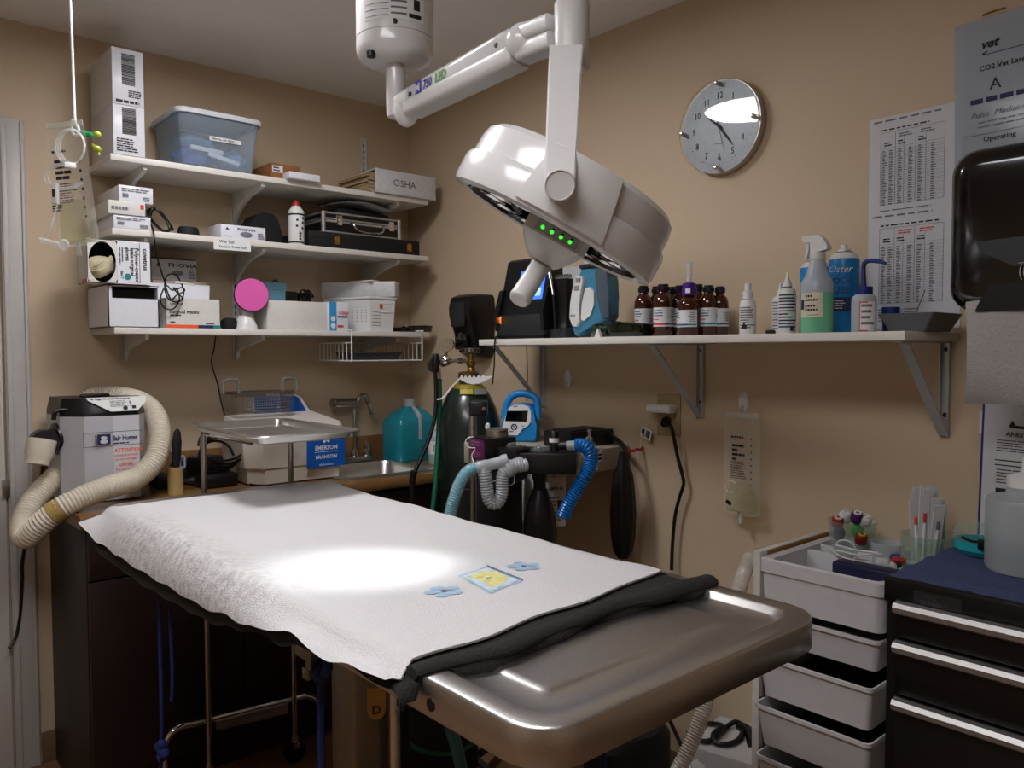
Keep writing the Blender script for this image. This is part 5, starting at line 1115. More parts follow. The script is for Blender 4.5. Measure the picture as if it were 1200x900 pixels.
for i, (x, z, g) in enumerate(((xd + .05, z0 + .045, 0), (xd + .012, z0 + .04, 0), (xd + .0, z0 + .02, .0), (xd + .002, z0 - .05, -.004), (xd + .006, z0 - .12, -.005), (xd + .016, zb_ + .02, .0), (xd + .03, zb_, .006))):
    rows.append([V((x + .004 * math.sin(j * 1.3 + i), y0 + (y1 - y0) * j / 8 + (g if j == 0 else 0), z)) for j in range(9)])
b.grid(rows); rows = [[p + V((.0012, 0, 0)) for p in r] for r in rows]; b.grid(rows)
b.solo('paper_towel', 'grey-white paper towel hanging out of the black dispenser', 'paper towel', sharp=60)
# ================================================================== gas cylinder, breathing machine, things hung on the right wall
tc = V((-.262, -.762, 0)); TR = .115
TANK = mat('dark green cylinder paint', '#14201b', .3, var=.15, coat=.3)
t = thing('gas_cylinder', 'tall dark green gas cylinder standing on the floor in the corner', 'gas cylinder', tc)
zsh = PD(550, 505, 2.86).z; ztop = PD(550, 451, 2.86).z
b = MB(TANK); b.lathe([(TR * .9, .001), (TR, .02), (TR, zsh), (TR * .97, zsh + (ztop - zsh) * .22), (TR * .86, zsh + (ztop - zsh) * .5), (TR * .66, zsh + (ztop - zsh) * .8), (TR * .44, ztop)], tc, n=44); b.build('cylinder_body', t)
YEL = mat('yellow band', '#8a7a1c', .5)
b = MB(YEL); b.lathe([(TR * .53, ztop - .014), (TR * .46, ztop - .001), (TR * .4, ztop + .004)], tc, n=36); b.build('yellow_band', t)
b = MB(mat('bronze collar', '#5e4a22', .45, .6)); zc = ztop + .022; b.lathe([(.034, ztop), (.034, zc - .002), (.037, zc), (.037, zc + .02), (.033, zc + .024), (.02, zc + .026)], tc, n=28); b.build('neck_collar', t)
zv0, zv1 = zc + .024, PD(554, 412, 2.85).z; vc = tc + V((.006, -.008, 0))
b = MB(BRASS); b.lathe([(.014, zv0), (.014, zv0 + .012), (.011, zv0 + .016), (.017, zv0 + .026), (.017, zv0 + (zv1 - zv0) * .5), (.012, zv0 + (zv1 - zv0) * .56), (.014, zv0 + (zv1 - zv0) * .75), (.011, zv1)], vc, n=16); b.build('valve', t)
b = MB(DCHR); b.lathe([(.028, zv1 - .004), (.033, zv1 - .001), (.033, zv1 + .011), (.028, zv1 + .013), (.001, zv1 + .011)], vc, n=28); b.use(INK)
for k in range(14): a = 2 * math.pi * k / 14; b.box(vc + V((math.cos(a) * .033, math.sin(a) * .033, zv1 + .005)), (.004, .004, .009), a)
b.build('hand_wheel', t)
for px0, px1, py0, py1, m_, nm in ((540, 555, 455.5, 461, mat('yellow label', '#a8a418', .5), 'yellow_label'), (556, 570, 455, 461.5, mat('silver label', '#7f837c', .4), 'silver_label')):
    b = MB(m_); rows = []
    for i in range(6):
        u = px0 + (px1 - px0) * i / 5; row = []
        for v, zz in ((py1, 1), (py0, 0)):
            p = PD(u, v, 2.82); d_ = V((p.x - tc.x, p.y - tc.y, 0)); zz_ = p.z
            k = (ztop - zz_) / (ztop - zsh); rad = TR * (.44 + .56 * min(1, max(0, k)) ** .55) + .004
            q = V((tc.x, tc.y, 0)) + (CAM - tc).to_2d().normalized().to_3d() * math.sqrt(max(0, rad * rad - 0)) ; side = V((RT.x, RT.y, 0)).normalized(); off = (p - V((tc.x, tc.y, p.z))).dot(side)
            fw = -V((FW.x, FW.y, 0)).normalized(); q = V((tc.x, tc.y, zz_)) + side * off + fw * math.sqrt(max(1e-4, rad * rad - off * off)); row.append(q)
        rows.append(row)
    b.grid(rows); b.grid([[p + V((FW.x, FW.y, 0)) * -.001 for p in r] for r in rows]); b.build(nm, t)
# paper tag on the collar
b = MB(PAPER); D_ = 2.80
pl = [(538, 444), (541, 439.5), (543, 443), (545.5, 439.5), (548, 443), (550.5, 439.5), (553, 443), (555.5, 439.5), (558, 443), (560.5, 439.5), (563, 442), (566, 439.5), (569, 441), (580, 440), (569, 446), (562, 449.5), (554, 450.5), (547, 449)]
P3 = [PD(x, y, D_) for x, y in pl]; bk = V((FW.x, FW.y, 0)) * .0015
va = [b.bm.verts.new(p) for p in P3]; vb = [b.bm.verts.new(p + bk) for p in P3]
b.bm.faces.new(va); b.bm.faces.new(vb[::-1])
for i in range(len(va)): b.bm.faces.new((va[i], vb[i], vb[(i + 1) % len(va)], va[(i + 1) % len(va)]))
b.solo('paper_tag', 'torn white perforated paper tag round the neck of the gas cylinder', 'tag')
b = MB(PAPER); b.tube([PD(538, 444, 2.8), PD(528, 455, 2.8), PD(519, 466, 2.79), PD(512, 468, 2.78)], .003, 6, 5, flat=.4); b.solo('tie_strip', 'thin white tie strip looped from the gas cylinder to the green hose', 'strip')
# regulator
Dg = 2.82
t = thing('pressure_regulator', 'chrome pressure regulator with a round dial on the gas cylinder valve', 'regulator', PD(520, 423, Dg))
b = MB(CHROME); b.cyl(PD(546, 423, Dg + .01), PD(526, 423, Dg), .006); b.cyl(PD(542, 423, Dg + .01), PD(536, 423, Dg), .009, n=6); b.build('inlet_pipe', t)
ax = (PD(514, 424, Dg - .03) - PD(523, 423, Dg)).normalized()
b = MB(CHROME); b.lathe([(.012, -.02), (.02, -.012), (.021, .0), (.021, .012), (.017, .016), (.009, .02), (.008, .03), (.001, .031)], PD(521, 423, Dg), ax, 26); b.build('regulator_body', t)
na = (CAM - PD(523, 404, Dg)).normalized() + V((-.15, .12, 0)); na.normalize(); gc = PD(523.5, 403.8, Dg - .02)
b = MB(CHROME); b.lathe([(.021, -.02), (.025, -.018), (.0255, 0), (.0235, .002)], gc, na, 30); b.cyl(gc + V((0, 0, -.024)), PD(522, 418, Dg), .005); b.build('gauge_case', t)
b = MB(PAPER); b.lathe([(.0225, -.001), (.001, -.0008)], gc, na, 28); xg = V((0, 0, 1)).cross(na).normalized(); fg = fr(gc - na * .0006, xg, (0, 0, 1)); b.use(BINK)
b.prism([(-.013, -.01), (.012, .009), (-.010, -.013)], lambda u, v, w: fg @ V((u, v, w)), .0006); b.use(GINK)
for k in range(18): a = -.8 + 4.6 * k / 17; b.lathe([(.0011, 0), (.0008, .0005)], fg @ V((math.cos(a) * .018, math.sin(a) * .018, .0)), na, 6)
b.build('gauge_face', t)
b = MB(BLK); b.lathe([(.008, -.03), (.012, -.02), (.013, .02), (.01, .034)], PD(510.5, 426, Dg - .03), (.0, 0, 1), 14); b.prism([(0, 0), (.028, .012), (.03, .03), (.02, .05), (.008, .06)], lambda u, v, w: PD(511, 438, Dg - .03) - V((RT.x, RT.y, 0)) * u + V((0, 0, v)) + V((FW.x, FW.y, 0)) * w, .014); b.build('outlet_coupling', t)
b = MB(CHROME); b.cyl(PD(514.5, 431, Dg), PD(514.7, 446, Dg), .007); b.build('hose_barb', t)
b = MB(GREEN); b.tube([PD(515, 444, Dg), PD(515, 480, Dg - .005), PD(512, 540, Dg - .03), PD(509, 580, Dg - .05), PD(504, 625, Dg - .07), PD(500, 680, Dg - .08)], .0088, 10, 6); b.solo('green_hose', 'green gas hose hanging straight down from the chrome regulator', 'hose')
b = MB(BLKR); b.tube([PD(510, 436, Dg - .03), PD(511, 462, Dg - .03), PD(509, 492, Dg - .04), PD(500, 522, Dg - .06), PD(489, 546, Dg - .08), PD(485, 556, Dg - .09)], .007, 10, 6)
b.use(BLK).tube([PD(486, 552, Dg - .09), PD(483.5, 560, Dg - .09), PD(483, 572, Dg - .09), PD(482.5, 590, Dg - .09)], .013, 10, 4, rf=lambda i, n: 1 - .35 * i / n); b.solo('black_hose', 'black hose curving from the regulator to a handpiece by the sink', 'hose')
b = MB(CHROME); pc_ = [V((tc.x + math.cos(a) * (TR + .006), tc.y + math.sin(a) * (TR + .006), PD(530, 577, 2.75).z + .012 * math.sin(a * 2))) for a in [2 * math.pi * k / 40 for k in range(41)]]
P = resample(spline(pc_, 4), .008)
for i, p in enumerate(P[:-1]):
    b.tube([p, (P[i + 1] - p) * .6 + p], .0022, 5, 1) if i % 2 else b.tube([p, (P[i + 1] - p) * 1.2 + p], .0034, 6, 1, flat=.4)
b.solo('retaining_chain', 'silver chain around the gas cylinder', 'chain')
# ---- beige wall ledge and what stands on it
LX = -.345; LY0, LY1 = -.70, -1.288; LZ0, LZ1 = .983, 1.055
BEI = mat('beige ledge laminate', '#a79c8a', .5, var=.02)
t = thing('wall_ledge', 'beige wall-mounted ledge carrying the blue patient monitor', 'ledge', (LX / 2, (LY0 + LY1) / 2, LZ0))
b = MB(BEI); b.bb((LX, LY1, LZ0), (-.002, LY0, LZ1), .003); b.build('slab', t)
f = frS(0, LY1 - .0005, 0); b = MB(PAPER); p0, p1 = PY(694, 542, LY1), PY(706, 524, LY1); g = frS(p0.x, LY1 - .0005, p0.z); ww, hh = p1.x - p0.x, p1.z - p0.z; b.plate(g, ww, hh, .0006); b.use(INK); b.rect(g, ww * .1, hh * .12, ww * .45, hh * .3); b.rect(g, ww * .55, hh * .12, ww * .95, hh * .3); b.rect(g, ww * .45, hh * .42, ww * .95, hh * .56); b.use(GINK).ink(g, ww * .2, hh * .7, ww * .9, hh * .9, 2); b.build('ledge_label', t)
# patient monitor (blue, with arched handle)
mc = PZ(606, 518, LZ1); xm = mc.x
kk = 2.72 / 937
nv = (CAM - mc); nv.z = 0; nv.normalize(); nv = (nv + V((-.35, .0, 0))).normalized(); ux = V((0, 0, 1)).cross(nv).normalized()
def mf(px, py): return ((px - 606) * kk * 1.05, max(0.001, (518 - py) * kk))
def mon(u, v, w): return mc + ux * u + V((0, 0, v)) - nv * (w + v * .12)
t = thing('patient_monitor', 'bright blue patient monitor with arched handle and white face', 'monitor', mc)
b = MB(BLUE); pl = [mf(*p) for p in ((583, 518), (582, 512), (590, 488), (593, 479), (598, 474), (612, 473), (620, 475), (625, 482), (628, 500), (628.5, 514), (626, 518))]
b.prism(pl, lambda u, v, w: mon(u, v, w), .075, .010, 3); b.build('housing', t)
b = MB(BLUE); b.tube([mon(*mf(588, 492), .03), mon(*mf(592, 472), .03), mon(*mf(599, 463.5), .03), mon(*mf(609, 461.5), .03), mon(*mf(620, 464), .03), mon(*mf(626, 471), .03), mon(*mf(627.5, 492), .03)], .0125, 12, 6); b.build('handle', t)
b = MB(WPL); pl = [mf(*p) for p in ((589.5, 507), (588, 503), (594, 483), (597, 477), (601, 474.5), (611, 474), (618, 476), (621, 482), (621.5, 494), (618, 499), (612, 502), (607, 510), (596, 510))]
b.prism(pl, lambda u, v, w: mon(u, v, w - .0045), .005); b.build('face', t)
b = MB(BLKG); pl = [mf(*p) for p in ((592, 493.5), (594, 481.5), (618, 481), (616.5, 494))]; b.prism(pl, lambda u, v, w: mon(u, v, w - .0055), .002); b.build('screen', t)
b = MB(BINK); q = mon(*mf(602.5, 500.5), -.0045); b.lathe([(.0115, 0), (.0115, .0012), (.0075, .0012), (.0075, 0)], q, nv, 22, cap=False); b.tube([q + ux * -.004 + V((0, 0, .005)) + nv * .001, q + ux * .005 + V((0, 0, -.005)) + nv * .001], .0015, 5, 1); b.use(GINK); q = mon(*mf(612, 499), -.0045); b.tube([q + ux * -.005 + V((0, 0, .003)), q + V((0, 0, -.003)), q + ux * .006 + V((0, 0, .002))], .0012, 5, 2); fgm = fr(mon(*mf(597, 506.5), -.0055), ux, V((0, 0, 1))); b.ink(fgm, 0, 0, .022, .005, 1, .8, lift=0); b.ink(fr(mon(*mf(601, 477), -.0055), ux, (0, 0, 1)), 0, 0, .022, .005, 1, .6, lift=0); b.build('button_marks', t)
xa = -.075; ya, yb = W(664, 515, -.2).y, W(712, 518, -.12).y
bx0, by0 = PZ(660, 521, LZ1), PZ(722, 521.5, LZ1)
b = MB(BLK); b.bb((-.215, -1.225, LZ1), (-.012, -1.10, LZ1 + .052), .004); b.use(BLKM).bb((-.19, -1.21, LZ1 + .052), (-.04, -1.115, LZ1 + .056), .002); o = b.solo('power_box', 'flat black power box on the beige ledge beside the blue monitor', 'device')
b = MB(BLKR); b.tube([V((-.03, -1.225, LZ1 + .03)), W(726, 518, -.06), W(733, 528, -.07), W(736, 548, -.08)], .0075, 8, 5, rf=lambda i, n: 1.25 - .4 * i / n); b.solo('bag_cord', 'thick black cord leaving the power box towards the hung bag', 'cord')
p = PZ(690.5, 522, LZ1); p = V((-.275, -1.24, LZ1)); sc_ = .9
t = thing('glass_flask', 'small clear glass flask with a metal spout on the beige ledge', 'flask', PD(690.5, 521, 2.30))
q = PD(690.5, 521, 2.34); q.z = LZ1; ht = PD(690.5, 488, 2.34).z - q.z
b = MB(GLASS); b.lathe([(.027, .0), (.027, ht * .5), (.022, ht * .62), (.012, ht * .72), (.0115, ht * .8)], q, n=26); b.build('glass_bulb', t)
b = MB(CHROME); b.lathe([(.006, 0), (.009, .004), (.009, ht * .1), (.005, ht * .14), (.005, ht * .28), (.007, ht * .3)], q + V((0, 0, ht * .7)), n=14); b.build('spout', t)
t.location = q
for o in [x for x in bpy.data.objects if x.parent == t]:
    pass
# ---- breathing machine
Dm = 2.30
def M(px, py, d=0): return PD(px, py, Dm + d)
fwd = V((FW.x, FW.y, 0)).normalized(); rgt = V((RT.x, RT.y, 0)).normalized()
t = thing('anaesthesia_machine', 'black anaesthesia machine with a purple-labelled vaporiser and clear hoses', 'anaesthesia machine', (M(600, 600).x, M(600, 600).y, 0))
rotm = Matrix((rgt, fwd, V((0, 0, 1)))).transposed()
def mbox(b, px0, px1, py0, py1, d0, d1, bev=.003, yaw=0):
    a_, c_ = M(px0, py1, d0), M(px1, py0, d0); w_ = (c_ - a_).dot(rgt); h_ = c_.z - a_.z; dp = d1 - d0
    R = rotm @ Matrix.Rotation(yaw, 3, 'Z'); cen = (a_ + c_) / 2 + fwd * dp / 2; b.box(cen, (w_, dp, h_), R, bev); return cen, w_, h_
b = MB(DCHR); pl0 = M(554, 485, .2); b.cyl((pl0.x, pl0.y, .06), (pl0.x, pl0.y, pl0.z + .02), .0125, n=16); b.build('pole', t)
b = MB(BLK); mbox(b, 550, 571, 470, 488, .18, .24, .006); b.use(CHROME).cyl(M(567, 479, .17), M(567, 479, .19), .006); b.build('pole_clamp', t)
b = MB(BLKM); 
for k in range(3): a = 2 * math.pi * k / 3 + .4; b.tube([(pl0.x, pl0.y, .075), (pl0.x + math.cos(a) * .2, pl0.y + math.sin(a) * .2, .05)], .02, 8, 1, flat=.6)
b.build('wheeled_base', t)
b = MB(BLKM); mbox(b, 560, 612, 545, 640, .03, .16, .008); b.build('absorber_body', t)
b = MB(BLK); cen, w_, h_ = mbox(b, 557, 598, 513.5, 541, -.02, .08, .003, .5); b.build('vaporiser', t)
R = rotm @ Matrix.Rotation(.5, 3, 'Z'); fx__ = R @ V((-1, 0, 0))
f0 = cen + R @ V((-w_ / 2 - .0005, .05, -h_ / 2)); fv = fr(f0, R @ V((0, -1, 0)), (0, 0, 1))
b = MB(mat('purple vaporiser label', '#5a1848', .4)); b.plate(fv @ Matrix.Translation((.006, .004, 0)), .088, h_ - .01, .0008, .0005); b.use(mat('pink print', '#a06a90', .5)); b.ink(fv, .012, h_ * .15, .085, h_ * .38, 3, .35, .3, .6, .0018, 3); b.ink(fv, .012, h_ * .6, .085, h_ * .85, 2, .35, .3, .6, .0018, 4); b.build('purple_label', t)
cc = cen + V((0, 0, h_ / 2)); b = MB(DCHR); cc = M(582.5, 513, .03); b.lathe([(.033, -.006), (.033, .018), (.031, .019), (.031, .021), (.033, .022), (.033, .026), (.026, .028), (.001, .027)], cc, n=34); b.build('dial_cap', t)
b = MB(WPL); b.tube([M(571, 505, .05), M(570, 499, .05), M(572.5, 497, .05), M(572, 503, .05)], .004, 7, 4); b.build('release_lever', t)
b = MB(BLK); cen2, w2, h2_ = mbox(b, 606, 679, 531, 556.5, -.06, .1, .004, -.12); b.build('valve_block', t)
b = MB(BLK); b.lathe([(.045, 0), (.05, .004), (.05, .03), (.04, .034)], M(601, 537, -.005), n=28); b.lathe([(.03, 0), (.04, .01), (.04, .028)], M(606, 549, -.03), V((-1, -.4, .1)), 22); b.build('valve_seat', t)
for px, py, r_ in ((602.5, 529, .021), (634.5, 533, .024)):
    b = MB(GLASS); q = M(px, py, -.02); b.lathe([(r_, 0), (r_, .018), (r_ * .8, .024), (.001, .025)], q, n=24); b.use(CHROME).lathe([(r_ * 1.15, -.008), (r_ * 1.15, .0), (r_ * .95, .003), (r_ * .7, .004), (r_ * .7, .012), (.001, .013)], q, n=24); b.build('valve_dome', t)
b = MB(BLK); q = M(649.5, 532, -.02); b.lathe([(.014, 0), (.014, .062), (.011, .066), (.001, .066)], q, n=20); b.use(PAPER).lathe([(.0143, .034), (.0143, .046)], q, n=20, cap=False); b.build('relief_valve', t)
b = MB(BLK); b.cyl(M(655, 522, -.02), M(666, 522.5, -.03), .0125); b.use(HOSEC).lathe([(.014, 0), (.014, .028), (.012, .03)], M(664, 522.5, -.03), M(676, 522, -.035) - M(664, 522.5, -.03), 18); b.build('outlet_port', t)
b = MB(BLK); q = M(632.5, 560, .02); b.lathe([(.018, -.05), (.018, -.01), (.022, 0), (.022, .012), (.016, .03)], q, n=20); b.build('bag_mount', t)
BLUEH = film('blue hose plastic', '#0f6fc0', .82, .25, '5aa8e0')
b = MB(BLUEH); b.corr([M(675, 522, -.035), M(682, 522, -.04), M(689, 526, -.045), M(693, 535, -.045), M(691, 547, -.045), M(684, 560, -.045), M(675, 576, -.04), M(666, 592, -.035), M(660, 606, -.03)], .0195, .0078, .07, 16, False); b.build('blue_hose', t, sharp=60)
b = MB(HOSEC); b.lathe([(.019, 0), (.021, .006), (.021, .03), (.024, .034), (.024, .05), (.019, .056)], M(612, 543, -.07), M(597, 549, -.09) - M(612, 543, -.07), 20); b.build('elbow_connector', t)
b = MB(HOSEC); b.corr([M(616, 545, -.075), M(607, 546.5, -.085), M(597, 548.5, -.09), M(590.5, 554, -.09), M(588.5, 564, -.09), M(588, 578, -.09), M(584, 588, -.09), M(577.5, 590, -.092), M(572.5, 584, -.095), M(570.5, 572, -.098), M(569, 560, -.10), M(568, 552, -.10)], .0175, .0075, .07, 16, False); b.build('clear_hose', t, sharp=60)
b = MB(HOSEC); b.lathe([(.016, 0), (.018, .004), (.018, .03), (.016, .034), (.016, .07), (.019, .074), (.019, .09)], M(558, 549, -.10), M(589, 541, -.09) - M(558, 549, -.10), 18); b.lathe([(.014, 0), (.0165, .004), (.0165, .025)], M(567, 547, -.10), V((0, 0, -1)), 18); b.build('y_connector', t)
b = MB(TEALH); b.corr([M(560, 548.5, -.10), M(551, 551, -.105), M(543, 559, -.11), M(537, 571, -.115), M(532, 586, -.12), M(528, 602, -.12), M(524, 622, -.12)], .0145, .0062, .08, 14, False); b.build('teal_inner_hose', t, sharp=60)
b = MB(film('clear outer hose', '#dfe3e4', .16, .15)); b.tube([M(560, 548.5, -.10), M(551, 551, -.105), M(543, 559, -.11), M(537, 571, -.115), M(532, 586, -.12), M(528, 602, -.12), M(524, 622, -.12)], .0178, 14, 8, False); b.build('clear_outer_hose', t)
b = MB(WPL); b.tube([M(557, 525, -.02), M(549, 524, -.02), M(545.5, 518, -.02), M(549, 513, -.02), M(556, 512, -.02)], .0016, 6, 6); b.build('sample_line', t); b = MB(WPL); b.tube([M(557, 527, -.02), M(553, 533, -.02), M(555, 541, -.03), M(560, 545, -.06)], .0016, 6, 6); b.build('sample_line', t); b = MB(WPL); b.tube([M(603, 556, -.06), M(602, 566, -.06), M(596, 569, -.08), M(588, 569, -.085)], .0016, 6, 6); b.build('sample_line', t); b = MB(WPL); b.tube([M(571, 560, -.08), M(577, 564, -.08), M(584, 562, -.08)], .0016, 6, 5); b.build('sample_line', t)
def bag(name, label, prof, loc, m, folds, sx=1, sy=.8):
    b = MB(m); rows = []; n = 40
    for r, z in prof:
        rows.append([loc + rgt * (math.cos(2 * math.pi * j / n) * r * sx * (1 + folds * .06 * math.cos(2 * math.pi * j / n * 7) * min(1, r / .03))) + fwd * (math.sin(2 * math.pi * j / n) * r * sy * (1 + folds * .1 * math.cos(2 * math.pi * j / n * 7) * min(1, r / .03))) + V((0, 0, z)) for j in range(n)])
    vr = b.grid(rows, closeu=True); b.bm.faces.new(vr[0]); b.bm.faces.new(vr[-1]); return b
q = M(632.5, 571, .02); s_ = (Dm) / 937
bag('b', '', [(7 * s_, 6 * s_), (7 * s_, 0), (9 * s_, -4 * s_), (12 * s_, -12 * s_), (16 * s_, -24 * s_), (19 * s_, -38 * s_), (20 * s_, -55 * s_), (18 * s_, -72 * s_), (11 * s_, -88 * s_), (4 * s_, -94 * s_)], q, BLKR, .2).solo('breathing_bag', 'black rubber breathing bag hanging under the anaesthesia machine', 'breathing bag')
b = MB(CARD2); cen3, w3, h3 = mbox(b, 613, 661, 557, 618, .16, .28, .004, .1); b.use(GCARD); mbox(b, 613, 661, 555, 563, .158, .282, .004, .1)
o = b.solo('absorbent_canister', 'white printed canister half hidden behind the black breathing bag', 'canister')
R = rotm @ Matrix.Rotation(.1, 3, 'Z'); f0 = cen3 + R @ V((-w3 / 2, -.0605, -h3 / 2)); fq = fr(f0, R @ V((1, 0, 0)), (0, 0, 1)); b = MB(INK); b.text('KEMPSI H', fq, w3 * .52, h3 * .72, .012, .001, .02); b.build('lettering', o); b = MB(INK); b.use(mat('maroon print', '#5a2030', .6)).rect(fq, w3 * .8, h3 * .3, w3 * .92, h3 * .52); b.use(GINK).ink(fq, w3 * .6, h3 * .1, w3 * .95, h3 * .6, 7, .3, .3, .5, .0008); b.build('print', o)
b = MB(mat('brown tubing', '#5a4638', .5)); 
for k, x in enumerate((601, 605, 609)): b.tube([M(x + 1, 572, .12), M(x, 590, .12), M(x + 2, 640, .13)], .004, 7, 4)
b.solo('hanging_tubes', 'thin brown tubes hanging beside the black breathing bag', 'tube', smooth=True)
q = PX(730, 541, -.10); s_ = (q - CAM).dot(FW) / 937
bag('b', '', [(4 * s_, 12 * s_), (6 * s_, 2 * s_), (7 * s_, -4 * s_), (11 * s_, -14 * s_), (13.5 * s_, -34 * s_), (15 * s_, -62 * s_), (14 * s_, -88 * s_), (11 * s_, -106 * s_), (6 * s_, -114 * s_)], q, BLKR, 1, 1, .75).solo('folded_bag', 'folded black rubber bag hung on the right wall by a red tie', 'breathing bag')
b = MB(RED); pts = [PX(735 + i * 2.4 - 6, 531 - (i * .55) + .9 * math.sin(i * 2.4), -.10 + .095 * i / 10 + .004 * math.cos(i * 2.4)) for i in range(12)]
b.tube(pts, .0045, 8, 4); b.solo('red_tie', 'twisted red tie holding the folded black bag to the wall', 'tie')
# ---- hooks, outlet, hung fluid bag
for k, (px, py, lb) in enumerate(((666, 444, 'white oval adhesive hook on the wall under the therapy console'), (872.5, 471, 'white oval adhesive hook holding the empty fluid bag'))):
    q = PX(px, py, -.001); r_ = .017 
    b = MB(WPL); b.lathe([(r_, 0), (r_, .004), (r_ * .8, .008), (.001, .009)], q, (-1, 0, 0), 28, sx=1.9, sy=1); b.tube([q + V((-.006, 0, -.01)), q + V((-.018, 0, -.02)), q + V((-.022, 0, -.012))], .004, 8, 4)
    b.solo('wall_hook', lb, 'hook', 'white adhesive hooks')
CP = mat('almond wall plate', '#a8926c', .45)
y0, y1 = W(770.5, 486, -.003).y, W(797.5, 486, -.003).y; z0, z1 = W(784, 511, -.003).z, W(784, 462, -.003).z
t = thing('outlet_plate', 'almond wall outlet plate with two sockets in use', 'outlet', (-.003, (y0 + y1) / 2, z0))
b = MB(CP); b.bb((-.006, y1, z0), (-.0005, y0, z1), .002); b.build('plate', t)
b = MB(CP)
for z in (.27, .73): b.lathe([(.0165, 0), (.0165, .0015)], (-.006, (y0 + y1) / 2, z0 + (z1 - z0) * z), (-1, 0, 0), 20)
b.build('sockets', t)
b = MB(WPL); qa, qb = W(761, 479.5, -.03), W(789, 479, -.03); zc = W(776, 479, -.03).z; b.bb((-.05, qb.y, zc - .012), (-.0085, qa.y, zc + .013), .006); b.solo('white_adapter', 'white plug-in adapter in the upper socket', 'adapter')
q = W(781.5, 493, -.012); b = MB(BLK); b.lathe([(.014, 0), (.016, .006), (.015, .02), (.009, .034)], V((-.009, q.y, q.z)), (-1, -.25, -.25), 18)
b.use(BLKR).tube([V((-.036, q.y - .006, q.z - .006)), W(786, 499, -.045), W(790, 515, -.04), W(794, 535, -.03), W(800, 558, -.025), W(801, 568, -.025), W(796, 584, -.025), W(791, 606, -.025), W(788, 640, -.025), W(787, 668, -.03)], .0056, 8, 6); b.solo('plug_and_cord', 'black plug in the lower socket with its cord hanging down the wall', 'cord')
TL, TR_, BL = W(751, 498, -.012), W(763, 505, -.022), W(750, 510, -.012); f = fr(BL, TR_ - TL, TL - BL); ww, hh = (TR_ - TL).length * 1.0, (TL - BL).length
b = MB(PAPER); b.plate(f, ww, hh, .0006); b.use(INK); b.bars(f, ww * .5, hh * .15, ww * .92, hh * .85, 5, lift=.001); b.rect(f, ww * .1, hh * .3, ww * .35, hh * .8, .001); b.use(YEL).rect(f, ww * .2, hh * .12, ww * .42, hh * .28, .0012); b.solo('price_tag', 'small bar-coded card tag hanging from the white adapter', 'tag')
b = MB(WPL); b.tube([W(757, 501, -.015), W(762, 488, -.03), W(766, 481, -.04)], .0008, 5, 3); b.tube([W(752, 510, -.013), W(749, 530, -.01), W(746, 548, -.01)], .0008, 5, 3); b.solo('tag_string', 'thin pale string running from the adapter to the card tag', 'string')
def pouch(f, w, h, fluid, seed, prnt, name, label, group=None):
    """flat clear fluid bag: f frame at the lower left; fluid = filled share of its height"""
    t = thing(name, label, 'fluid bag', f.translation + V((0, 0, 0)), group)
    rows = []; n = 16
    for i in range(15):
        v = i / 14; th = .003 + .022 * max(0, 1 - v / max(.05, fluid + .15)) ** .7 * (1 if v > .02 else .2); ww = w * (1 - .05 * math.sin(v * 3) - (.1 * (v - .9) / .1 if v > .9 else 0))
        rows.append([f @ V((w / 2 + ww / 2 * math.cos(2 * math.pi * j / n), h * v + (0 if v > .05 else -.008 * math.sin(2 * math.pi * j / n)), th * math.sin(2 * math.pi * j / n))) for j in range(n)])
    b = MB(CLEAR); vr = b.grid(rows, closeu=True); b.bm.faces.new(vr[0]); b.bm.faces.new(vr[-1]); b.build('film', t)
    b = MB(film('bag seam', '#cfd0c4', .35, .3)); 
    for v0, v1 in ((.955, 1.0), (0, .02)): b.plate(f @ Matrix.Translation((w * .06, h * v0, 0)), w * .88, h * (v1 - v0), .003, -.0015)
    b.plate(f @ Matrix.Translation((w * .42, -.03, 0)), w * .1, .035, .006, -.003); b.build('seam', t)
    if fluid:
        rows = []
        for i in range(8):
            v = i / 7 * fluid; ww = w * .84 * (1 - .35 * (i / 7) ** 3); th = .019 * (1 - (i / 7) ** 2) + .001
            rows.append([f @ V((w / 2 + ww / 2 * math.cos(2 * math.pi * j / n), h * (.02 + v), th * math.sin(2 * math.pi * j / n) * .8)) for j in range(n)])
        b = MB(film('saline', '#dcdcd0', .07, .08, 'f0efdc')); vr = b.grid(rows, closeu=True); b.bm.faces.new(vr[0]); b.bm.faces.new(vr[-1]); b.build('fluid', t)
    b = MB(INK); L = .0075 if True else 0
    prnt(b, f, w, h, L); b.build('print', t)
    return t
def print1(b, f, w, h, L):
    b.ink(f, w * .25, h * .74, w * .72, h * .78, 1, .5, .06, .15, L, 1)
    for k, (s0, s1) in enumerate(((.28, .62), (.28, .48), (.28, .62), (.28, .42))): b.ink(f, w * s0, h * (.66 - .045 * k), w * s1, h * (.69 - .045 * k), 1, .8, .3, .5, L, k)
    b.ink(f, w * .24, h * .34, w * .72, h * .52, 10, .4, .08, .3, L, 7)
    for k in range(9): b.rect(f, w * .77, h * (.22 + .065 * k), w * .80, h * (.235 + .065 * k), L)
q0, q1 = W(848, 597, -.03), W(892, 597, -.03); zt_ = W(870, 484, -.03).z; f = fr((-.034, q0.y, q0.z), (0, -1, 0), (0, 0, 1))
t = pouch(f, q0.y - q1.y, zt_ - q0.z, .26, 3, print1, 'fluid_bag', 'nearly empty clear fluid bag hanging on a wall hook under the shelf')
b = MB(film('port plastic', '#dcdcd4', .55)); w_ = q0.y - q1.y; b.lathe([(.006, 0), (.006, .025), (.004, .03)], f @ V((w_ * .5, -.03, 0)), (0, 0, 1), 10); b.lathe([(.018, -.001), (.019, .001), (.018, .003)], f @ V((w_ * .36, .075, .024)), (-1, 0, 0), 22, cap=False); b.build('ports', t)
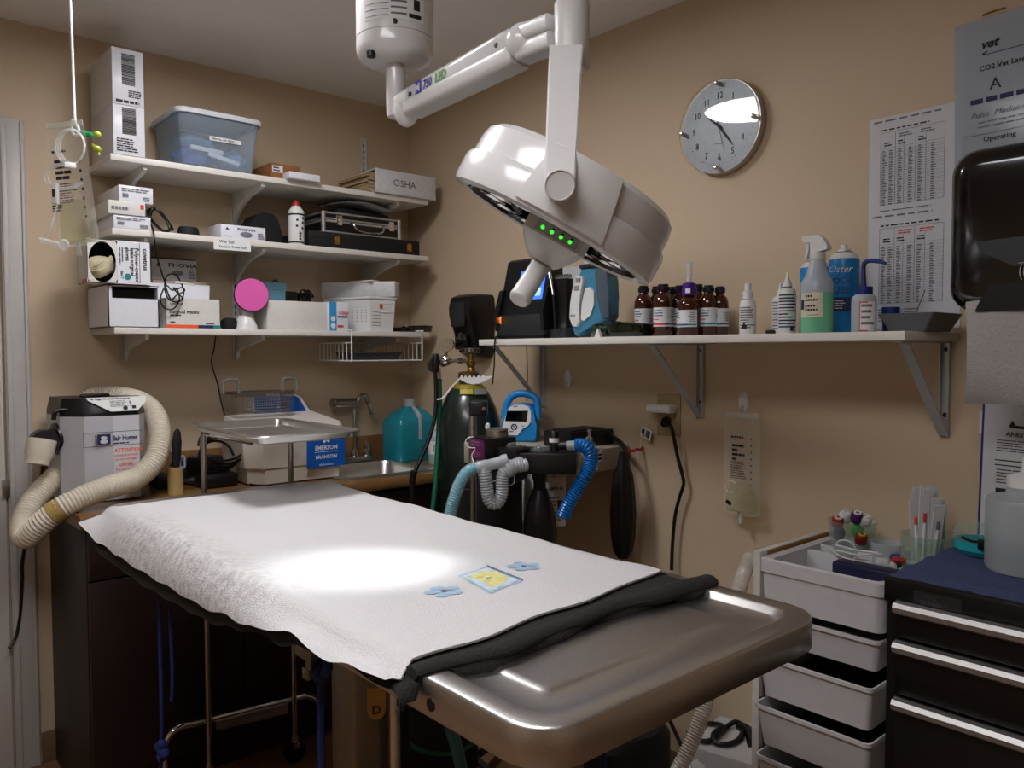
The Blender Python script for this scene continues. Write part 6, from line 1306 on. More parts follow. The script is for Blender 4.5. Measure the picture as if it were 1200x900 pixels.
b = MB(BLK); b.box(f @ V((w_ * .3, .03, .027)), (.006, .018, .01), Matrix.Rotation(.5, 3, 'X'), .002); b.build('black_clamp', t)
# ================================================================== the examination table with its coverings
TX0, TX1, TY0, TY1, TZ = -1.443, -.818, -2.392, -.640, .95
t = thing('exam_table', 'stainless steel examination table with a raised rim under the white towel', 'table', ((TX0 + TX1) / 2, (TY0 + TY1) / 2, 0))
b = MB(STEEL)
def tl(g, z, r=.068): return rr(TX0 + g, TX1 - g, TY0 + g, TY1 - g, z, max(.012, r - g * .6), 8)
b.grid([tl(.012, TZ - .05), tl(.002, TZ - .05), tl(0, TZ - .047), tl(0, TZ - .005), tl(.0015, TZ - .0015), tl(.005, TZ), tl(.034, TZ), tl(.038, TZ - .0015), tl(.045, TZ - .011), tl(.052, TZ - .0135), tl(.10, TZ - .0155), tl(.106, TZ - .0135), tl(.112, TZ - .0115), tl(.118, TZ - .0115)], closeu=True)
b.poly(tl(.118, TZ - .0115)); b.poly(tl(.012, TZ - .03)[::-1]); b.build('table_top', t, sharp=50)
b = MB(BLK); q = PX(505, 826, TX0); b.lathe([(.0085, -.002), (.0085, .0012), (.006, .0015), (.001, .0005)], V((TX0, q.y, q.z)), (-1, 0, 0), 20); b.build('rubber_plug', t)
DST = mat('dull steel column', '#8d857a', .38, .9, var=.06)
b = MB(DST); cx, cy = -1.155, -1.53; b.bb((cx - .05, cy - .05, .06), (cx + .05, cy + .05, .9), .008); b.build('column', t)
b = MB(BLK); b.bb((cx + .052, cy - .06, .2), (cx + .08, cy - .02, .9), .004); b.use(CHROME).cyl((cx + .03, cy - .075, .1), (cx + .03, cy - .075, .87), .0125); b.build('lift_cylinder', t)
b = MB(mat('table base enamel', '#3a352f', .5)); b.bb((cx - .24, cy - .5, 0), (cx + .24, cy + .5, .05), .012); b.build('base', t)
b = MB(DST); b.bb((cx - .2, cy - .55, TZ - .075), (cx + .2, cy + .45, TZ - .05), .004); b.build('under_frame', t)
q = PD(441, 828, 1.42); TAG = mat('yellowed tag', '#b08a3c', .6, var=.1); fq = fr(q, (.86, -.5, 0), (0, 0, 1))
b = MB(TAG); b.prism([(-.016, .035), (-.016, -.008), (-.010, -.019), (0, -.023), (.010, -.019), (.016, -.008), (.016, .035)], lambda u, v, w: fq @ V((u, v, w)), .003); o = b.solo('letter_tag', 'yellowed plastic tag marked D hanging under the table edge', 'tag')
b = MB(INK); b.text('D', fq, -.008, -.012, .022, .0035, .02); b.build('letter', o)
# towel and blanket
def lerp(tab, y):
    tab = sorted(tab)
    if y <= tab[0][0]: return tab[0][1]
    for (a, p), (c, q) in zip(tab, tab[1:]):
        if y <= c: s_ = (y - a) / (c - a); return p + (q - p) * (s_ * s_ * (3 - 2 * s_))
    return tab[-1][1]
def tz(x, y):
    u = (x + 1.13) / .31
    return TZ + .0165 + .0016 * math.sin(5 * x + 9 * y) + .0012 * math.sin(23 * x - 7 * y + 1) + .0009 * math.sin(31 * y + 11 * x) - .004 * (1 - u * u) + .006 * math.exp(-((y + .82) / .05) ** 2)
TOWL = [(-2.14, .955), (-2.07, .946), (-2.0, .936), (-1.94, .937), (-1.89, .944), (-1.75, .915), (-1.66, .905), (-1.49, .889), (-1.32, .887), (-1.14, .886), (-.95, .888), (-.86, .893), (-.80, .912), (-.72, .925)]
BLL = [(-2.16, .935), (-2.0, .935), (-1.9, .92), (-1.81, .903), (-1.72, .897), (-1.64, .877), (-1.48, .856), (-1.3, .850), (-1.14, .846), (-.94, .848), (-.84, .866), (-.78, .90), (-.72, .92)]
def cover(edge_l, xl, xr_far, xr_near, yfar, ynear, dz, n, drop_r, rnd_, out=.0):
    rows = []; r_ = random.Random(rnd_)
    for i in range(n + 1):
        v = i / n; row = []
        yl_ = lambda x: yfar(x) + (ynear(x) - yfar(x)) * v
        xr = xr_far + (xr_near - xr_far) * v + .004 * math.sin(v * 21) + .002 * math.sin(v * 53)
        y = yl_(xl); zl = lerp(edge_l, y) + .0025 * math.sin(v * 61 + rnd_)
        hang = [(xl - out - .012 * math.sin(v * 9) * .3 - (.025 * max(0, (v * -8 + 1))), zl), (xl - out * .7, zl + (TZ - zl) * .5), (xl, TZ - .006 + dz * .3), (xl + .009, TZ + .004 + dz)]
        for x, z in hang: row.append(V((x, yl_(x), z)))
        K = 30
        for k in range(K + 1):
            x = xl + .022 + (xr - .03 - xl - .022) * k / K; yy = yl_(x); row.append(V((x, yy, tz(x, yy) + dz)))
        row.append(V((xr - .01, yl_(xr), TZ + .009 + dz))); row.append(V((xr, yl_(xr), TZ + .001 - drop_r + dz)))
        rows.append(row)
    return rows
def slab(b, rows, th):
    low = [[p.copy() for p in r] for r in rows]
    for r in low:
        for k, p in enumerate(r):
            if k < 3: p.x += th
            elif k > len(r) - 2: p.x -= th
            else: p.z -= th
    up = b.grid(rows); lo = b.grid(low)
    def strip(a, c):
        for i in range(len(a) - 1): b.bm.faces.new((a[i], a[i + 1], c[i + 1], c[i])).material_index = b.cur
    strip(up[0], lo[0]); strip(up[-1], lo[-1]); strip([r[0] for r in up], [r[0] for r in lo]); strip([r[-1] for r in up], [r[-1] for r in lo])
rows = cover(BLL, -1.462, -.822, -.845, lambda x: -.79 + .0 * x, lambda x: -2.155 - .012 * math.sin(x * 14 + 1) - .004 * math.sin(x * 41), -.0075, 90, -.004, 2, .014)
# the near hem of the blanket rolls over into the tray
for k in range(4):
    last = rows[-1]; dn = (.003, .008, .010, .004)[k]; nr = []
    for p in last:
        z = p.z - dn
        if p.x > TX0 - .002: z = max(z, TZ - .0125 if TX0 + .05 < p.x < TX1 - .05 else TZ + .0012)
        nr.append(V((p.x, p.y - (.012, .007, .0, -.012)[k], z)))
    rows.append(nr)
b = MB(BLANK); slab(b, rows, .0045); b.solo('fleece_blanket', 'charcoal fleece blanket sagging over the table edge under the white towel', 'blanket', sharp=60)
b = MB(BLANK); rows = []
for i in range(46):
    u = i / 45; x = -1.452 + (.63) * u; y = -2.160 - .010 * math.sin(x * 14 + 1) - .003 * math.sin(x * 37); rr_ = .0075 + .001 * math.sin(u * 9) + .0007 * math.sin(u * 23 + 1) + .004 * u
    zc = TZ + .001 + rr_ * .3
    rows.append([V((x, y + math.cos(2 * math.pi * j / 12) * rr_ * 1.7, zc + math.sin(2 * math.pi * j / 12) * rr_)) for j in range(12)])
vr = b.grid(rows, closeu=True); b.bm.faces.new(vr[0]); b.bm.faces.new(vr[-1]); b.build('rolled_hem', bpy.data.objects['fleece_blanket'])
# towel material: fur and grey soiling along the hanging side
nt = TOWEL.node_tree; bs = nt.nodes['Principled BSDF']; src = bs.inputs['Base Color'].links[0].from_socket
tc_ = nt.nodes.new('ShaderNodeTexCoord'); sp = nt.nodes.new('ShaderNodeSeparateXYZ'); nt.links.new(tc_.outputs['Object'], sp.inputs[0])
def mrange(inp, a, c, o0, o1):
    m = nt.nodes.new('ShaderNodeMapRange'); m.inputs['From Min'].default_value = a; m.inputs['From Max'].default_value = c; m.inputs['To Min'].default_value = o0; m.inputs['To Max'].default_value = o1; nt.links.new(inp, m.inputs['Value']); return m.outputs[0]
def mul(a, c):
    m = nt.nodes.new('ShaderNodeMath'); m.operation = 'MULTIPLY'; nt.links.new(a, m.inputs[0]); nt.links.new(c, m.inputs[1]); return m.outputs[0]
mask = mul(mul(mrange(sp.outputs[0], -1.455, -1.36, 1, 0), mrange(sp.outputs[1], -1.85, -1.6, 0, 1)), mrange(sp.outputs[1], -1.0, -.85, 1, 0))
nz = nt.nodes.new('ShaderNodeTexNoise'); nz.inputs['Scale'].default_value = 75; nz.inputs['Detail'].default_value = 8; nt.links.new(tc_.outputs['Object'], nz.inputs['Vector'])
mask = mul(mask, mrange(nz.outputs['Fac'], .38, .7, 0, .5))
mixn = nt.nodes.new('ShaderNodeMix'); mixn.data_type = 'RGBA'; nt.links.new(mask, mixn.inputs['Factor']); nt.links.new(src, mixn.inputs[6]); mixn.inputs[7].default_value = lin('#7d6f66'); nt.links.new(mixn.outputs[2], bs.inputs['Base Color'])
def tfar(x): return -.775 + .012 * math.sin(x * 9) + .05 * max(0, (-1.40 - x) / .08)
def tnear(x): return -2.098 - .05 * (max(0, -x - .86) / .6) + .004 * math.sin(x * 30)
rows = cover(TOWL, -1.464, -.812, -.845, tfar, tnear, .0, 110, .002, 1, .024)
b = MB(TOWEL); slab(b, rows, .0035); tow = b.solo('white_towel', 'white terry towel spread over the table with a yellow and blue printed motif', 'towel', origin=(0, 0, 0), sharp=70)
def patch(b, pts, lift, sub=5):
    c = sum((V((x, y, 0)) for x, y in pts), V((0, 0, 0))) / len(pts); rows = []
    for k in range(sub + 1):
        s_ = k / sub; rows.append([V((c.x + (x - c.x) * s_, c.y + (y - c.y) * s_, tz(c.x + (x - c.x) * s_, c.y + (y - c.y) * s_) + lift)) for x, y in pts])
    b.grid(rows[1:], closeu=True); b.poly(rows[1])
def wob(pts, seed, n=6, a=.004):
    r_ = random.Random(seed); o = []
    for (x0, y0), (x1, y1) in zip(pts, pts[1:] + pts[:1]):
        for k in range(n): o.append((x0 + (x1 - x0) * k / n + r_.uniform(-a, a), y0 + (y1 - y0) * k / n + r_.uniform(-a, a)))
    return o
dia = [PZ(x, y, TZ + .016) for x, y in ((537, 673), (570, 662.5), (613, 681), (574, 695.5))]; dia = [(p.x, p.y) for p in dia]; dc = (sum(p[0] for p in dia) / 4, sum(p[1] for p in dia) / 4)
sc2 = lambda k: [(dc[0] + (x - dc[0]) * k, dc[1] + (y - dc[1]) * k) for x, y in dia]
TB1 = mat('faded blue print', '#9db6cb', .95, var=.25); TB2 = mat('pale blue print', '#c3d2e0', .95, var=.12); TY = mat('faded yellow print', '#d9d38c', .95, var=.15); TDB = mat('slate print', '#5f7388', .95)
b = MB(TB1); patch(b, wob(dia, 1, 6, .002), .0008); b.use(TB2); patch(b, wob(sc2(.88), 2, 6, .003), .0012); b.use(TY); patch(b, wob(sc2(.66), 3, 4, .009), .0016); b.use(TDB)
p, q = dia[1], dia[2]; patch(b, [(p[0], p[1]), (q[0], q[1]), (q[0] + .004, q[1] + .004), (p[0] + .004, p[1] + .003)], .0018); patch(b, [(dc[0] - .006, dc[1] - .002), (dc[0] + .006, dc[1] - .004), (dc[0] + .006, dc[1] + .002), (dc[0] - .006, dc[1] + .003)], .002)
b.build('printed_square', tow)
for (px, py), sd in (((520, 692), 4), ((614, 662), 5)):
    b = MB(TB1 if sd == 5 else mat('light blue print', '#9db9cc', .95, var=.15)); p = PZ(px, py, TZ + .016)
    for k in range(5):
        a = 2 * math.pi * k / 5 + sd; c = (p.x + math.cos(a) * .021, p.y + math.sin(a) * .021); patch(b, [(c[0] + math.cos(q * .9) * .014, c[1] + math.sin(q * .9) * .012) for q in range(7)], .001, 2)
    b.use(TDB); patch(b, [(p.x + math.cos(q) * .006, p.y + math.sin(q) * .006) for q in range(6)], .0015, 2); b.build('printed_flower', tow)
# blue restraint ropes
ROPE = mat('navy rope', '#16245e', .8, bump=.5, scale=200)
for k, (pts, r_, lb) in enumerate((([(187, 706), (187.5, 760), (189, 820), (189, 868), (186, 880)], .0045, 'navy rope hanging from the far left table edge, leftmost of the pair'), ([(199, 712), (200, 740), (202, 790), (201, 822)], .004, 'short navy rope hanging beside the leftmost rope'))):
    b = MB(ROPE); b.tube([PX(x, y, -1.43) for x, y in pts], r_, 7, 5)
    if k == 0:
        for dx, dy in ((0, 0), (.018, .004), (-.016, 0), (.004, -.016), (.0, .016)): b.sphere(PX(190, 880, -1.43) + V((0, dx, dy)), .012, u=10, v=6)
        b.tube([PX(190, 880, -1.43), PX(188, 900, -1.43)], r_, 7, 2)
    b.solo('restraint_rope', lb, 'rope', 'navy ropes tied to the table')
b = MB(ROPE); b.tube([PX(371, 762, -1.40), PX(374, 780, -1.40), PX(376, 800, -1.40), PX(376, 850, -1.40), PX(377, 902, -1.40)], .0062, 8, 5); b.sphere(PX(376, 788, -1.40), .016, (1, 1, 1.2), 10, 7); b.tube([PX(362, 776, -1.40), PX(370, 790, -1.40), PX(383, 786, -1.40), PX(384, 776, -1.40)], .008, 8, 5)
b.solo('restraint_rope', 'navy rope knotted on the steel cleat under the towel corner', 'rope', 'navy ropes tied to the table')
b = MB(DST); q = PX(352, 762, -1.41); b.box(q + V((.01, 0, 0)), (.02, .05, .03), 0, .004); b.box(PX(366, 766, -1.41), (.02, .014, .05), .2, .003); b.box(PX(363, 788, -1.41), (.02, .02, .02), 0, .003); b.build('rope_cleat', bpy.data.objects['exam_table'])
b = MB(ROPE); b.tube([PD(707, 868, 1.7), PD(707, 905, 1.7)], .007, 8, 2); b.tube([PD(707, 868, 1.7), V((-1.0, -1.9, .88))], .007, 8, 2); b.solo('restraint_rope', 'navy rope hanging under the right end of the steel table', 'rope', 'navy ropes tied to the table')
# ================================================================== surgical lamp
LD = 1.50
hc = PD(662, 244, LD)
vd = (hc - CAM).normalized()
ax = (RT * -.475 - UP * .87 + vd * .10).normalized()     # the way the lamp points
lu = -ax
t = thing('surgical_lamp', 'white ceiling-hung surgical lamp with a round tilted head over the table', 'lamp', (0, 0, H)); 
c0 = PD(463, 40, 1.86); t.location = (c0.x, c0.y, H)
cz0, cz1 = PD(463, 76, 1.86).z, PD(463, 0, 1.86).z + .10
kc = 1.86 / 937
b = MB(LAMPW); b.lathe([(30 * kc, 0), (38 * kc, .004), (43.5 * kc, .014), (45 * kc, .03), (45 * kc, .052), (44.2 * kc, .053), (44.2 * kc, .054), (45 * kc, .055), (45 * kc, cz1 - cz0), (30 * kc, cz1 - cz0 + .02)], (c0.x, c0.y, cz0), n=48); b.build('transformer_housing', t)
b = MB(LAMPW); b.cyl((c0.x, c0.y, cz1), (c0.x, c0.y, H - .02), .025, n=24); b.lathe([(.09, 0), (.09, .012), (.05, .02)], (c0.x, c0.y, H - .021), n=36); b.build('ceiling_stem', t)
b = MB(BLK); d2 = (CAM - c0); d2.z = 0; d2.normalize(); q = V((c0.x, c0.y, 0)) + d2 * 45 * kc; b.lathe([(.0055, -.002), (.005, .004), (.001, .005)], V((q.x, q.y, PD(463, 26.5, 1.78).z)), d2, 14); q2 = PD(435, 67, 1.80); b.lathe([(.010, 0), (.011, .012)], q2, (0, 0, 1), 14); b.build('screws', t)
f = fr(V((q.x, q.y, 0)), V((0, 0, 1)).cross(d2), (0, 0, 1)); zl0, zl1 = PD(463, 23, 1.78).z, PD(463, -12, 1.78).z
b = MB(PAPER)
def carc(a0, a1, z0, z1, e):
    n = 10; d0 = math.atan2(d2.y, d2.x); R_ = 45 * kc + e
    b.grid([[V((c0.x + math.cos(d0 + a0 + (a1 - a0) * i / n) * (R_ + g), c0.y + math.sin(d0 + a0 + (a1 - a0) * i / n) * (R_ + g), z)) for i in range(n + 1)] for z, g in ((z0, 0), (z0, .0004), (z1, .0004), (z1, 0))])
carc(-.85, .8, zl0, zl1, .0004); b.use(GINK); hL = zl1 - zl0
for k in range(5): carc(-.8, -.15, zl0 + hL * (.1 + .2 * k), zl0 + hL * (.12 + .2 * k), .001); carc(-.1, .3, zl0 + hL * (.14 + .2 * k), zl0 + hL * (.2 + .2 * k), .001)
b.use(INK); carc(.48, .66, zl0 + hL * .35, zl0 + hL * .7, .001); carc(.35, .7, zl0 + hL * .08, zl0 + hL * .22, .001); b.build('rating_label', t)
zt0 = PD(463, 138, 1.86).z
b = MB(LAMPW); b.lathe([(6 * kc, 0), (10 * kc, .004), (11 * kc, .012), (11.5 * kc, cz0 - zt0 + .004)], (c0.x, c0.y, zt0), n=28); b.build('pivot_tube', t)
# spring arm
a0 = PD(476, 122, 1.84); a1 = PD(608, 52, 1.54); a2 = PD(652, 34, 1.44)
dr = (a1 - a0).normalized(); upv = V((0, 0, 1)); upv = (upv - dr * upv.dot(dr)).normalized(); sd = dr.cross(upv)
def arm(b, p, q, h0, h1, w0, w1, nb=5):
    L = (q - p).length; rows = []
    for s_ in [0, .02, .98, 1]:
        h = (h0 + (h1 - h0) * s_) * (.8 if s_ in (0, 1) else 1); w = (w0 + (w1 - w0) * s_) * (.8 if s_ in (0, 1) else 1)
        rows.append([p + (q - p) * s_ + sd * x_ + upv * y_ for x_, y_ in [(v.x, v.y) for v in rr(-w / 2, w / 2, -h / 2, h / 2, 0, min(w, h) * .3, 4)]])
    vr = b.grid(rows, closeu=True); b.bm.faces.new(vr[0]); b.bm.faces.new(vr[-1])
b = MB(LAMPW); arm(b, a0 + dr * .03, a1, .054, .062, .05, .055); b.build('spring_arm', t)
b = MB(LAMPD); arm(b, a0 + dr * .02 - upv * .02, a1 - upv * .024, .036, .04, .056, .06); b.build('arm_cover', t)
b = MB(LAMPW); b.sphere(a0 + V((.0, 0, -.012)), .03, (1, 1, 1.35), 20, 14); b.cyl(a0 - dr * .01, a0 + dr * .045, .029, .03, 24); b.build('elbow_joint', t)
b = MB(LAMPW); b.sphere(a1 + (a2 - a1) * .15, .036, (1, 1, 1), 20, 12); arm(b, a1 + (a2 - a1) * .1 + upv * .012, a2 + upv * .01, .032, .03, .05, .05); b.use(LAMPD); arm(b, a1 + (a2 - a1) * .1 - upv * .022, a2 - upv * .022, .034, .034, .046, .046); b.build('wrist_joint', t)
fa = fr(a0, dr, upv); fa = fr(a0 - sd * .0, dr, upv)
nrm = dr.cross(upv); side = 1 if nrm.dot(CAM - a0) > 0 else -1
FA = fr(a0 + sd * side * .0262 - upv * .008, dr, upv) if side == 1 else fr(a0 + sd * side * .0262 - upv * .008, dr, upv)
b = MB(mat('violet logo', '#3b2f8c', .4)); b.rect(FA, .078, .0, .102, .028, .001); b.text('750', FA, .107, .004, .026, .001, .015, .2, .85); b.use(mat('green logo', '#5f9f3e', .4)).text('LED', FA, .152, .004, .026, .001, .02, .15, .9)
b.use(LAMPW); b.text('M', FA, .0785, .004, .026, .0018, .02, 0, .9); b.build('logo', t)
b = MB(BLK)
for u_, v_ in ((.058, .008), (.36, .012)): b.lathe([(.0055, 0), (.005, .002), (.001, .0022)], FA @ V((u_, v_, .001)), FA.to_3x3() @ V((0, 0, 1)), 14)
for k in range(3): b.lathe([(.003, 0), (.003, .0012)], FA @ V((.415, .018 - .016 * k, .001)), FA.to_3x3() @ V((0, 0, 1)), 10)
b.build('arm_screws', t)
# yoke
kD = LD / 937
yk = PD(670, 40, 1.42); yz0, yz1 = PD(668, 80, 1.42).z, PD(668, 3, 1.42).z; kD = 1.42 / 937
b = MB(LAMPD); b.lathe([(17 * kD, -.004), (20 * kD, 0), (20.5 * kD, .004), (20.5 * kD, yz1 - yz0 - .004), (19 * kD, yz1 - yz0), (16 * kD, yz1 - yz0 + .001), (15 * kD, yz1 - yz0 - .004), (.001, yz1 - yz0 - .004)], (yk.x, yk.y, yz0), n=40); b.build('yoke_hub', t)
ytop, ybot = PD(663, 62, 1.475), PD(656, 217, 1.345)
vv = V((vd.x, vd.y, 0)).normalized(); rgt2 = V((RT.x, RT.y, 0)).normalized()
b = MB(LAMPW); rows = []
P = [PD(664, 54, 1.395), PD(663, 70, 1.375), PD(661.5, 95, 1.355), PD(659, 150, 1.315), PD(657, 190, 1.287), PD(656.5, 205, 1.277), PD(656, 222, 1.268)]
for i, p in enumerate(P):
    w_ = (21, 20.5, 20, 19, 18, 18, 16)[i] * 1.32 / 937; rows.append([p - rgt2 * w_ - vv * .003, p - rgt2 * (w_ - .003) - vv * .006, p + rgt2 * (w_ - .003) - vv * .006, p + rgt2 * w_ - vv * .003, p + rgt2 * w_ + vv * .006, p - rgt2 * w_ + vv * .006])
vr = b.grid(rows, closeu=True); b.bm.faces.new(vr[0]); b.bm.faces.new(vr[-1]); b.build('yoke_arm', t)
pk = PD(656, 217, 1.250)
b = MB(LAMPD); b.lathe([(.024, .07), (.0245, .014), (.025, 0), (.0238, -.004), (.0225, -.0045), (.0215, -.0025), (.001, -.002)], pk, vd, 36); b.build('pivot_cap', t)
# head: lathe around the pointing axis
Rh = .208; hb = MB(LAMPW)
f0 = hc - lu * .055        # face plane centre
prof = [(Rh * .86, .004), (Rh * .90, 0), (Rh * .985, .004), (Rh, .014), (Rh, .052), (Rh * .985, .060), (Rh * .955, .063), (Rh * .95, .095), (Rh * .93, .112), (Rh * .88, .122), (Rh * .6, .130), (.001, .133)]
hb.lathe(prof, f0, lu, 72, cap=False); hb.build('head_shell', t, sharp=30)
b = MB(mat('lamp reflector glass', '#30343c', .12, .6, var=.5, scale=25, coat=.6)); b.lathe([(Rh * .87, .004), (Rh * .84, .016), (Rh * .3, .018), (.001, .018)], f0, lu, 60, cap=False); b.build('lens_glass', t)
q0 = lu.orthogonal().normalized(); q1 = lu.cross(q0)
b = MB(CHROME)
for k in range(12):
    a = 2 * math.pi * k / 12; cc = f0 + (q0 * math.cos(a) + q1 * math.sin(a)) * Rh * .62 + lu * .014; b.lathe([(.028, -.006), (.024, -.003), (.012, .003), (.001, .003)], cc, lu, 18, cap=False)
b.build('reflectors', t)
tod = (CAM - f0); tod = (tod - lu * tod.dot(lu)).normalized(); sdv = tod.cross(lu).normalized()   # tod: across the face towards the viewer side
if sdv.dot(RT) < 0: sdv = -sdv
b = MB(LAMPD)   # side block carrying the pivot
wblk = .062
rows = []
for zz, k in ((.006, .9), (.01, 1.012), (.085, 1.0), (.118, .97)):
    r_ = Rh * k + .004; rows.append([f0 + lu * zz + tod * (math.cos(a) * r_) + sdv * (math.sin(a) * r_) for a in [(-.40 + .8 * j / 10) * (1 - .25 * (zz / .12)) for j in range(11)]] + [f0 + lu * zz + tod * (math.cos(a) * (r_ - .02)) + sdv * (math.sin(a) * (r_ - .02)) for a in [(.40 - .8 * j / 10) * (1 - .25 * (zz / .12)) for j in range(11)]])
vr = b.grid(rows, closeu=True); b.bm.faces.new(vr[0]); b.bm.faces.new(vr[-1]); b.build('side_block', t)
# control hub below the face with green lamps, and the handle
hubc = f0 + tod * Rh * .30 + sdv * (.010)
def hubp(u, v, w): return hubc + sdv * u + lu * v + tod * w     # u along the face, v up into the head, w towards the viewer
b = MB(LAMPD); rows = []
for v, u_, w0, w1 in ((.010, .060, -.12, .062), (-.018, .060, -.12, .060), (-.022, .057, -.118, .057), (-.050, .034, -.09, .022), (-.056, .026, -.08, .012)):
    rows.append([hubp(-u_, v, w0 + .03), hubp(-u_, v, w1 - .012), hubp(-u_ + .012, v, w1), hubp(u_ - .012, v, w1), hubp(u_, v, w1 - .012), hubp(u_, v, w0 + .03), hubp(u_ - .03, v, w0), hubp(-u_ + .03, v, w0)])
vr = b.grid(rows, closeu=True); b.bm.faces.new(vr[0]); b.bm.faces.new(vr[-1]); b.build('control_hub', t, sharp=25)
fh = fr(hubp(-.040, -.014, .0622), sdv, lu)
b = MB(GREY); b.rect(fh, 0, 0, .08, .019, -.0004); b.use(mat('control strip', '#a9aab0', .3)); b.rect(fh, .0015, .0015, .0785, .0175, .0003); b.build('control_strip', t)
GL = mat('lit green indicator', '#38d83a', .4, emit=('#3dff3a', 1.6)); b = MB(GL)
for k in range(4): b.lathe([(.0034, 0), (.003, .0012)], fh @ V((.012 + .018 * k, .0075, .0008)), fh.to_3x3() @ V((0, 0, 1)), 12)
b.build('indicator_lights', t); b = MB(INK)
for k in range(1, 4): b.rect(fh, .0105 + .018 * k, .011, .0145 + .018 * k, .015, .0008)
b.build('indicator_marks', t)
hs = hubp(.002, -.05, -.03); he = PD(611, 347, 1.43); hd = (he - hs)
he2 = hs + hd.normalized() * .108
b = MB(LAMPD); b.lathe([(.02, 0), (.02, .015), (.0185, .02), (.0198, .09), (.0205, .1), (.0185, .106), (.015, .108), (.001, .105)], hs, he - hs, 28); b.build('grip_handle', t)
spot = bpy.data.lights.new('lamp_beam', 'SPOT'); so = bpy.data.objects.new('lamp_beam', spot); COL.objects.link(so)
tgt = PZ(428, 663, .968); so.location = f0 - lu * .004 + tod * -.09; spot.energy = 44; spot.spot_size = math.radians(31); spot.spot_blend = 1; spot.shadow_soft_size = .05; spot.color = (.93, .97, 1)
so.rotation_euler = (tgt - so.location).to_track_quat('-Z', 'Y').to_euler(); so.parent = t; so.location = so.location - t.location
# ================================================================== drip line at the left
kI = 2.0
b = MB(WPL); hx = PD(82, -10, kI); hk = PD(88, 148, kI); b.tube([V((PD(80, -60, kI).x, PD(80, -60, kI).y, H)), PD(82, -10, kI), hk + V((0, 0, .0)), ], .0034, 8, 2); b.tube([hk + V((0, 0, .01)), PD(92, 152, kI), PD(91, 158, kI), PD(87, 158, kI), PD(85, 152, kI), PD(85.5, 140, kI)], .0045, 8, 5); b.solo('hanging_hook', 'thin white hook rod hanging from the ceiling at the left', 'hook')
def print2(b, f, w, h, L):
    b.ink(f, w * .15, h * .74, w * .6, h * .77, 1, .6, .06, .2, L, 3)
    for k in range(4): b.ink(f, w * .18, h * (.66 - .045 * k), w * .6, h * (.69 - .045 * k), 1, .85, .3, .5, L, k + 4)
    b.ink(f, w * .15, h * .33, w * .66, h * .50, 9, .4, .08, .3, L, 9); b.ink(f, w * .0, h * .27, w * .25, h * .33, 3, .6, .3, .5, L, 2)
    for k in range(7): b.rect(f, w * .76, h * (.2 + .075 * k), w * .81, h * (.222 + .075 * k), L)
BL, BR = PD(69, 288, kI - .02), PD(117, 283, kI - .02); TL = PD(78, 153, kI)
f = fr(BL, BR - BL, (0, 0, 1)); w_ = (BR - BL).length; h_ = PD(90, 158, kI).z - BL.z + .02
t = pouch(f, w_, h_, .34, 5, print2, 'fluid_bag', 'clear fluid bag with coiled tubing hanging from the ceiling hook at the left')
TUB = film('clear tubing', '#e8e9e4', .3, .12)
b = MB(TUB); cI = PD(84, 172, kI - .05)
for k in range(3): b.tube([PD(82 + (17 - k * 1.2) * math.cos(a) + k * 1.5, 172 + (21 - k) * math.sin(a), kI - .04 - .004 * k) for a in [2 * math.pi * q / 14 for q in range(15)]], .0021, 7, 4, False)
for k in range(2): b.tube([PD(76 + (24 - 4 * k) * math.cos(a), 207 + (15 - 2 * k) * math.sin(a), kI - .045 - .004 * k) for a in [2 * math.pi * q / 14 for q in range(1, 13)]], .0021, 7, 4, False)
b.tube([PD(67, 240, kI - .05), PD(62, 258, kI - .05), PD(58, 272, kI - .05), PD(50, 281, kI - .05)], .0024, 7, 4, False); b.build('coiled_tubing', t)
b = MB(WPL); b.box(PD(82, 194, kI - .06), (.026, .008, .014), 0, .003); b.build('tubing_wrap', t)
b = MB(WPL); q = PD(65, 227, kI - .05); b.box(q, (.014, .012, .05), -.75, .002); b.use(INK).box(q + V((0, 0, .0)) - vv * .007, (.005, .004, .018), -.75); b.build('roller_clamp', t)
b = MB(mat('green port', '#1f8a5a', .4)); b.tube([PD(94, 155, kI - .02), PD(101, 157, kI - .02), PD(108, 158, kI - .02)], .007, 8, 3); b.use(mat('lime port', '#9aa62a', .4)); b.sphere(PD(114, 158, kI - .02), .009); b.sphere(PD(114, 175, kI - .02), .009); b.tube([PD(108, 170, kI - .02), PD(114, 175, kI - .02), PD(116, 182, kI - .02)], .004, 6, 3); b.build('coloured_ports', t)
b = MB(TUB); q0, q1 = PD(47, 281, kI - .05), PD(74, 288, kI - .05); b.tube([q0, q1], .0065, 10, 1); b.lathe([(.011, -.004), (.014, 0), (.011, .004)], PD(75, 287, kI - .06), -vv, 18); b.build('drip_chamber', t)
# ================================================================== white drawer cart
FX = -.36; CY0, CY1 = -1.972, -2.304; CT = .884
def zf(px, py, x=FX): return PX(px, py, x).z
t = thing('drawer_cart', 'white storage cart with pull-out trays between the table and the black tool chest', 'cart', (-.2, -2.19, 0))
CW = mat('white cart plastic', '#c3c1c1', .4, var=.02); CWD = mat('cart panel', '#bdb8b2', .5)
z1 = zf(886, 651.7); z2 = zf(885, 666); z3 = zf(931, 716)
b = MB(CWD); b.bb((FX, CY0 - .018, 0), (-.012, CY0, z1 + .012), .001); b.bb((FX, CY1, 0), (-.012, CY1 + .018, z1 + .012), .001); b.bb((-.03, CY1, .05), (-.012, CY0, z1), .001); b.build('side_panels', t)
b = MB(mat('raw wood edge', '#8a5c22', .6, var=.1)); b.bb((FX + .03, CY0 - .022, z1 - .02), (-.04, CY0 - .0178, z1 + .0095)); b.build('wood_edge', t)
b = MB(CW); g0, g1 = CY0 - .022, CY1 + .022
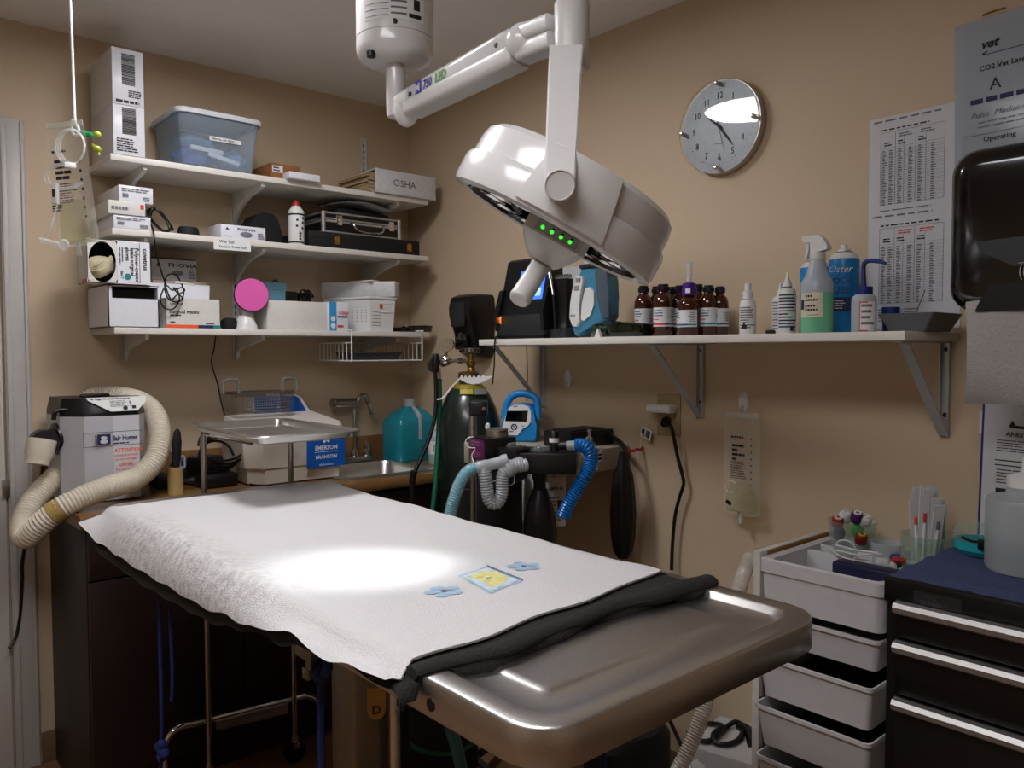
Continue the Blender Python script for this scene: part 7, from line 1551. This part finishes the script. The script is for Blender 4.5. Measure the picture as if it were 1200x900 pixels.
tl_ = lambda gx, z: rr(FX - .012 + gx, -.035 - gx, g1 + gx, g0 - gx, z, .02)
b.grid([tl_(.004, z3), tl_(.002, z2), tl_(-.002, z2 + .001), tl_(-.002, z1), tl_(.006, z1 + .003), tl_(.018, z1 - .002)], closeu=True)
# three wells in the top tray
zf_ = z1 - .07
b.grid([tl_(.018, z1 - .002), tl_(.024, zf_)], closeu=True); b.poly(tl_(.024, zf_)); b.poly(tl_(.004, z3)[::-1])
b.bb((-.19, g1 + .02, zf_), (-.175, g0 - .02, z1 - .006), .003); b.bb((-.125, g1 + .02, zf_), (-.115, g0 - .02, z1 - .004), .003)
b.build('top_tray', t)
for i, (pa, pb, out) in enumerate((((931, 725.5), (931, 762), .0), ((905, 771), (910, 822), -.03), ((904, 830), (909, 880), -.035), ((902.5, 889), (906, 940), -.03))):
    x = FX + out - .004; za, zb = zf(*pa, x), zf(*pb, x); tt = .003
    b = MB(CW); y0, y1 = CY0 - .034, CY1 + .034
    rows = [rr(x, -.05, y1, y0, za, .012), rr(x - .006, -.05, y1 - .004, y0 + .004, za, .014), rr(x - .006, -.05, y1 - .004, y0 + .004, za - .008, .014), rr(x, -.05, y1, y0, za - .009, .012), rr(x + .012, -.055, y1 + .01, y0 - .01, zb, .012)]
    vr = b.grid(rows, closeu=True); b.bm.faces.new(vr[-1]); b.grid([rr(x, -.05, y1, y0, za, .012), rr(x + .004, -.054, y1 + .004, y0 - .004, za - .01, .012), rr(x + .015, -.058, y1 + .013, y0 - .013, zb + .003, .012)], closeu=True); b.poly(rr(x + .015, -.058, y1 + .013, y0 - .013, zb + .003, .012)); dr_ = b.build('drawer', t)
    b = MB(DCHR); b.bb((FX + .004, CY0 - .026, za - .012), (-.04, CY0 - .018, za - .006)); b.use(BLK).bb((FX + .0, CY0 - .032, za - .022), (FX + .012, CY0 - .0185, za - .004), .002); b.build('runner', t)
    if i in (1, 2):
        b = MB(mat('drawer inside shade', '#16181e', .8)); b.bb((x + .03, y1 + .03, zb + .004), (-.07, y0 - .03, zb + .04), .01); b.solo('tray_shade_block', ('dark block standing for the shade inside the middle open cart tray', 'dark block standing for the shade inside the lower open cart tray')[i - 1], 'pouch')  # dark-coloured block added as the shade inside the open tray
b = MB(mat('yellow card', '#a89a58', .7)); x = FX - .034; q = PX(1024, 806, x + .1); b.box((q.x, -2.30, q.z - .03), (.06, .05, .05), .2, .002); b.solo('small_carton', 'small yellowish carton in the upper open cart tray', 'box')
b = MB(DCHR); b.bb((FX - .001, CY0 - .032, .03), (FX + .006, CY0 - .0275, z3 - .01)); b.build('front_rail', t)
# things in the top tray
zt_ = zf_ + .001
bc = PX(998, 640, -.09); D = (bc - CAM).dot(FW); bc.z = zt_; rb = 27.5 * D / 937; hb_ = PX(998, 610, -.09).z - zt_
b = MB(GLASS); 
b.lathe([(rb * .55, .002), (rb * .62, 0), (rb * .8, hb_ * .45), (rb * .9, hb_ * .8), (rb, hb_), (rb * .97, hb_ + .002), (rb * .86, hb_ * .8), (rb * .76, hb_ * .45), (rb * .56, .006), (.001, .006)], bc, n=40, cap=False); b.solo('glass_bowl', 'clear glass bowl full of coloured caps in the top of the white cart', 'bowl')
GRC = mat('green cap', '#2f9a3c', .4); YC = mat('yellow ring', '#b89a30', .4); ORC = mat('dark red cap', '#7a1a14', .4); PUC = mat('plum cap', '#4a1a5a', .4)
for m1, m2, px, py, dd, lb in ((RED, WPL, 981.5, 611, -.03, 'red and white cap at the left rim of the glass bowl'), (WPL, WPL, 990, 606, .0, 'white cap beside the red cap in the glass bowl'), (PUC, WPL, 1004, 606, -.02, 'purple cap with a white top in the glass bowl'), (WPL, WPL, 1014, 610, .0, 'white cap at the right rim of the glass bowl'), (PUC, PUC, 983, 625, -.04, 'purple cap low at the left of the glass bowl'), (GRC, GRC, 1005, 621, -.01, 'bright green cap inside the glass bowl'), (ORC, YC, 1009, 631, -.05, 'dark red cap with a yellow ring low in the glass bowl')):
    q = PX(px, py, -.09 + dd * .6); b = MB(m1); ax_ = V((-.3, -.3, .9)); b.lathe([(.013, -.012), (.0145, -.008), (.0145, .008), (.012, .012)], q, ax_, 16); b.use(m2).lathe([(.0095, .0121), (.009, .015), (.005, .015), (.005, .0125)], q, ax_, 14, cap=False)
    b.solo('tube_cap', lb, 'cap', 'coloured caps in the glass bowl')
b = MB(mat('white cable', '#c0bfc0', .45)); q = lambda px, py: PX(px, py, -.2)
b.tube([q(980, 637), q(985, 633.5), q(994, 634), q(1001, 640), q(1003, 650), q(1000, 659)], .0022, 7, 5); b.tube([q(979, 639), q(988, 641), q(1004, 645), q(1020, 647), q(1034, 650)], .003, 7, 5); b.tube([q(973, 645), q(985, 646), q(1002, 650), q(1016, 650), q(1030, 647)], .0025, 7, 5); b.tube([q(974, 644), q(985, 652), q(1000, 657), q(1012, 660), q(1022, 660)], .003, 7, 5); b.box(q(1034, 658) + V((0, 0, 0)), (.05, .03, .016), .4, .006); b.box(q(1044, 664), (.03, .02, .02), .7, .006)
b.solo('white_cable', 'tangled white cables and connector lying across the white cart tray', 'cable')
b = MB(mat('navy case', '#10173a', .4)); xq = -.33; y0, y1 = PX(978, 660, xq).y, PX(1050, 675, xq).y; za = PX(1000, 660, xq).z; b.bb((xq - .015, y1, za - .05), (xq + .03, y0, za + .0), .006); b.solo('navy_case', 'long navy case in the front of the white cart tray', 'case')
b = MB(BLUE); b.box(PX(949, 662, -.27) + V((0, 0, -.02)), (.02, .03, .012), .5, .003); b.solo('blue_clip', 'small blue clip in the front well of the white cart tray', 'clip')
q = PX(1040, 645, -.1); D = (q - CAM).dot(FW); 
b = MB(film('clear cup', '#c4cdd2', .4, .15)); b.lathe([(17 * D / 937, 0), (18.5 * D / 937, .045), (19 * D / 937, .05), (17.5 * D / 937, .05), (16 * D / 937, .003)], V((q.x, q.y, q.z - .03)), n=28, cap=False); b.lathe([(16 * D / 937, .0), (.001, .0)], V((q.x, q.y, q.z - .03)), n=28, cap=False); b.solo('clear_cup', 'low clear plastic cup right of the glass bowl', 'cup')
b = MB(DBLUE); b.box(PX(1049, 652, -.12), (.03, .02, .012), .3, .004); b.solo('blue_stopper', 'blue stopper lying in front of the clear plastic cup', 'stopper')
b = MB(RED); b.box(PX(1053, 656, -.16), (.03, .03, .01), .3, .004); b.use(BLK).box(PX(1048, 662, -.18), (.03, .03, .014), .5, .004); b.solo('red_clamp', 'red and black clamp beside the tool chest towel', 'clamp')
# glass jar of wrapped syringes
jc = PX(1086, 640, -.11); D = (jc - CAM).dot(FW); jr = 28 * D / 937; zj = jc.z - .05; zj1 = PX(1086, 626, -.11).z
b = MB(GLASS); b.lathe([(jr * .9, 0), (jr, .006), (jr, zj1 - zj - .006), (jr * 1.04, zj1 - zj), (jr * .95, zj1 - zj), (jr * .93, .006), (.001, .006)], V((jc.x, jc.y, zj)), n=40, cap=False); b.solo('glass_jar', 'round glass jar full of wrapped syringes behind the tool chest', 'jar')
SYW = film('syringe wrap', '#d8d9d9', .8, .3); rs = random.Random(12)
for k, (px, py0, tilt, zz) in enumerate(((1062, 588, -.06, 0), (1067, 577, -.04, .02), (1073, 571, -.02, .03), (1080, 569, .0, -.02), (1086, 572, .02, -.02), (1092, 578, .03, 0), (1098, 569.5, .05, .03), (1102, 583, .10, -.01), (1108, 586, .18, .01), (1114, 592, .28, .02), (1077, 580, -.02, -.04), (1104, 592, .12, -.03))):
    tp = PX(px, py0, -.11 + zz); foot = V((jc.x + zz * .6, jc.y + (tp.y - jc.y) * .45, zj + .012)); dv = tp - foot
    xx = vv.cross(dv).normalized(); fz = fr(foot, V((RT.x, RT.y, 0)), dv); L = dv.length
    b = MB(SYW); b.plate(fz @ Matrix.Translation((-.012, 0, 0)), .024, L, .003); 
    o = b.solo('wrapped_syringe', ['wrapped syringe leaning at the far left of the glass jar', 'wrapped syringe second from the left in the jar', 'tall wrapped syringe left of centre in the jar', 'tallest wrapped syringe with a red mark at the jar front', 'wrapped syringe right of the tallest one at the jar front', 'wrapped syringe right of centre in the jar', 'tall wrapped syringe at the back of the jar', 'wrapped syringe tilting a little right in the jar', 'wrapped syringe tilting right over the jar rim', 'wrapped syringe leaning furthest right out of the jar', 'short wrapped syringe low at the jar front left', 'short wrapped syringe low at the jar front right'][k], 'syringe', 'wrapped syringes in the glass jar')
    b = MB(WPL); b.tube([fz @ V((0, L * .05, .0045)), fz @ V((0, L * .6, .0045))], .0035, 8, 1); b.use((OINK, RINK, GINK)[k % 3]).tube([fz @ V((0, L * .62, .0045)), fz @ V((0, L * .74, .0045))], .0036, 8, 1); b.build('syringe_body', o)
# ================================================================== black tool chest
BX = -.425; BY0, BY1, BT = -2.312, -2.86, .918
t = thing('tool_chest', 'black metal tool chest with chrome drawer rails at the right edge', 'tool chest', (-.22, -2.58, 0))
TBK = mat('black chest enamel', '#0a0a0b', .35, var=.1)
b = MB(TBK); b.bb((BX, BY1, .05), (-.02, BY0, BT - .01), .004); b.bb((BX - .008, BY1 - .004, BT - .05), (-.015, BY0 + .004, BT), .006); b.build('carcass', t)
zs_ = [zf(1120, y_, BX - .02) for y_ in (728, 777, 848)]
tops = [BT - .055, zs_[0] - .014 - .0, zs_[1] - .014, zs_[2] - .014]
edges = [(zs_[0] + .012, zs_[1] + .018), (zs_[1] + .012, zs_[2] + .018), (zs_[2] + .012, .1)]
for k in range(3):
    za = zs_[k] + .014; zb = (zs_[k + 1] + .018) if k < 2 else .09
    b = MB(TBK); b.bb((BX - .012, BY1 + .012, zb), (BX - .0005, BY0 - .022, za), .003); d_ = b.build('drawer', t)
    b = MB(ALU); b.prism([(-.012, .012), (-.026, .010), (-.032, .002), (-.03, -.008), (-.024, -.012), (-.012, -.013)], lambda u, v, w, k=k: V((BX + u, BY0 - .024 - w, zs_[k] + v)), -(BY1 - BY0) - .04); b.build('rail_handle', d_)
f = frW(BX - .0085, BY0 - .055, BT - .05); b = MB(mat('embossed badge', '#25262a', .3)); b.rect(f, 0, .006, .085, .036, .0002); b.use(mat('badge grey', '#3d3f44', .4)); b.text('BALL', f, .02, .024, .010, .0008, .01); b.text('BEARING', f, .012, .011, .0125, .0008, .01); b.build('badge', t)
b = MB(NAVYT); rows = []
for i in range(19):
    u = i / 18; row = []
    for j in range(25):
        v = j / 24; x = BX - .006 + (.40) * u; y = BY0 + .0 - (.55) * v
        z = BT + .006 + .0025 * math.sin(x * 60 + y * 30) * math.sin(y * 47) - (.0 if 0 < i else .012)
        if j == 0: z -= .004
        row.append(V((x, y, z)))
    rows.append(row)
b.grid(rows); b.grid([[p - V((0, 0, .005)) for p in r] for r in rows]); b.solo('blue_towel', 'navy blue textured towel covering the top of the tool chest', 'towel')
zt_ = BT + .008
q = PX(1148, 640, -.15); q = PZ(1150, 648, zt_); q = V((-.13, PX(1150, 630, -.13).y, zt_)); D = (q - CAM).dot(FW); r_ = 29 * D / 937
b = MB(mat('teal dish', '#1fa0a8', .3, coat=.4)); b.lathe([(r_ * .8, 0), (r_, .012), (r_, .03), (r_ * .94, .03), (r_ * .92, .014), (.001, .006)], q, n=36, cap=False); b.lathe([(r_ * .8, 0), (.001, 0)], q, n=36, cap=False); o = b.solo('teal_dish', 'round teal dish with a clear lid on the blue towel', 'dish')
b = MB(GLASS); b.lathe([(r_ * 1.02, .031), (r_ * 1.0, .05), (r_ * .8, .062), (.001, .065)], q, n=36, cap=False); b.build('clear_lid', o)
b = MB(BLK); b.tube([q + V((-r_ * .9, r_ * .4, .04)), q + V((-r_ * 1.05, 0, .036)), q + V((-r_ * .95, -r_ * .3, .036))], .003, 6, 4); b.box(q + V((-r_ * 1.0, -r_ * .5, .032)), (.012, .03, .022), 0, .003); b.build('lid_clip', o)
q = PZ(1204, 668, zt_); D = (q - CAM).dot(FW); r_ = 44 * D / 937; zs_b = PD(1190, 588, D).z
FRB = film('milky squeeze bottle', '#aab2b4', .62, .35)
t = thing('squeeze_bottle', 'large milky plastic squeeze bottle on the blue towel at the right edge', 'bottle', q)
b = MB(FRB); b.lathe([(r_ * .97, 0), (r_, .006), (r_, zs_b - zt_), (r_ * .95, zs_b - zt_ + .008), (r_ * .55, zs_b - zt_ + .016), (r_ * .5, zs_b - zt_ + .03)], q, n=40); b.build('body', t)
b = MB(WPL); b.lathe([(r_ * .52, 0), (r_ * .52, .02), (r_ * .2, .03), (r_ * .16, .06)], q + V((0, 0, zs_b - zt_ + .03)), n=24); b.build('nozzle', t)
# ================================================================== things on the floor under the table end
zb = .28
c1, c2, c3 = PZ(843, 839, zb), PZ(806.5, 875, zb), PZ(860, 893, zb)
t0 = V((-.42, -1.62, 0))
b = MB(mat('white floor carton', '#b4b1ad', .6)); e1 = (c2 - c1); e2 = (c3 - c2); cen = (c1 + c3) / 2; ang = math.atan2(e1.y, e1.x)
L1_, L2_ = e1.length, e2.length; u1 = V((e1.x, e1.y, 0)).normalized(); u2 = V((-u1.y, u1.x, 0)); u2 = u2 if u2.dot(e2) > 0 else -u2
L2_ = .34; cen = c2 + u2 * L2_ / 2 - u1 * L1_ / 2
shift = V((min(0, -.02 - max(0, 0)), 0, 0)); b.box((cen.x, cen.y, zb / 2), (L1_, L2_, zb), ang, .003); bx_ = b.solo('floor_carton', 'white carton on the floor between table end and white cart', 'box')
b = MB(BLKR); qq = lambda px, py, e=.010: PZ(px, py, zb + e)
b.tube([qq(806, 858), qq(822, 868), qq(836, 866), qq(850, 853), qq(862, 846, .02), qq(871, 852), qq(866, 866), qq(852, 872), qq(838, 870), qq(836, 860, .02), qq(846, 851, .03), qq(836, 848), qq(824, 848), qq(818, 850), qq(821, 843, .02)], .007, 8, 6); b.tube([qq(866, 850), qq(878, 858), qq(884, 872)], .013, 8, 4, rf=lambda i, n: 1 + .6 * i / n); b.solo('black_cable', 'thick black cable coiled on the white floor carton', 'cable')
b = MB(film('ribbed clear hose', '#cfc8bd', .6, .25)); hx_ = lambda px, py, x: PX(px, py, x)
b.corr([hx_(880, 652, -.30), hx_(873, 668, -.33), hx_(866, 690, -.38), hx_(850, 745, -.44), hx_(834, 795, -.48), hx_(822, 840, -.52), hx_(806, 880, -.56), hx_(794, 905, -.58), hx_(785, 930, -.58), hx_(780, 950, -.58) + V((0, .01, -.10)), V((hx_(780, 950, -.58).x, hx_(780, 950, -.58).y + .03, .018))], .017, .0065, .08, 14, False); b.solo('ribbed_hose', 'clear ribbed hose running down behind the table corner to the floor', 'hose', sharp=60)
b = MB(BLKM); q = PD(735, 870, 2.15); b.lathe([(.11, 0), (.13, .04), (.13, q.z + .02), (.11, q.z + .05), (.02, q.z + .06)], (q.x, q.y, 0), n=26, sx=1, sy=.8); b.solo('black_bin_bag', 'black bin bag on the floor under the table end', 'bin bag', sharp=30)
b = MB(BLKR); b.tube([PX(776, 826, -.12), PX(784, 842, -.12), PX(793, 862, -.12), PX(799, 875, -.14)], .006, 7, 4); b.solo('floor_cable', 'straight black cable dropping to the floor beside the ribbed hose', 'cord')
q = PD(742, 897, 1.86); b = MB(mat('grey hose reel', '#8b857c', .5)); b.lathe([(.03, -.03), (.062, -.03), (.066, 0), (.062, .03), (.03, .03)], V((q.x, q.y, .13)), V((-.5, -.8, .1)), 26); b.use(BLK).lathe([(.03, -.032), (.001, -.032)], V((q.x, q.y, .13)), V((-.5, -.8, .1)), 20, cap=False); b.bb((q.x - .09, q.y - .05, 0), (q.x + .09, q.y + .05, .07), .01); b.solo('grey_roller', 'grey roller unit on the floor in front of the black bin bag', 'roller')
q = PD(808, 893, 2.02); b = crumple(q.x, q.y, .0, .09, .06, q.z + .0, 21, PAPER); b.solo('crumpled_paper', 'crumpled white printed paper on the floor by the ribbed hose', 'paper', sharp=70)
b = MB(GREEN); g_ = lambda px, py, d: PD(px, py, d)
b.tube([g_(470, 846, 1.9), g_(461, 856, 1.9), g_(472, 868, 1.9), g_(495, 880, 1.9), g_(522, 884, 1.9), g_(545, 877, 1.9), g_(560, 868, 1.9)], .006, 8, 5); b.solo('green_floor_hose', 'green hose looping under the steel table', 'hose')
b = MB(mat('teal floor hose', '#3f6f78', .5)); b.tube([g_(527, 850, 1.6), g_(534, 872, 1.62), g_(541, 902, 1.65), g_(546, 930, 1.7)], .013, 10, 4); b.solo('teal_floor_hose', 'thick teal hose dropping under the left edge of the steel table', 'hose')
q = PD(495, 862, 2.2); b = MB(BLKM); b.bb((q.x - .13, q.y - .1, 0), (q.x + .13, q.y + .1, q.z + .05), .03); b.solo('black_floor_case', 'black case on the floor behind the green hose', 'case')
